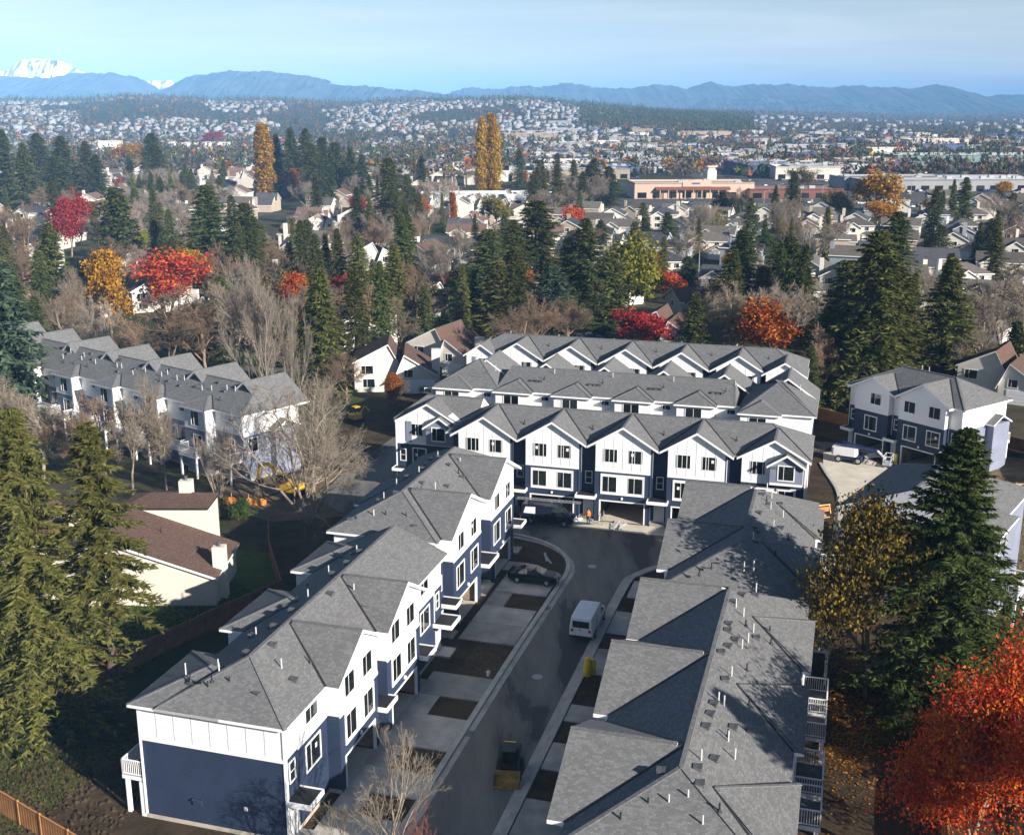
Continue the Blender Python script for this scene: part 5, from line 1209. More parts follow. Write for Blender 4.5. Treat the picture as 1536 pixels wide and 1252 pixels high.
# ---------------------------------------------------------------- neighbouring houses
_HWIN = window_meshes(1.3, 1.15, 'trim'); _HWIN2 = window_meshes(1.8, 1.3, 'trim')
_GDOOR = MB().box(-2.4, 2.4, -0.05, 0.02, 0, 2.15).box(-2.3, 2.3, -0.07, -0.05, 0.52, 0.56).box(-2.3, 2.3, -0.07, -0.05, 1.05, 1.09).box(-2.3, 2.3, -0.07, -0.05, 1.6, 1.64).mesh('garage_door', 'trim_white')
def gable_x(m, x0, x1, y0, y1, zE, zR, o=0.4, yr=0.5):
    """gabled roof, ridge along y; slopes 0, trim 1, closed underneath"""
    xc = x0+(x1-x0)*yr; t = 0.22; p = (zR-zE)/(xc-x0); a0, a1 = x0-o, x1+o; za = zE-o*p; zb = zE-o*(zR-zE)/(x1-xc); b0, b1 = y0-o, y1+o
    O = [(a0, za), (xc, zR), (a1, zb)]; I = [(x, z-t) for x, z in O]; P = lambda q, v: (q[0], v, q[1])
    m.face([P(O[0],b0),P(O[1],b0),P(O[1],b1),P(O[0],b1)], 0); m.face([P(O[1],b0),P(O[2],b0),P(O[2],b1),P(O[1],b1)], 0)
    m.face([P(I[0],b1),P(I[1],b1),P(I[1],b0),P(I[0],b0)], 1); m.face([P(I[1],b1),P(I[2],b1),P(I[2],b0),P(I[1],b0)], 1)
    for v, fl in ((b0, 1), (b1, -1)):
        for k in (0, 1): m.face([P(I[k],v),P(I[k+1],v),P(O[k+1],v),P(O[k],v)][::fl], 1)
    m.face([P(I[0],b1),P(I[0],b0),P(O[0],b0),P(O[0],b1)], 1); m.face([P(I[2],b0),P(I[2],b1),P(O[2],b1),P(O[2],b0)], 1)
def gable_body(m, x0, x1, y0, y1, zE, zR, yr=0.5, z0=0.0):
    xc = x0+(x1-x0)*yr; d = 0.18; pr = [(x0, z0), (x1, z0), (x1, zE-d), (xc, zR-d), (x0, zE-d)]
    m.face([(a, y0, b) for a, b in pr], 0); m.face([(a, y1, b) for a, b in pr[::-1]], 0)
    for k in (1, 4): 
        a, b = pr[k], pr[(k+1) % 5]; m.face([(a[0],y0,a[1]),(b[0],y0,b[1]),(b[0],y1,b[1]),(a[0],y1,a[1])][::-1] if False else [(a[0],y0,a[1]),(a[0],y1,a[1]),(b[0],y1,b[1]),(b[0],y0,b[1])], 0)
def rot90(m, i=0):
    m.v[i:] = [(-p[1], p[0], p[2]) for p in m.v[i:]]
HOUSE = {}
def house_parts(kind, wall, roof):
    k = (kind, wall, roof)
    if k in HOUSE: return HOUSE[k]
    w, r, c = MB(), MB(), MB(); win = []; gd = None
    if kind == 0:      # two-storey, gable to the street, garage wing beside it
        gable_body(w, -4.6, 4.0, -5, 5, 5.3, 7.6); gable_x(r, -4.6, 4.0, -5, 5, 5.3, 7.6)
        gable_body(w, 1.2, 7.0, -6.8, 1.5, 2.8, 4.7); gable_x(r, 1.2, 7.0, -6.8, 1.5, 2.8, 4.7)
        win = [(-2.6, -5, 3.5, 0, 1), (0.4, -5, 3.7, 0, 0), (-2.4, -5, 0.9, 0, 1), (-4.6, -1, 3.6, -1, 0), (-4.6, 2.4, 3.6, -1, 0), (-4.6, 1, 0.9, -1, 1), (4.0, 3, 3.6, 1, 0)]
        gd = (4.1, -6.8); c.box(-5.2, -4.3, 2, 3.1, 0, 8.4)
    elif kind == 1:    # ridge along the street with a front cross gable
        i = 0; gable_body(w, -4.2, 4.2, -6, 6, 5.2, 7.3); rot90(w); gable_x(r, -4.2, 4.2, -6, 6, 5.2, 7.3); rot90(r)
        j = len(w.v); q = len(r.v)
        gable_body(w, -5.2, 0.2, -5.4, 0, 5.0, 6.7); gable_x(r, -5.2, 0.2, -5.4, 0, 5.0, 6.7)
        gable_body(w, 0.6, 6.1, -7.2, -3, 2.7, 4.2); gable_x(r, 0.6, 6.1, -7.2, -3, 2.7, 4.2)
        win = [(-2.5, -5.4, 3.4, 0, 1), (-2.5, -5.4, 0.9, 0, 1), (3.2, -4.2, 3.9, 0, 0), (-6, 0, 3.6, -1, 0), (6, 1.2, 3.6, 1, 0)]
        gd = (3.35, -7.2); c.box(5.4, 6.4, 0.6, 1.8, 0, 8.3)
    elif kind == 2:    # hip roof two-storey
        w.box(-5, 5, -4.6, 4.6, 0, 5.3); h = hip_roof(-5.5, 5.5, -5.1, 5.1, 5.35, 7.5, 0.9, 0.9); b = len(r.v); r.v += h.v; r.f += [tuple(x+b for x in f) for f in h.f]; r.m += h.m
        gable_body(w, -4.6, 0.6, -6.6, -3, 4.9, 6.5); gable_x(r, -4.6, 0.6, -6.6, -1, 4.9, 6.5)
        w.box(1.0, 6.2, -6.4, 0, 0, 2.6); h = hip_roof(0.6, 6.6, -6.8, 0.4, 2.65, 4.0, 0.8, 0.8); b = len(r.v); r.v += h.v; r.f += [tuple(x+b for x in f) for f in h.f]; r.m += h.m
        win = [(-2.0, -6.6, 3.3, 0, 1), (-2.0, -6.6, 0.9, 0, 1), (2.6, -4.6, 3.7, 0, 0), (-5, 0, 3.5, -1, 0), (5, 1.8, 3.6, 1, 0)]; gd = (3.6, -6.4)
        c.box(-5.5, -4.7, 1, 2, 0, 7.9)
    else:              # split-level with two offset gables and a broad stucco chimney
        gable_body(w, -6.4, 0.4, -4.4, 4.4, 4.9, 7.6, 0.78); gable_x(r, -6.4, 0.4, -4.4, 4.4, 4.9, 7.6, 0.35, 0.78)
        gable_body(w, 0.0, 6.2, -5.8, 3.6, 3.1, 6.2, 0.22); gable_x(r, 0.0, 6.2, -5.8, 3.6, 3.1, 6.2, 0.35, 0.22)
        win = [(-4.4, -4.4, 2.9, 0, 1), (-4.2, -4.4, 0.8, 0, 1), (2.0, -5.8, 2.6, 0, 0), (-6.4, 0, 2.9, -1, 0), (6.2, 0, 1.0, 1, 0)]; gd = (3.6, -5.8)
        c.box(5.6, 6.9, -3.4, -2.2, 0, 6.4)
    HOUSE[k] = (w.mesh('wall', wall), r.mesh('roof', [roof, 'trim_white'], uv=True), c.mesh('chimney', wall), win, gd)
    return HOUSE[k]
def house(x, y, rz, kind, wall, roof, label, group=None, z=0.0, full=True, s=1.0):
    w, r, c, win, gd = house_parts(kind, wall, roof)
    o = thing('house', (x, y, z), rz, label, 'house', group); o.scale = (s, s, s)
    link('wall', w, o); ro = link('roof', r, o); link('chimney', c, ro)
    if gd and full: link('garage_door', _GDOOR, o, (gd[0], gd[1], 0.02))
    if full:
        for (u, v, zz, side, big) in win:
            f, p = (_HWIN2 if big else _HWIN)
            q = link('window', f, o, (u, v, zz), {0: 0.0, 1: math.pi/2, -1: -math.pi/2}[side]); link('pane', p, q)
    HPL.append((x, y)); return o
HPL = []
WC = dict(stucco_white='white', wall_grey='grey', stucco_cream='cream', wall_tan='tan')
# the pale house behind the left row
ho = thing('house', (-36.0, 94.4, 0), 0.0, 'pale stucco house with a big brown roof and two chimneys behind the brown fence', 'house')
w, r = MB(), MB()
gable_body(w, -8.0, 9.6, 0, 8.0, 2.9, 6.4, 0.45); w.build('wall', 'stucco_cream', ho)
gable_x(r, -8.0, 9.6, 0, 8.0, 2.9, 6.4, 0.35, 0.45); ro = r.build('roof', ['shingle_brown', 'trim_white'], ho, uv=True)
MB().box(-1.0, 7.0, 8.4, 12.5, 0, 6.1).build('wall', 'stucco_cream', ho)
hip_roof(-1.15, 7.15, 8.25, 12.7, 6.3, 6.75, 0.9, 0.9, 0.75).build('roof', ['shingle_brown', 'flashing'], ho, uv=True)
for (x0, x1, y0, y1, z1, nm) in ((9.1, 10.2, 1.6, 2.6, 4.9, 0), (3.6, 4.8, 11.4, 12.4, 7.9, 1)):
    c = MB().box(x0, x1, y0, y1, 0, z1, 0).build('chimney', 'stucco_cream', ho)
    MB().lathe([(0.18, 0), (0.14, 0.35), (0.22, 0.4), (0, 0.45)], 8, 0, ((x0+x1)/2, (y0+y1)/2, z1)).build('chimney_pot', 'vent_grey', c)
MB().tube((3.6, 5.0, 4.6), (3.6, 5.0, 5.6), 0.05, 0.05, 6).build('stack_pipe', 'flashing', ro); MB().box(4.1, 4.5, 4.2, 4.5, 4.3, 4.75).build('roof_vent', 'flashing', ro)
o = link('window', _HWIN[0], ho, (-6.4, 0, 3.0)); link('pane', _HWIN[1], o)
house(-45.5, 83.0, R(12), 3, 'stucco_cream', 'shingle_brown', 'pale house with a brown roof behind the drooping spruces at the left')
house(-47.0, 103.0, R(5), 3, 'stucco_cream', 'shingle_brown', 'pale house mostly hidden behind the left spruces farther back')
house(-18.4, 178.5, R(4), 3, 'stucco_white', 'shingle_brown', 'brown roofed duplex with a broad white chimney behind the long new row')
near = [(535, 522, 3, 'b', 20), (682, 552, 3, 'b', -25), (1048, 482, 1, 'b', 15), (1000, 522, 3, 'b', -20), (238, 462, 3, 'b', 30), (222, 418, 3, 'b', -15), (120, 474, 3, 'b', -30), (500, 428, 3, 'b', -40),
        (462, 395, 1, 'c', -20), (560, 402, 3, 'b', 20), (640, 404, 0, 'b', -30), (665, 470, 3, 'b', 10), (1508, 592, 3, 'b', -35), (1345, 442, 1, 't', -10), (1385, 474, 0, 'b', -20), (60, 404, 3, 'b', 15), (288, 362, 3, 'b', -20),
        (232, 342, 3, 'b', 10), (480, 350, 3, 'b', 25), (668, 392, 1, 'c', -35), (705, 398, 0, 'c', -35), (722, 442, 1, 'c', -10), (258, 335, 1, 'c', 15), (55, 338, 1, 'c', -10), (995, 420, 2, 'c', 0), (1092, 445, 1, 'c', -25), (1465, 500, 0, 't', -40), (1480, 470, 1, 't', -20), (760, 470, 3, 'b', 40), (905, 452, 1, 'c', 30), (25, 470, 3, 'b', 20), (1180, 468, 1, 't', 12), (1215, 430, 0, 't', -25), (1440, 440, 2, 't', 5), (1500, 420, 1, 't', -20)]
RC = dict(b='shingle_brown', c='roof_charcoal', t='roof_taupe'); RW = dict(b='brown', c='charcoal', t='taupe')
where = {0: 'at the far left', 1: 'left of centre', 2: 'in the middle of the picture', 3: 'right of centre', 4: 'at the far right'}
seen = {}
for px, py, kd, rc, a in near:
    x, y = ground_at(px, py)
    wl_ = ['stucco_white', 'stucco_cream', 'wall_grey', 'stucco_white'][(px*7+py) % 4] if rc != 'b' else ['stucco_white', 'stucco_cream'][(px+py) % 2]
    what = {0: 'gabled house', 1: 'cross gabled house', 2: 'hipped house', 3: 'split-level house'}[kd]
    key = (RW[rc], kd, min(4, px*5//1536)); seen[key] = seen.get(key, 0)+1
    rank = ['', ' farther up the picture', ' between trees', ' beside a bare tree', ' near a conifer'][min(4, seen[key]-1)]
    house(x, y, R(a), kd, wl_, RC[rc], '%s roofed %s %s' % (RW[rc], what, place_words(x, y)), 'houses among the trees')
# the field of roofs between the trees and the shopping street
def blocked(x, y, r):
    b, a = G(x, y)
    if -112 < b < 40 and a < 172: return True
    for (u, v, q) in PLACED:
        if abs(u-x) < r+q*0.5 and abs(v-y) < r+q*0.5: return True
    for (u, v) in HPL:
        if (u-x)**2+(v-y)**2 < (r+7)**2: return True
    return False
rr = random.Random(3); cnt = 0
for row_ in range(0, 30):
    for c_ in range(-40, 40):
        if cnt >= 255: break
        y = 232+row_*(17+row_*0.25)+rr.uniform(-3, 3); x = c_*19+(row_ % 2)*8+rr.uniform(-3.5, 3.5)
        q = x/y*1782
        if abs(q) > 830 or y > 760: continue
        if y > 520 and q > 120: continue
        if q > -150 and q < 560 and y > 455 and q > 60: continue
        if rr.random() < (0.14 if q > 60 else 0.50): continue
        if blocked(x, y, 6.5): continue
        right = q > 60
        kd = rr.choice([0, 1, 2] if right else [0, 1, 3, 3]); rc = rr.choice(['c', 't', 't'] if right else ['b', 'b', 'b', 'c', 't'])
        wl_ = rr.choice(['stucco_white', 'stucco_white', 'wall_grey', 'stucco_cream', 'wall_tan'] if right else ['stucco_white', 'stucco_cream', 'stucco_white', 'wall_tan'])
        a = rr.choice([0.0, 0.0, math.pi/2, -math.pi/2, math.pi])+R(-16)*(1 if right else 0.4)+rr.uniform(-0.12, 0.12)
        house(x, y, a, kd, wl_, RC[rc] if not (rc == 'b') else 'roof_brown', '%s house with a %s %s roof %s' % (WC[wl_], RW[rc], {0: 'gabled', 1: 'cross-gabled', 2: 'hipped', 3: 'split'}[kd], place_words(x, y)), 'houses in the field of roofs', 0.0, y < 430)
        cnt += 1
# trees and shrubs between those houses
tc_ = 0
for k in range(4000):
    if tc_ >= 400: break
    y = 180+rr.random()**1.6*480; q = rr.uniform(-800, 800); x = q*y/1782
    if blocked(x, y, 2.2): continue
    sx_, sy_ = sight(x, y)
    if any(abs(sx_-u) < 62 and -6 < sy_-v < 95 for u, v in ((168, 500), (268, 470), (108, 385), (970, 530), (1155, 548), (945, 486), (1000, 452), (1315, 335), (398, 290), (737, 292))): continue
    if q > 120 and (y > 460 or rr.random() < 0.45): continue
    kd = rr.choices(['bare', 'brown', 'fir', 'spruce', 'dense', 'orange', 'gold', 'red', 'green', 'rustleaf', 'birch', 'lime'], [22, 13, 26, 9, 8, 4, 3, 2, 8, 6, 7, 3])[0]
    h = dict(fir=rr.uniform(11, 20), spruce=rr.uniform(10, 17), dense=rr.uniform(7, 12), bare=rr.uniform(9, 14), brown=rr.uniform(9, 14), birch=rr.uniform(11, 17), green=rr.uniform(2.5, 5)).get(kd, rr.uniform(6, 11))
    zone = 'among the roofs right of centre' if q > 60 else 'among the roofs left of centre'
    tree(kd, x, y, h, T[kd][0]['r']*h/T[kd][0]['h']*rr.uniform(0.85, 1.4), {'fir': 'dark conifer', 'spruce': 'narrow spruce', 'dense': 'dense dark conifer', 'bare': 'grey leafless tree', 'brown': 'brown leafless tree', 'birch': 'pale leafless birch', 'green': 'green garden shrub', 'orange': 'orange autumn tree', 'gold': 'golden autumn tree', 'red': 'red autumn tree', 'rustleaf': 'rusty brown autumn tree', 'lime': 'yellow-green tree'}[kd]+' '+place_words(x, y), 'garden trees among the roofs')
    tc_ += 1
# ---------------------------------------------------------------- fences
def fence(pts, h, mat, label, pitch=2.4, name='wood_fence', board=0.14, cat='fence'):
    P = [Vector((*p, 0)) for p in pts]
    o = thing(name, tuple(P[0]), 0.0, label, cat)
    for k in range(len(P)-1):
        d = P[k+1]-P[k]; L = d.length; n = max(1, round(L/pitch)); w = L/n; ang = math.atan2(d.y, d.x)
        m = MB(); nb = int(w/board)
        for i in range(nb):
            x = 0.06+i*(w-0.12)/nb; m.box(x, x+(w-0.12)/nb-0.012, -0.012-0.008*(i % 2), 0.012-0.008*(i % 2), 0.06, h-0.05+0.015*((i*5) % 3))
        m.box(0.06, w-0.06, 0.014, 0.06, 0.35, 0.44); m.box(0.06, w-0.06, 0.014, 0.06, h-0.45, h-0.36); m.box(0.0, w, -0.05, 0.07, h-0.04, h)
        pm = m.mesh('fence_panel', mat); po = MB().box(-0.06, 0.06, -0.06, 0.06, 0, h+0.08).mesh('fence_post', mat)
        for i in range(n):
            q = P[k]+d*(i/n)-P[0]; link('fence_panel', pm, o, q, ang); link('fence_post', po, o, q, ang)
    return o
fence([W(-58, 57.5), W(-53.9, 64.1), W(-51.7, 72), W(-49.2, 80.2), W(-46.9, 86.2), W(-52.8, 95.0), W(-56, 101)], 1.85, 'fence_brown', 'dark brown board fence between the left row and the pale house')
fence([(-37.5, 66.9), (-32.4, 63.4), (-28.6, 60.7), (-24.0, 57.5)], 1.7, 'fence_cedar', 'honey coloured board fence in the lower left corner')
fence([W(-64, 166), W(-50, 169.5)], 1.8, 'fence_brown', 'brown board fence behind the left end of the long row')
fence([W(-3.0, 164), W(1.5, 160.6), W(9.0, 163.0)], 1.8, 'fence_cedar', 'orange lit cedar fence right of the farthest new row')
fence([(62, 127), (66, 141), (60, 150)], 1.8, 'fence_brown', 'dark board fence behind the askew townhouse block')
fence([W(8.2, 44), W(8.2, 66), W(9.4, 84)], 1.8, 'fence_cedar', 'cedar fence under the scarlet maple')
def safety_fence(pts, label):
    P = [Vector((*p, 0)) for p in pts]; o = thing('safety_fence', tuple(P[0]), 0, label, 'fence')
    for k in range(len(P)-1):
        d = P[k+1]-P[k]; n = 4; m = MB()
        for i in range(n):
            a = P[k]-P[0]+d*(i/n); b = P[k]-P[0]+d*((i+1)/n); s0, s1 = 0.12*math.sin(i*2.1+k), 0.12*math.sin((i+1)*2.1+k)
            for z in (0.05, 0.26, 0.47, 0.68): m.bar(a+Vector((0, 0, z+s0)), b+Vector((0, 0, z+s1)), 0.03, 0.17)
        m.build('mesh_sheet', 'orange_mesh', o)
        MB().bar(P[k]-P[0], P[k]-P[0]+Vector((0, 0, 1.35)), 0.06).build('stake', 'lumber', o)
    return o
safety_fence([(-33.8, 121.3), (-31.4, 121.6), (-29.4, 121.2), (-27.4, 121.0)], 'orange plastic safety fence behind the clipped bush')

# ---------------------------------------------------------------- vehicles
def wheel(par, x, y, r, w=0.22, n=14):
    t = MB(); t.tube((x, y-w/2, r), (x, y+w/2, r), r, r, n); o = t.build('wheel', 'tyre', par)
    s = 1 if y > 0 else -1
    MB().tube((x, y+s*(w/2-0.02), r), (x, y+s*(w/2+0.012), r), r*0.62, r*0.55, 10).build('rim', 'rim', o)
def car(loc, rz, st, glass, paint, label, cat, wb, wr, name, front=True, extras=None, group=None, sidesolid=()):
    o = thing(name, loc, rz, label, cat, group)
    b, gl = MB(), MB()
    sec = lambda s: [(s[0], -s[1], s[2]), (s[0], -s[1]*1.0, s[3]), (s[0], -s[4], s[5]), (s[0], s[4], s[5]), (s[0], s[1], s[3]), (s[0], s[1], s[2])]
    for k in range(len(st)-1):
        A, B = sec(st[k]), sec(st[k+1])
        for i in range(6):
            j = (i+1) % 6; f = [A[i], B[i], B[j], A[j]]
            top = i == 2; side = i in (1, 3)
            kk = glass.get(k, '')
            tgt = gl if ((top and 't' in kk) or (side and 's' in kk)) else b
            if tgt is gl:
                # set the pane in a painted surround
                c = sum((Vector(p) for p in f), Vector())/4; g = [tuple(c+(Vector(p)-c)*0.9) for p in f]
                for q in range(4): b.face([f[q], f[(q+1) % 4], g[(q+1) % 4], g[q]])
                gl.face(g)
            else: b.face(f)
    b.face(sec(st[0])); b.face(sec(st[-1])[::-1])
    b.build('body', paint, o)
    gl.build('window', 'glass_dark', o)
    w = st[len(st)//2][1]
    for x in wb:
        for y in (-w+0.06, w-0.06): wheel(o, x, y, wr)
    xf, xr = st[-1], st[0]
    for sg in (-1, 1):
        MB().box(xf[0]-0.03, xf[0]+0.03, sg*xf[1]*0.75-0.16, sg*xf[1]*0.75+0.16, xf[3]-0.16, xf[3]-0.02).build('headlight', 'lamp_clear', o)
        MB().box(xr[0]-0.03, xr[0]+0.03, sg*xr[1]*0.82-0.1, sg*xr[1]*0.82+0.1, xr[3]-0.25, xr[3]-0.02).build('tail_light', 'lamp_red', o)
        MB().box(0.75, 0.95, sg*(w+0.02)-0.02, sg*(w+0.02)+sg*0.16+0.02, xf[3]+0.1, xf[3]+0.28).build('mirror', paint, o)
    MB().box(xr[0]-0.025, xr[0]+0.02, -0.26, 0.26, xr[2]+0.18, xr[2]+0.32).build('number_plate', 'car_white', o)
    return o
SEDAN = [(-2.38, 0.70, 0.45, 0.86, 0.62, 0.92), (-2.2, 0.86, 0.30, 0.96, 0.72, 1.03), (-1.55, 0.91, 0.26, 0.97, 0.70, 1.07), (-0.75, 0.92, 0.26, 0.97, 0.58, 1.41), (0.15, 0.92, 0.26, 0.95, 0.58, 1.43), (1.05, 0.91, 0.26, 0.92, 0.70, 0.99), (2.05, 0.86, 0.28, 0.78, 0.70, 0.86), (2.36, 0.72, 0.40, 0.66, 0.60, 0.72)]
VAN = [(-2.9, 0.90, 0.45, 1.15, 0.80, 2.02), (-2.8, 0.98, 0.38, 1.18, 0.86, 2.14), (-1.0, 0.99, 0.35, 1.18, 0.86, 2.17), (0.55, 0.99, 0.35, 1.16, 0.84, 2.12), (0.95, 0.98, 0.35, 1.14, 0.80, 2.02), (1.85, 0.97, 0.35, 1.08, 0.82, 1.22), (2.6, 0.90, 0.38, 0.92, 0.76, 1.02), (2.8, 0.80, 0.45, 0.80, 0.70, 0.88)]
bx, by = W(-26.0, 96.3)
car((bx, by, 0.12), R(-16.3), SEDAN, {2: 'ts', 3: 's', 4: 'ts'}, 'car_black', 'glossy black sedan parked on a driveway in front of the left row', 'car', (-1.42, 1.42), 0.33, 'parked_car')
bx, by = W(-19.0, 88.2)
v = car((bx, by, 0.04), R(73.7), VAN, {3: 's', 4: 'ts'}, 'car_white', 'white cargo van parked along the right kerb of the street', 'van', (-1.75, 1.85), 0.36, 'cargo_van')
MB().box(-2.93, -2.86, -0.7, 0.7, 1.28, 1.85).build('rear_window', 'glass_dark', v); MB().box(-2.98, -2.88, -0.95, 0.95, 0.40, 0.56).build('rear_bumper', 'machine_black', v)
MB().box(-2.915, -2.895, -0.008, 0.008, 0.6, 2.0).build('door_seam', 'machine_black', v); MB().box(-2.94, -2.9, 0.04, 0.2, 1.08, 1.13).build('door_handle', 'machine_black', v)
for sg in (-1, 1): MB().box(-1.2, -1.185, sg*0.985-0.012, sg*0.985+0.012, 0.45, 1.9).build('door_seam', 'machine_black', v); MB().box(-2.5, 2.3, sg*0.975-0.02, sg*0.975+0.02, 0.52, 0.62).build('side_trim', 'machine_black', v)
for k in range(5): MB().box(-2.4, 0.6, -0.66+0.33*k-0.015, -0.66+0.33*k+0.015, 2.14, 2.19).build('roof_rib', 'car_white', v)
bx, by = W(-28.6, 112.0)
v = car((bx, by, 0.05), R(-16.3), VAN, {1: '', 3: 's', 4: 'ts'}, 'car_navy', 'dark van with a ladder on its roof parked outside the open garages', 'van', (-1.75, 1.85), 0.36, 'work_van')
MB().face([(-2.6, -0.995, 1.22), (-1.3, -1.0, 1.22), (-1.3, -0.905, 1.95), (-2.4, -0.89, 1.9)]).build('side_panel', 'car_white', v)
for sg in (-1, 1): MB().obox((-3.35, sg*1.15, 1.25), (0.45, sg*0.2, 0), (0.02, -0.02, 0), (0, 0, 0.8)).build('rear_door', 'car_navy', v)
lad = thing('ladder', (bx, by, 2.3), R(-16.3), 'long aluminium ladder lying on the roof of the dark van', 'ladder')
for y in (-0.35, 0.15): MB().bar((-3.6, y, 0.25), (3.4, y, 0.35), 0.07, 0.1).build('rail', 'steel', lad)
for k in range(18): MB().bar((-3.4+k*0.4, -0.35, 0.25+k*0.0055), (-3.4+k*0.4, 0.15, 0.25+k*0.0055), 0.06).build('rung', 'steel', lad)
for x in (-1.9, 0.4):
    m = MB(); m.bar((x, -0.8, 0.12), (x, 0.8, 0.12), 0.06); m.bar((x, -0.8, -0.2), (x, -0.8, 0.12), 0.05); m.bar((x, 0.8, -0.2), (x, 0.8, 0.12), 0.05); m.build('rack_bar', 'machine_black', lad)
x, y = ground_at(885, 510)
car((x, y, 0.02), R(-10), SEDAN, {2: 'ts', 3: 's', 4: 'ts'}, 'car_grey', 'grey car parked on the side street behind the farthest new row', 'car', (-1.42, 1.42), 0.33, 'parked_car')

# compact track loader with its bucket towards the camera
lx, ly = W(-19.2, 65.0)
L = thing('track_loader', (lx, ly, 0.03), R(-96), 'black and yellow compact track loader with a rusty yellow bucket on the street', 'loader'); L.scale = (0.9, 0.9, 0.9)
MB().prism([(-1.4, -0.55), (0.9, -0.55), (0.9, 0.55), (-1.4, 0.55)], 0.35, 1.05).build('chassis', 'machine_black', L)
MB().prism([(-1.75, -0.6), (-0.75, -0.6), (-0.75, 0.6), (-1.75, 0.6)], 0.6, 1.5).build('engine_hood', 'machine_black', L)
for sg in (-1, 1):
    pr = [(-1.5, 0.12), (-1.2, 0.0), (0.9, 0.0), (1.2, 0.18), (1.0, 0.5), (-0.9, 0.72), (-1.5, 0.5)]
    m = MB(); y0, y1 = sorted((sg*0.58, sg*0.96))
    m.face([(a, y0, b) for a, b in pr]); m.face([(a, y1, b) for a, b in pr[::-1]])
    for k in range(7):
        a, b = pr[k], pr[(k+1) % 7]; m.face([(b[0], y0, b[1]), (a[0], y0, a[1]), (a[0], y1, a[1]), (b[0], y1, b[1])])
    t = m.build('track', 'tyre', L)
    for x in (-1.0, -0.4, 0.2, 0.8): MB().tube((x, sg*0.93, 0.2), (x, sg*0.99, 0.2), 0.16, 0.16, 10).build('track_roller', 'machine_black', t)
    m = MB(); m.bar((-1.5, sg*0.75, 1.5), (0.5, sg*0.75, 1.25), 0.12, 0.2); m.bar((0.5, sg*0.75, 1.25), (1.25, sg*0.7, 0.45), 0.12, 0.2); m.build('lift_arm', 'machine_black', L)
m = MB()
for x, y in ((-0.75, -0.5), (-0.75, 0.5), (0.55, -0.5), (0.55, 0.5)): m.bar((x, y, 1.0), (x*0.92, y*0.92, 2.05), 0.08)
m.build('cab_frame', 'machine_black', L); MB().prism([(-0.8, -0.52), (0.6, -0.52), (0.6, 0.52), (-0.8, 0.52)], 2.05, 2.14).build('cab_roof', 'machine_black', L)
MB().box(-0.86, -0.7, -0.45, 0.45, 2.145, 2.17).build('roof_stripe', 'safety_yellow', L)
MB().box(0.56, 0.58, -0.42, 0.42, 1.1, 2.0).build('cab_glass', 'glass_dark', L); MB().box(-0.5, 0.05, -0.28, 0.28, 1.05, 1.2).box(-0.6, -0.48, -0.28, 0.28, 1.05, 1.75).build('seat', 'machine_black', L)
pr = [(1.15, 0.95), (1.2, 0.25), (1.45, 0.02), (2.1, 0.0), (2.1, 0.05), (1.52, 0.1), (1.3, 0.32), (1.25, 0.95)]
m = MB(); m.face([(a, -0.95, b) for a, b in pr]); m.face([(a, 0.95, b) for a, b in pr[::-1]])
for k in range(8):
    a, b = pr[k], pr[(k+1) % 8]; m.face([(b[0], -0.95, b[1]), (a[0], -0.95, a[1]), (a[0], 0.95, a[1]), (b[0], 0.95, b[1])])
for y in (-0.95, 0.95): m.face([(1.2, y, 0.9), (1.25, y, 0.2), (1.5, y, 0.02), (2.1, y, 0.02)]); m.face([(1.2, y, 0.9), (2.1, y, 0.02), (1.5, y, 0.02), (1.25, y, 0.2)])
m.build('bucket', 'bucket_rust', L)

# boom lift folded on the service road
bx, by = (42.4, 137.6)
B = thing('boom_lift', (bx, by, 0.03), R(-28), 'white and blue boom lift folded down in front of the askew block', 'lift')
MB().prism([(-1.5, -0.7), (1.5, -0.7), (1.5, 0.7), (-1.5, 0.7)], 0.35, 0.75).build('chassis', 'lift_blue', B)
for x in (-1.2, 1.2):
    for y in (-0.95, 0.95): wheel(B, x, y, 0.45, 0.34)
m = MB(); m.prism([(-1.9, -0.85), (0.7, -0.85), (0.9, -0.5), (0.9, 0.5), (0.7, 0.85), (-1.9, 0.85), (-2.2, 0.5), (-2.2, -0.5)], 0.85, 1.75); m.build('turntable', 'car_white', B)
MB().bar((-1.9, 0.0, 2.05), (3.3, 0.2, 1.75), 0.2, 0.24).build('lower_boom', 'lift_blue', B); MB().bar((3.2, 0.35, 1.8), (-1.2, 0.55, 2.3), 0.16, 0.18).build('upper_boom', 'lift_blue', B)
MB().bar((3.2, 0.2, 1.8), (4.3, 0.1, 0.9), 0.2, 0.2).build('jib', 'car_white', B)
m = MB()
for x in (4.2, 5.1):
    for y in (-0.9, 0.9): m.bar((x, y, 0.4), (x, y, 1.5), 0.06)
for z in (0.95, 1.5):
    m.bar((4.2, -0.9, z), (5.1, -0.9, z), 0.05); m.bar((4.2, 0.9, z), (5.1, 0.9, z), 0.05); m.bar((4.2, -0.9, z), (4.2, 0.9, z), 0.05); m.bar((5.1, -0.9, z), (5.1, 0.9, z), 0.05)
m.build('basket_rail', 'car_white', B); MB().box(4.15, 5.15, -0.95, 0.95, 0.34, 0.42).build('basket_floor', 'galv', B)

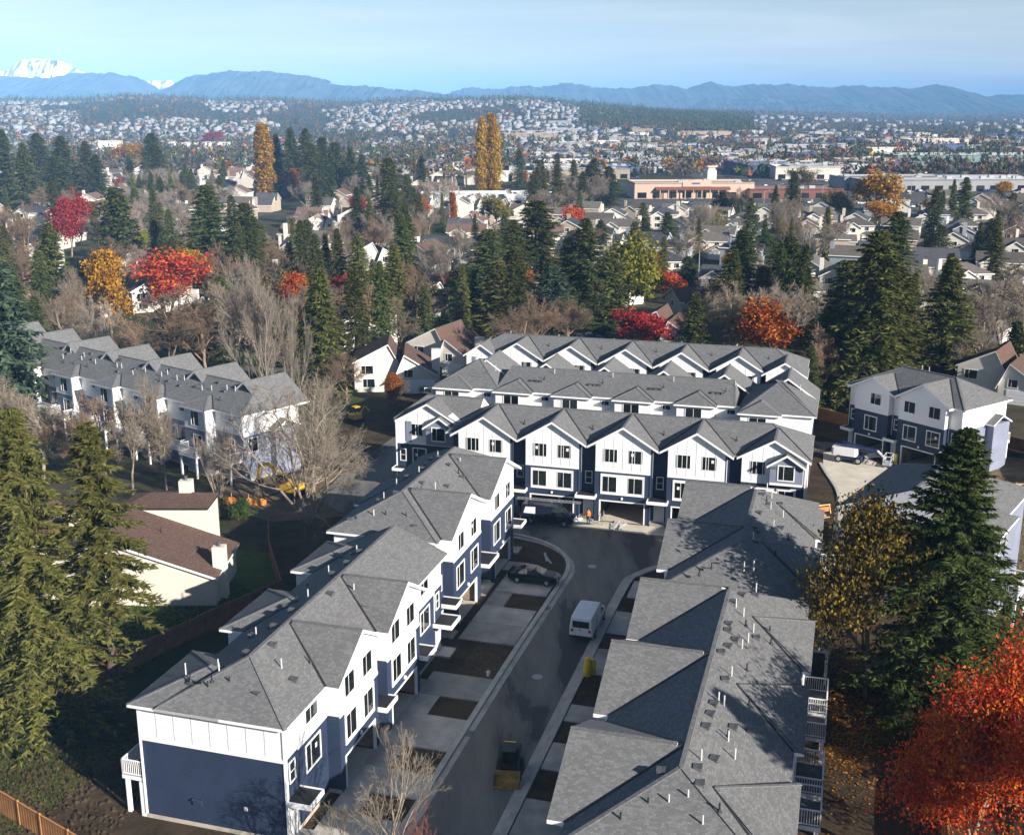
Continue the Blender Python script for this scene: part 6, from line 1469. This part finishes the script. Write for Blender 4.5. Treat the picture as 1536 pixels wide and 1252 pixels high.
# excavator behind the wide bare tree
E_ = thing('excavator', (-25.6, 124.6, 0.03), R(150), 'yellow excavator half hidden behind the wide bare tree', 'excavator')
for sg in (-1, 1): MB().prism([(-1.5, sg*0.9-0.25), (1.5, sg*0.9-0.25), (1.5, sg*0.9+0.25), (-1.5, sg*0.9+0.25)], 0, 0.65).build('track', 'tyre', E_)
MB().prism([(-1.7, -1.0), (1.0, -1.0), (1.0, 1.0), (-1.7, 1.0)], 0.75, 1.6).build('house_body', 'plant_yellow', E_); MB().prism([(-0.1, 0.15), (1.1, 0.15), (1.0, 0.95), (-0.1, 0.95)], 1.6, 2.6).build('cab', 'glass_dark', E_)
MB().prism([(-0.15, 0.1), (1.15, 0.1), (1.05, 1.0), (-0.15, 1.0)], 2.6, 2.72).build('cab_roof', 'plant_yellow', E_)
MB().bar((0.9, -0.2, 1.4), (2.6, -0.2, 3.2), 0.3, 0.45).bar((2.6, -0.2, 3.2), (4.3, -0.2, 3.0), 0.28, 0.4).build('boom', 'plant_yellow', E_); MB().bar((4.3, -0.2, 3.1), (4.7, -0.2, 1.2), 0.25, 0.32).build('arm', 'plant_yellow', E_)
MB().prism([(4.3, -0.6), (5.0, -0.6), (4.9, 0.2), (4.4, 0.2)], 0.5, 1.2).build('bucket', 'machine_black', E_)
x, y = ground_at(535, 632)
O_ = thing('mini_digger', (x, y, 0.03), R(40), 'small yellow digger beside the turning area left of the long row', 'excavator')
for sg in (-1, 1): MB().prism([(-0.9, sg*0.6-0.16), (0.9, sg*0.6-0.16), (0.9, sg*0.6+0.16), (-0.9, sg*0.6+0.16)], 0, 0.45).build('track', 'tyre', O_)
MB().prism([(-0.9, -0.7), (0.5, -0.7), (0.7, 0), (0.5, 0.7), (-0.9, 0.7)], 0.5, 1.15).build('engine_body', 'plant_yellow', O_); MB().prism([(-0.5, -0.5), (0.4, -0.5), (0.4, 0.5), (-0.5, 0.5)], 2.1, 2.2).build('canopy', 'plant_yellow', O_)
m = MB(); m.bar((-0.4, -0.4, 1.1), (-0.4, -0.4, 2.1), 0.06); m.bar((-0.4, 0.4, 1.1), (-0.4, 0.4, 2.1), 0.06); m.build('canopy_post', 'machine_black', O_)
MB().bar((0.6, 0, 1.0), (1.4, 0, 2.0), 0.14, 0.2).bar((1.4, 0, 2.0), (2.2, 0, 1.2), 0.12, 0.18).build('boom', 'plant_yellow', O_)

# ---------------------------------------------------------------- small site things
def hydrant(x, y, label, h=1.1):
    o = thing('fire_hydrant', (x, y, 0.03), 0.4, label, 'hydrant')
    MB().lathe([(0.24, 0), (0.24, 0.08), (0.17, 0.1), (0.17, h*0.72), (0.21, h*0.74), (0.21, h*0.8), (0.12, h*0.95), (0, h)], 12).build('barrel', 'safety_yellow', o)
    MB().tube((-0.3, 0, h*0.6), (0.3, 0, h*0.6), 0.09, 0.09, 8).build('outlet', 'safety_yellow', o)
x, y = W(-17.15, 79.6)
o = thing('wrapped_post', (x, y, 0.1), 0, 'bright yellow wrapped hydrant on the right kerb in front of the white van', 'hydrant')
MB().lathe([(0.26, 0), (0.33, 0.3), (0.30, 0.9), (0.26, 1.3), (0.2, 1.55), (0.06, 1.62), (0, 1.62)], 12).build('wrap', 'safety_yellow', o, smooth=True)
MB().lathe([(0.26, 0), (0.29, 0.4), (0.26, 1.0), (0.2, 1.25), (0, 1.3)], 10, 0, (0.42, 0.35, 0)).build('side_wrap', 'safety_yellow', o, smooth=True)
for (x, y), lab in (((43.9, 141.0), 'yellow post at the left garage of the askew block'), ((47.7, 136.2), 'yellow post at the right garage of the askew block')):
    o = thing('bollard', (x, y, 0), 0, lab, 'bollard')
    MB().lathe([(0.22, 0), (0.22, 1.25), (0.16, 1.4), (0, 1.45)], 12).build('post', 'safety_yellow', o); MB().lathe([(0.3, 0), (0.3, 0.08), (0.22, 0.1)], 12).build('base', 'concrete', o)
def bucket(b, a, label):
    x, y = W(b, a); o = thing('bucket', (x, y, 0.05), 0, label, 'bucket')
    MB().lathe([(0, 0.01), (0.13, 0.01), (0.155, 0.38), (0.165, 0.38), (0.165, 0.40), (0.14, 0.40), (0.12, 0.03), (0, 0.03)], 12).build('pail', 'trim_white', o)
    MB().bar((-0.16, 0, 0.38), (0, 0.12, 0.5), 0.015).bar((0, 0.12, 0.5), (0.16, 0, 0.38), 0.015).build('handle', 'steel', o)
bucket(-24.6, 77.5, 'white bucket on the bare soil bed beside the left kerb'); bucket(3.6, 57.6, 'white bucket lying behind the right row near the maple'); bucket(3.9, 55.9, 'nearer white bucket behind the right row')
def lumber(x, y, rz, n, L, label, mat='lumber', w=0.14, spread=0.5):
    o = thing('lumber_pile', (x, y, 0.03), rz, label, 'lumber'); r = random.Random(int(x*10)+n)
    me = MB().box(-L/2, L/2, -w/2, w/2, 0, 0.05).mesh('board', mat)
    for k in range(n): link('board', me, o, (r.uniform(-0.4, 0.4), r.uniform(-spread, spread), 0.052*k), r.uniform(-0.35, 0.35))
lumber(62.0, 128.5, 0.6, 5, 4.2, 'loose pale boards on the bare soil behind the askew block'); lumber(58.6, 128.0, 0.2, 3, 3.4, 'few pale boards beside the white end wall')
lumber(64.5, 131.5, 0.75, 4, 5.0, 'green-white plastic pipes lying beside the white end wall', 'pipe_white', 0.12); lumber(*W(-1.2, 121.5), 0.4, 6, 2.4, 'orange-tan boards stacked beside the right end of the long row')
lumber(*W(-21.5, 112.9), 1.2, 5, 2.0, 'scraps of wood and sacks beside the open garage', 'pipe_white', 0.3, 0.7); lumber(*W(-26.3, 113.3), 0.1, 4, 1.6, 'white sacks and boards stacked beside the worker', 'trim_white', 0.4, 0.4)
lumber(*W(-26.8, 102.0), 1.9, 2, 2.2, 'two grey planks lying on the corner planting bed', 'galv', 0.2, 0.7); lumber(45.6, 139.2, 0.3, 7, 2.2, 'heap of white wrapping and offcuts in front of the askew block', 'trim_white', 0.3, 0.8)
o = thing('trestle', (*W(-0.6, 123.5), 0), 0.3, 'orange wooden trestle beside the right end of the long row', 'trestle')
MB().bar((-0.9, 0, 0.9), (0.9, 0, 0.9), 0.12).build('beam', 'lumber', o)
for x in (-0.75, 0.75):
    for sg in (-1, 1): MB().bar((x, 0, 0.9), (x, sg*0.4, 0), 0.09).build('leg', 'lumber', o)
MB().box(-0.6, 0.6, -0.25, -0.2, 0.25, 0.75).build('panel', 'safety_orange', o)
o = thing('stepladder', (*W(-23.2, 113.3), 0.05), 0.9, 'grey stepladder leaning beside the worker at the open garage', 'ladder')
for sg in (-1, 1):
    MB().bar((-0.25, sg*0.3, 0), (0.1, sg*0.2, 1.5), 0.05).build('rail', 'steel', o); MB().bar((0.45, sg*0.3, 0), (0.1, sg*0.2, 1.5), 0.05).build('rail', 'steel', o)
for k in range(4): MB().bar((-0.2+k*0.07, -0.28, 0.3*k+0.25), (-0.2+k*0.07, 0.28, 0.3*k+0.25), 0.05).build('rung', 'steel', o)

# ---------------------------------------------------------------- people
def person(x, y, rz, shirt, legs, label, vest=None, hat=None, z=0.05):
    o = thing('person', (x, y, z), rz, label, 'person')
    v = [(0,0,0.95), (0,0,1.2), (0,0,1.42), (0,0,1.52), (0,0.02,1.66), (0,0.02,1.74),
         (-0.10,0,0.9), (-0.12,0.03,0.5), (-0.12,-0.03,0.08), (-0.12,0.12,0.04), (0.10,0,0.9), (0.13,-0.02,0.5), (0.14,-0.06,0.08), (0.14,0.09,0.04),
         (-0.19,0,1.40), (-0.27,0.02,1.12), (-0.24,0.16,0.92), (-0.23,0.2,0.83), (0.19,0,1.40), (0.28,0.03,1.12), (0.24,0.2,0.98), (0.22,0.27,0.92)]
    e = [(0,1),(1,2),(2,3),(3,4),(4,5),(0,6),(6,7),(7,8),(8,9),(0,10),(10,11),(11,12),(12,13),(2,14),(14,15),(15,16),(16,17),(2,18),(18,19),(19,20),(20,21)]
    rad = [.15,.14,.15,.06,.10,.08,.10,.075,.05,.04,.10,.075,.05,.04,.075,.055,.04,.035,.075,.055,.04,.035]
    me = bpy.data.meshes.new('body'); me.from_pydata(v, e, [])
    for m_ in (shirt, legs, 'skin'): me.materials.append(MATS[m_])
    b = link('body', me, o); b.modifiers.new('skin', 'SKIN')
    for k, s in enumerate(me.skin_vertices[0].data): s.radius = (rad[k], rad[k]*(0.75 if k < 3 else 1)); s.use_root = (k == 0)
    b.modifiers.new('sub', 'SUBSURF').levels = 1; b.modifiers['sub'].render_levels = 1
    dg = bpy.context.evaluated_depsgraph_get(); em = bpy.data.meshes.new_from_object(b.evaluated_get(dg)); b.modifiers.clear()
    em.materials.clear()
    for m_ in (shirt, legs, 'skin'): em.materials.append(MATS[m_])
    em.polygons.foreach_set('material_index', [1 if p.center.z < 0.93 and abs(p.center.x) < 0.21 else (2 if p.center.z > 1.5 or (abs(p.center.x) > 0.19 and p.center.z < 0.95) else 0) for p in em.polygons])
    b.data = em
    if vest: MB().lathe([(0.20, 0.98), (0.205, 1.2), (0.225, 1.36), (0.17, 1.47)], 12).build('safety_vest', vest, b)
    if hat: MB().lathe([(0.15, 1.72), (0.125, 1.74), (0.12, 1.80), (0.06, 1.86), (0, 1.87)], 10, 0, (0, 0.02, 0)).build('hard_hat', hat, b)
    return o
person(*W(-24.5, 112.7), R(150), 'safety_orange', 'jeans', 'worker in an orange top and dark trousers standing outside the open garage', 'safety_orange', 'machine_black')
person(*W(-28.2, 114.9), R(200), 'trim_white', 'trim_white', 'person in white overalls in the garage behind the dark van', None, 'trim_white', 0.09)
# ---------------------------------------------------------------- shopping street and the town beyond
def flat_building(x, y, rz, w, d, h, wall, roof, label, group=None, units=0, z=0.0, name='shop_building', cat='shop'):
    o = thing(name, (x, y, z), rz, label, cat, group)
    MB().box(-w/2, w/2, -d/2, d/2, 0, h, 0, 't').build('wall', wall, o)
    MB().box(-w/2+0.4, w/2-0.4, -d/2+0.4, d/2-0.4, h-0.8, h-0.5, 0).build('roof', roof, o)
    m = MB()
    for a, b, c, e in ((-w/2, w/2, -d/2, -d/2+0.4), (-w/2, w/2, d/2-0.4, d/2), (-w/2, -w/2+0.4, -d/2+0.4, d/2-0.4), (w/2-0.4, w/2, -d/2+0.4, d/2-0.4)): m.box(a, b, c, e, h-0.5, h+0.25)
    m.build('parapet', wall, o)
    r = random.Random(int(x*3+y))
    for k in range(units):
        u, v = r.uniform(-w*0.4, w*0.4), r.uniform(-d*0.35, d*0.35); MB().box(u-1.5, u+1.5, v-1, v+1, h-0.5, h+0.9).build('roof_unit', 'galv', o)
    n = max(2, int(w/7)); me = MB().box(-2.2, 2.2, -0.06, 0.02, 0.3, min(3.0, h*0.6)).mesh('shop_window', 'glass_dark')
    for k in range(n): link('shop_window', me, o, (-w/2+w*(k+0.5)/n, -d/2, 0))
    return o
# strip mall with red tiled awning and a pale tower
x0, y0 = ground_at(945, 299); x1, y1 = ground_at(1132, 297)
mx, my = (x0+x1)/2, (y0+y1)/2; mw = math.hypot(x1-x0, y1-y0)*0.94
sm = flat_building(mx, my+12, 0.06, mw, 24, 7.4, 'pink_stucco', 'flat_roof_grey', 'long salmon coloured strip mall with a red tiled awning', None, 5, name='strip_mall')
m = MB(); m.face([(-mw/2+10, -12.05, 5.6), (-mw/2+10, -14.6, 4.2), (mw/2-12, -14.6, 4.2), (mw/2-12, -12.05, 5.6)]); m.face([(-mw/2+10, -12.05, 4.15), (mw/2-12, -12.05, 4.15), (mw/2-12, -14.6, 4.15), (-mw/2+10, -14.6, 4.15)])
m.face([(-mw/2+10, -14.6, 4.15), (mw/2-12, -14.6, 4.15), (mw/2-12, -14.6, 4.2), (-mw/2+10, -14.6, 4.2)]); m.build('awning', 'awning_red', sm)
for k in range(9): MB().tube((-mw/2+12+k*(mw-26)/8, -14.3, 0), (-mw/2+12+k*(mw-26)/8, -14.3, 4.15), 0.25, 0.25, 6).build('awning_post', 'pink_stucco', sm)
MB().box(-6, 8, -12.4, -12.05, 5.7, 8.6).build('sign_wall', 'pink_stucco', sm); MB().box(-1.5, 2.5, -12.5, -12.41, 6.8, 7.6).build('sign_panel', 'shop_blue', sm)
x, y = ground_at(1072, 290); tw = thing('clock_tower', (x, y+14, 0), 0.1, 'pale square tower behind the strip mall', 'tower')
MB().box(-2.4, 2.4, -2.4, 2.4, 0, 11).build('shaft', 'stucco_cream', tw); MB().box(-1.8, 1.8, -1.8, 1.8, 11, 12.6).box(-2.6, 2.6, -2.6, 2.6, 12.6, 13.2).build('belfry', 'stucco_cream', tw); MB().lathe([(2.6, 13.2), (0, 14.4)], 4).build('tower_roof', 'awning_red', tw)
x, y = ground_at(1180, 299); flat_building(x+5, y+14, 0.04, 46, 22, 4.6, 'awning_red', 'flat_roof_grey', 'low building with a red tiled roof edge right of the strip mall', None, 3)
x, y = ground_at(720, 312); flat_building(x+4, y+12, 0.03, 62, 20, 5.6, 'flat_roof_white', 'flat_roof_white', 'low white commercial building below the golden poplars', None, 5)
x, y = ground_at(1270, 262); flat_building(x-40, y, 0.05, 60, 40, 7, 'shop_blue', 'flat_roof_grey', 'dark blue store beyond the strip mall', None, 5)
x, y = ground_at(1440, 288); flat_building(x, y+24, 0.06, 104, 40, 6, 'shop_grey', 'flat_roof_white', 'wide pale grey warehouse store at the right', None, 12)
x, y = ground_at(1490, 250); flat_building(x-8, y+30, 0.06, 130, 50, 8, 'shop_green', 'flat_roof_white', 'long green fronted warehouse store farther right', None, 12)
x, y = ground_at(1315, 284); flat_building(x+12, y+16, 0.05, 60, 26, 6, 'shop_grey', 'flat_roof_white', 'pale flat roofed store behind the bright orange-gold tree', None, 6)
x, y = ground_at(300, 228); flat_building(x, y, 0.1, 58, 16, 9, 'stucco_white', 'flat_roof_white', 'white apartment building in the far left neighbourhood', None, 4, name='apartment_building', cat='apartments')
x, y = ground_at(165, 234); flat_building(x, y, 0.2, 22, 16, 13, 'stucco_white', 'flat_roof_grey', 'tall white apartment block left of the round golden tree', None, 2, name='apartment_building', cat='apartments')
rs = random.Random(9)
for k in range(150):
    py = rs.uniform(203, 272); px = rs.uniform(790, 1560)
    if 930 < px < 1150 and py > 262: continue
    if px > 1330 and 235 < py < 290: continue
    x, y = ground_at(px, py)
    w = rs.uniform(16, 50)*(1+ (0.5 if py < 225 else 0)); d = rs.uniform(14, 28)
    wc = rs.choice(['shop_grey', 'stucco_white', 'shop_grey', 'wall_tan', 'wall_grey', 'shop_blue']); rf = rs.choice(['flat_roof_white', 'flat_roof_grey', 'flat_roof_grey'])
    flat_building(x, y, rs.uniform(-0.1, 0.2), w, d, rs.uniform(4.5, 8), wc, rf, '%s %s store with a %s flat roof %s' % ('long' if w > 45 else 'small' if w < 25 else 'broad', {'shop_grey': 'grey', 'stucco_white': 'white', 'wall_tan': 'tan', 'wall_grey': 'slate', 'shop_blue': 'blue'}[wc], rf.split('_')[-1], place_words(x, y)), 'distant flat roofed stores', 2 if y < 1100 else 0, terr(x, y))
# car park sheets
def far_sheet(name, pts, z, mat): sheet(name, pts, z, mat, grid=False)
far_sheet('parking_lot', [(45, 505), (250, 500), (330, 700), (360, 900), (120, 900), (110, 630), (40, 545)], 0.02, 'parking_asphalt')
far_sheet('road', [(-200, 470), (300, 482), (300, 494), (-200, 482)], 0.035, 'parking_asphalt')
far_sheet('road', [(-90, 186), (110, 196), (110, 203), (-90, 193)], 0.01, 'parking_asphalt')
# parked cars
CM = {}
def tiny_car(paint):
    if paint in CM: return CM[paint]
    m = MB(); sec = lambda s: [(s[0], -s[1], s[2]), (s[0], -s[1], s[3]), (s[0], -s[4], s[5]), (s[0], s[4], s[5]), (s[0], s[1], s[3]), (s[0], s[1], s[2])]
    for k in range(len(SEDAN)-1):
        A, B_ = sec(SEDAN[k]), sec(SEDAN[k+1])
        for i in range(5): m.face([A[i], B_[i], B_[i+1], A[i+1]], 1 if (k in (2, 3, 4) and i in (1, 3)) or (k in (2, 4) and i == 2) else 0)
    m.face(sec(SEDAN[0])); m.face(sec(SEDAN[-1])[::-1])
    for x in (-1.42, 1.42):
        for y in (-0.86, 0.86): m.tube((x, y-0.1, 0.33), (x, y+0.1, 0.33), 0.33, 0.33, 8, 2)
    CM[paint] = m.mesh('parked_car', [paint, 'glass_dark', 'tyre']); return CM[paint]
cs = random.Random(4); used = []
for k in range(420):
    if len(used) >= 190: break
    py = cs.choice([318, 312, 306, 301, 288, 280, 272, 266, 260, 254, 249])+cs.uniform(-1, 1); px = cs.uniform(900, 1500)
    x, y = ground_at(px, py)
    if not (45 < x < 340): continue
    if y > 545 and y < 600 and x < 160: continue
    if any(abs(x-u) < 3.2 and abs(y-v) < 5.5 for u, v in used): continue
    paint = cs.choice(['car_white', 'car_white', 'car_silver', 'car_grey', 'car_black', 'car_red', 'car_blue'])
    o = link('parked_car', tiny_car(paint), None, (x, y, 0.04), math.pi/2+cs.uniform(-0.05, 0.05) if cs.random() < 0.8 else 0.0)
    tag(o, {'car_white': 'white', 'car_silver': 'silver', 'car_grey': 'grey', 'car_black': 'black', 'car_red': 'red', 'car_blue': 'blue'}[paint]+' car in the shopping car parks '+place_words(x, y), 'car', 'cars in the shopping car parks'); used.append((x, y))
# lamp posts along the shopping street and side streets
for k, (px, yb, h) in enumerate(((1232, 318, 11), (1165, 312, 10), (1145, 320, 9), (1290, 315, 10), (1365, 305, 12), (1395, 300, 10), (1200, 316, 9), (286, 318, 9), (245, 302, 12), (1048, 412, 7.5), (365, 345, 8), (1500, 300, 9))):
    x, y = ground_at(px, yb); o = thing('street_lamp', (x, y, 0), 0.0, 'tall grey street lamp number' if False else ['lamp post at the car park entrance right of the strip mall', 'lamp post before the red tiled low building', 'lamp post left of the car park entrance', 'lamp post left of the bright orange-gold tree', 'tall lamp post right of the bright orange-gold tree', 'lamp post before the wide warehouse store', 'lamp post between the parked cars', 'curved lamp post by the white garage at the left', 'wooden utility pole among the left houses', 'curved lamp post among the central grey roofs', 'curved lamp post above the broad dark conifer', 'lamp post at the far right car park'][k], 'street lamp')
    MB().tube((0, 0, 0), (0, 0, h), 0.12, 0.08, 6).build('pole', 'galv', o); MB().bar((0, 0, h-0.1), (1.8, 0, h+0.35), 0.09).build('arm', 'galv', o); MB().box(1.6, 2.4, -0.16, 0.16, h+0.28, h+0.44).build('lamp_head', 'galv', o)
# distant houses: too many to count, one mass
g = np.random.default_rng(12)
_ng = np.random.default_rng(77).normal(0, 1, (40, 60))
def belt(px, d):
    """smooth patchy field over the town: positive = built up, negative = woodland belts running along the slope"""
    u, v = (px+100)/62.0, math.log(max(d, 300)/300.0)*7.5
    i, j = int(v) % 39, int(u) % 59; fu, fv = u-int(u), v-int(v)
    fu, fv = fu*fu*(3-2*fu), fv*fv*(3-2*fv)
    return (_ng[i, j]*(1-fu)+_ng[i, j+1]*fu)*(1-fv)+(_ng[i+1, j]*(1-fu)+_ng[i+1, j+1]*fu)*fv
def far_houses(n, ylo, yhi, xlo, xhi, seed, scale=1.0):
    g = np.random.default_rng(seed); V, F, M = [], [], []; used = set()
    for k in range(n):
        py = g.uniform(ylo, yhi); px = g.uniform(xlo, xhi); x, y = ground_at(px, max(py, 166.6), 0)
        for _ in range(6): x, y = ground_at(px, max(py, 166.6), min(terr(x, y), 40))
        if py < 167: y = g.uniform(2300, 2900); x = (px-768)/1782*y
        if y > 3900 or y < 640: continue
        if belt(px, y) < -0.3 or g.random() < 0.2: continue
        # houses stand in rows along streets
        st = 34.0; ry = round((y+0.18*x)/st); rx = round(x/(12.5*scale))
        if (rx, ry) in used: continue
        used.add((rx, ry))
        y = ry*st-0.18*x+(8 if rx % 2 else -8)*0.5+6*math.sin(x*0.013+ry)+g.normal(0, 3.5); x = rx*12.5*scale+g.normal(0, 3.0); z = terr(x, y)
        w, d, h, r = g.uniform(6, 11.5)*scale, g.uniform(6, 11)*scale, g.uniform(3.2, 6.0), g.uniform(1.5, 2.6)
        a = g.choice([0, math.pi/2])-0.18+0.5*math.sin(x*0.004+ry*0.3)+g.normal(0, 0.12); c, s = math.cos(a), math.sin(a)
        P = np.array([(-w/2,-d/2,0),(w/2,-d/2,0),(w/2,d/2,0),(-w/2,d/2,0),(-w/2,-d/2,h),(w/2,-d/2,h),(w/2,d/2,h),(-w/2,d/2,h),(0,-d/2-.3,h+r),(0,d/2+.3,h+r)])
        P = P@np.array([[c, s, 0], [-s, c, 0], [0, 0, 1]])+np.array([x, y, z-0.3]); b = len(V)*10
        V.append(P); wm = int(g.choice([0, 0, 1, 2, 2])); rm = int(g.choice([3, 3, 4, 4, 5, 6]))
        for f, m in (((0,1,5),wm),((0,5,4),wm),((1,2,6),wm),((1,6,5),wm),((2,3,7),wm),((2,7,6),wm),((3,0,4),wm),((3,4,7),wm),((4,5,8),wm),((6,7,9),wm),((5,6,9),rm),((5,9,8),rm),((7,4,8),rm),((7,8,9),rm)):
            F.append([b+i for i in f]); M.append(m)
    return np.concatenate(V), np.array(F), np.array(M)
Vh, Fh, Mh = far_houses(12000, 161, 262, -60, 930, 12)
V2, F2, M2 = far_houses(900, 172, 215, 900, 1600, 13, 1.3)
me = tri_mesh('distant_houses', np.concatenate([Vh, V2]), np.concatenate([Fh, F2+len(Vh)]), ['far_wall', 'wall_grey', 'far_wall_tan', 'roof_charcoal', 'roof_taupe', 'roof_brown', 'flat_roof_grey'], np.concatenate([Mh, M2]))
tag(link('distant_houses', me), 'dense mass of small pale houses covering the distant hillside and plain', 'houses', kind='stuff')
# distant woods
def far_trees(n, seed):
    g = np.random.default_rng(seed); Vs, Ms = [], []
    k = 0
    while k < n:
        u = g.random()
        if u < 0.22: py, px = g.uniform(146, 176), g.uniform(-40, 930)            # wooded crest of the left hill
        elif u < 0.50: py, px = g.uniform(172, 205), g.uniform(870, 1130)           # wooded knoll
        elif u < 0.62: py, px = g.uniform(166.6, 176), g.uniform(850, 1600)         # plain towards the mountains
        else: py, px = g.uniform(176, 268), g.uniform(-40, 1580)
        x, y = ground_at(px, max(py, 166.5), 0)
        for _ in range(6): x, y = ground_at(px, max(py, 166.5), min(terr(x, y), 38))
        if u < 0.22:
            y = 2300+g.random()**0.5*900; x = (px-768)/1782*y
            if terr(x, y) < 24: continue
        if y < 640 or y > 9000: continue
        if 0.62 < u and y < 3600 and px < 930 and belt(px, y) > -0.3 and g.random() < 0.3: continue
        k += 1
        q = (px-768); z = terr(x, y)
        con = g.random() < (0.6 if u < 0.50 else 0.2)
        if u > 0.62 and px > 790 and py > 196 and g.random() < 0.5: k -= 1; continue
        big = 1.0 if y < 3500 else 1.6
        if con: h, r, m = g.uniform(9, 20)*big, g.uniform(2.4, 4.2)*big, int(g.choice([0, 0, 1]))
        else: h, r, m = g.uniform(6, 10)*big, g.uniform(3, 5)*big, int(g.choice([2, 2, 2, 3, 4, 5, 6], p=[.30, .24, .18, .10, .07, .07, .04]))
        nt = 26 if y < 2500 else 16
        t = g.random(nt)
        if con: rad = r*(1-t)*g.uniform(0.5, 1.0, nt)
        else: rad = r*np.sqrt(np.clip(1-(2*t-1)**2, 0, 1))*g.uniform(0.5, 1.0, nt)
        zz = h*(0.06+0.94*t) if con else h*(0.22+0.78*t)
        a = g.uniform(0, 6.28, nt); C = np.stack([rad*np.cos(a), rad*np.sin(a), zz], 1)
        s = (r*0.62*(1.05-0.6*t) if con else np.full(nt, r*0.50))[:, None]
        d1 = norm(g.normal(0, 1, (nt, 3))); d2 = norm(g.normal(0, 1, (nt, 3))); d3 = norm(g.normal(0, 1, (nt, 3)))
        if con: d1[:, 2] += 0.9; d2[:, 2] -= 0.5
        Tt = np.stack([C+d1*s, C+d2*s, C+d3*s], 1)+np.array([x, y, z]); Vs.append(Tt.reshape(-1, 3)); Ms.append(np.full(nt, m))
    V = np.concatenate(Vs); return V, np.arange(len(V)).reshape(-1, 3), np.concatenate(Ms)
foliage('twigs_far', [(0.0, (0.07, 0.055, 0.045)), (1.0, (0.15, 0.115, 0.095))], 0.0, 0.1)
V, F_, M = far_trees(17000, 20)
me = tri_mesh('distant_woods', V, F_, ['needles_fir', 'needles_blue', 'twigs_far', 'leaf_rust', 'leaf_green', 'leaf_orange', 'leaf_gold'], M)
tag(link('distant_woods', me), 'dark woods, bare trees and autumn trees spread through the distant town', 'trees', kind='stuff')
# ---------------------------------------------------------------- the air
m = bpy.data.materials.new('haze_air'); m.use_nodes = True; n, l = m.node_tree.nodes, m.node_tree.links
n.clear(); out = n.new('ShaderNodeOutputMaterial'); pv = n.new('ShaderNodeVolumePrincipled')
pv.inputs['Color'].default_value = (0.28, 0.57, 1.0, 1); pv.inputs['Density'].default_value = 1.25e-4; pv.inputs['Anisotropy'].default_value = -0.35
for k in ('Density Attribute', 'Color Attribute', 'Temperature Attribute'):
    if k in pv.inputs: pv.inputs[k].default_value = ''
l.new(pv.outputs['Volume'], out.inputs['Volume']); MATS['haze'] = m
o = MB().box(-26000, 26000, -24500, 24500, -6, 385).build('haze', 'haze'); tag(o, 'thin blue air haze over the whole scene', 'haze', kind='stuff')
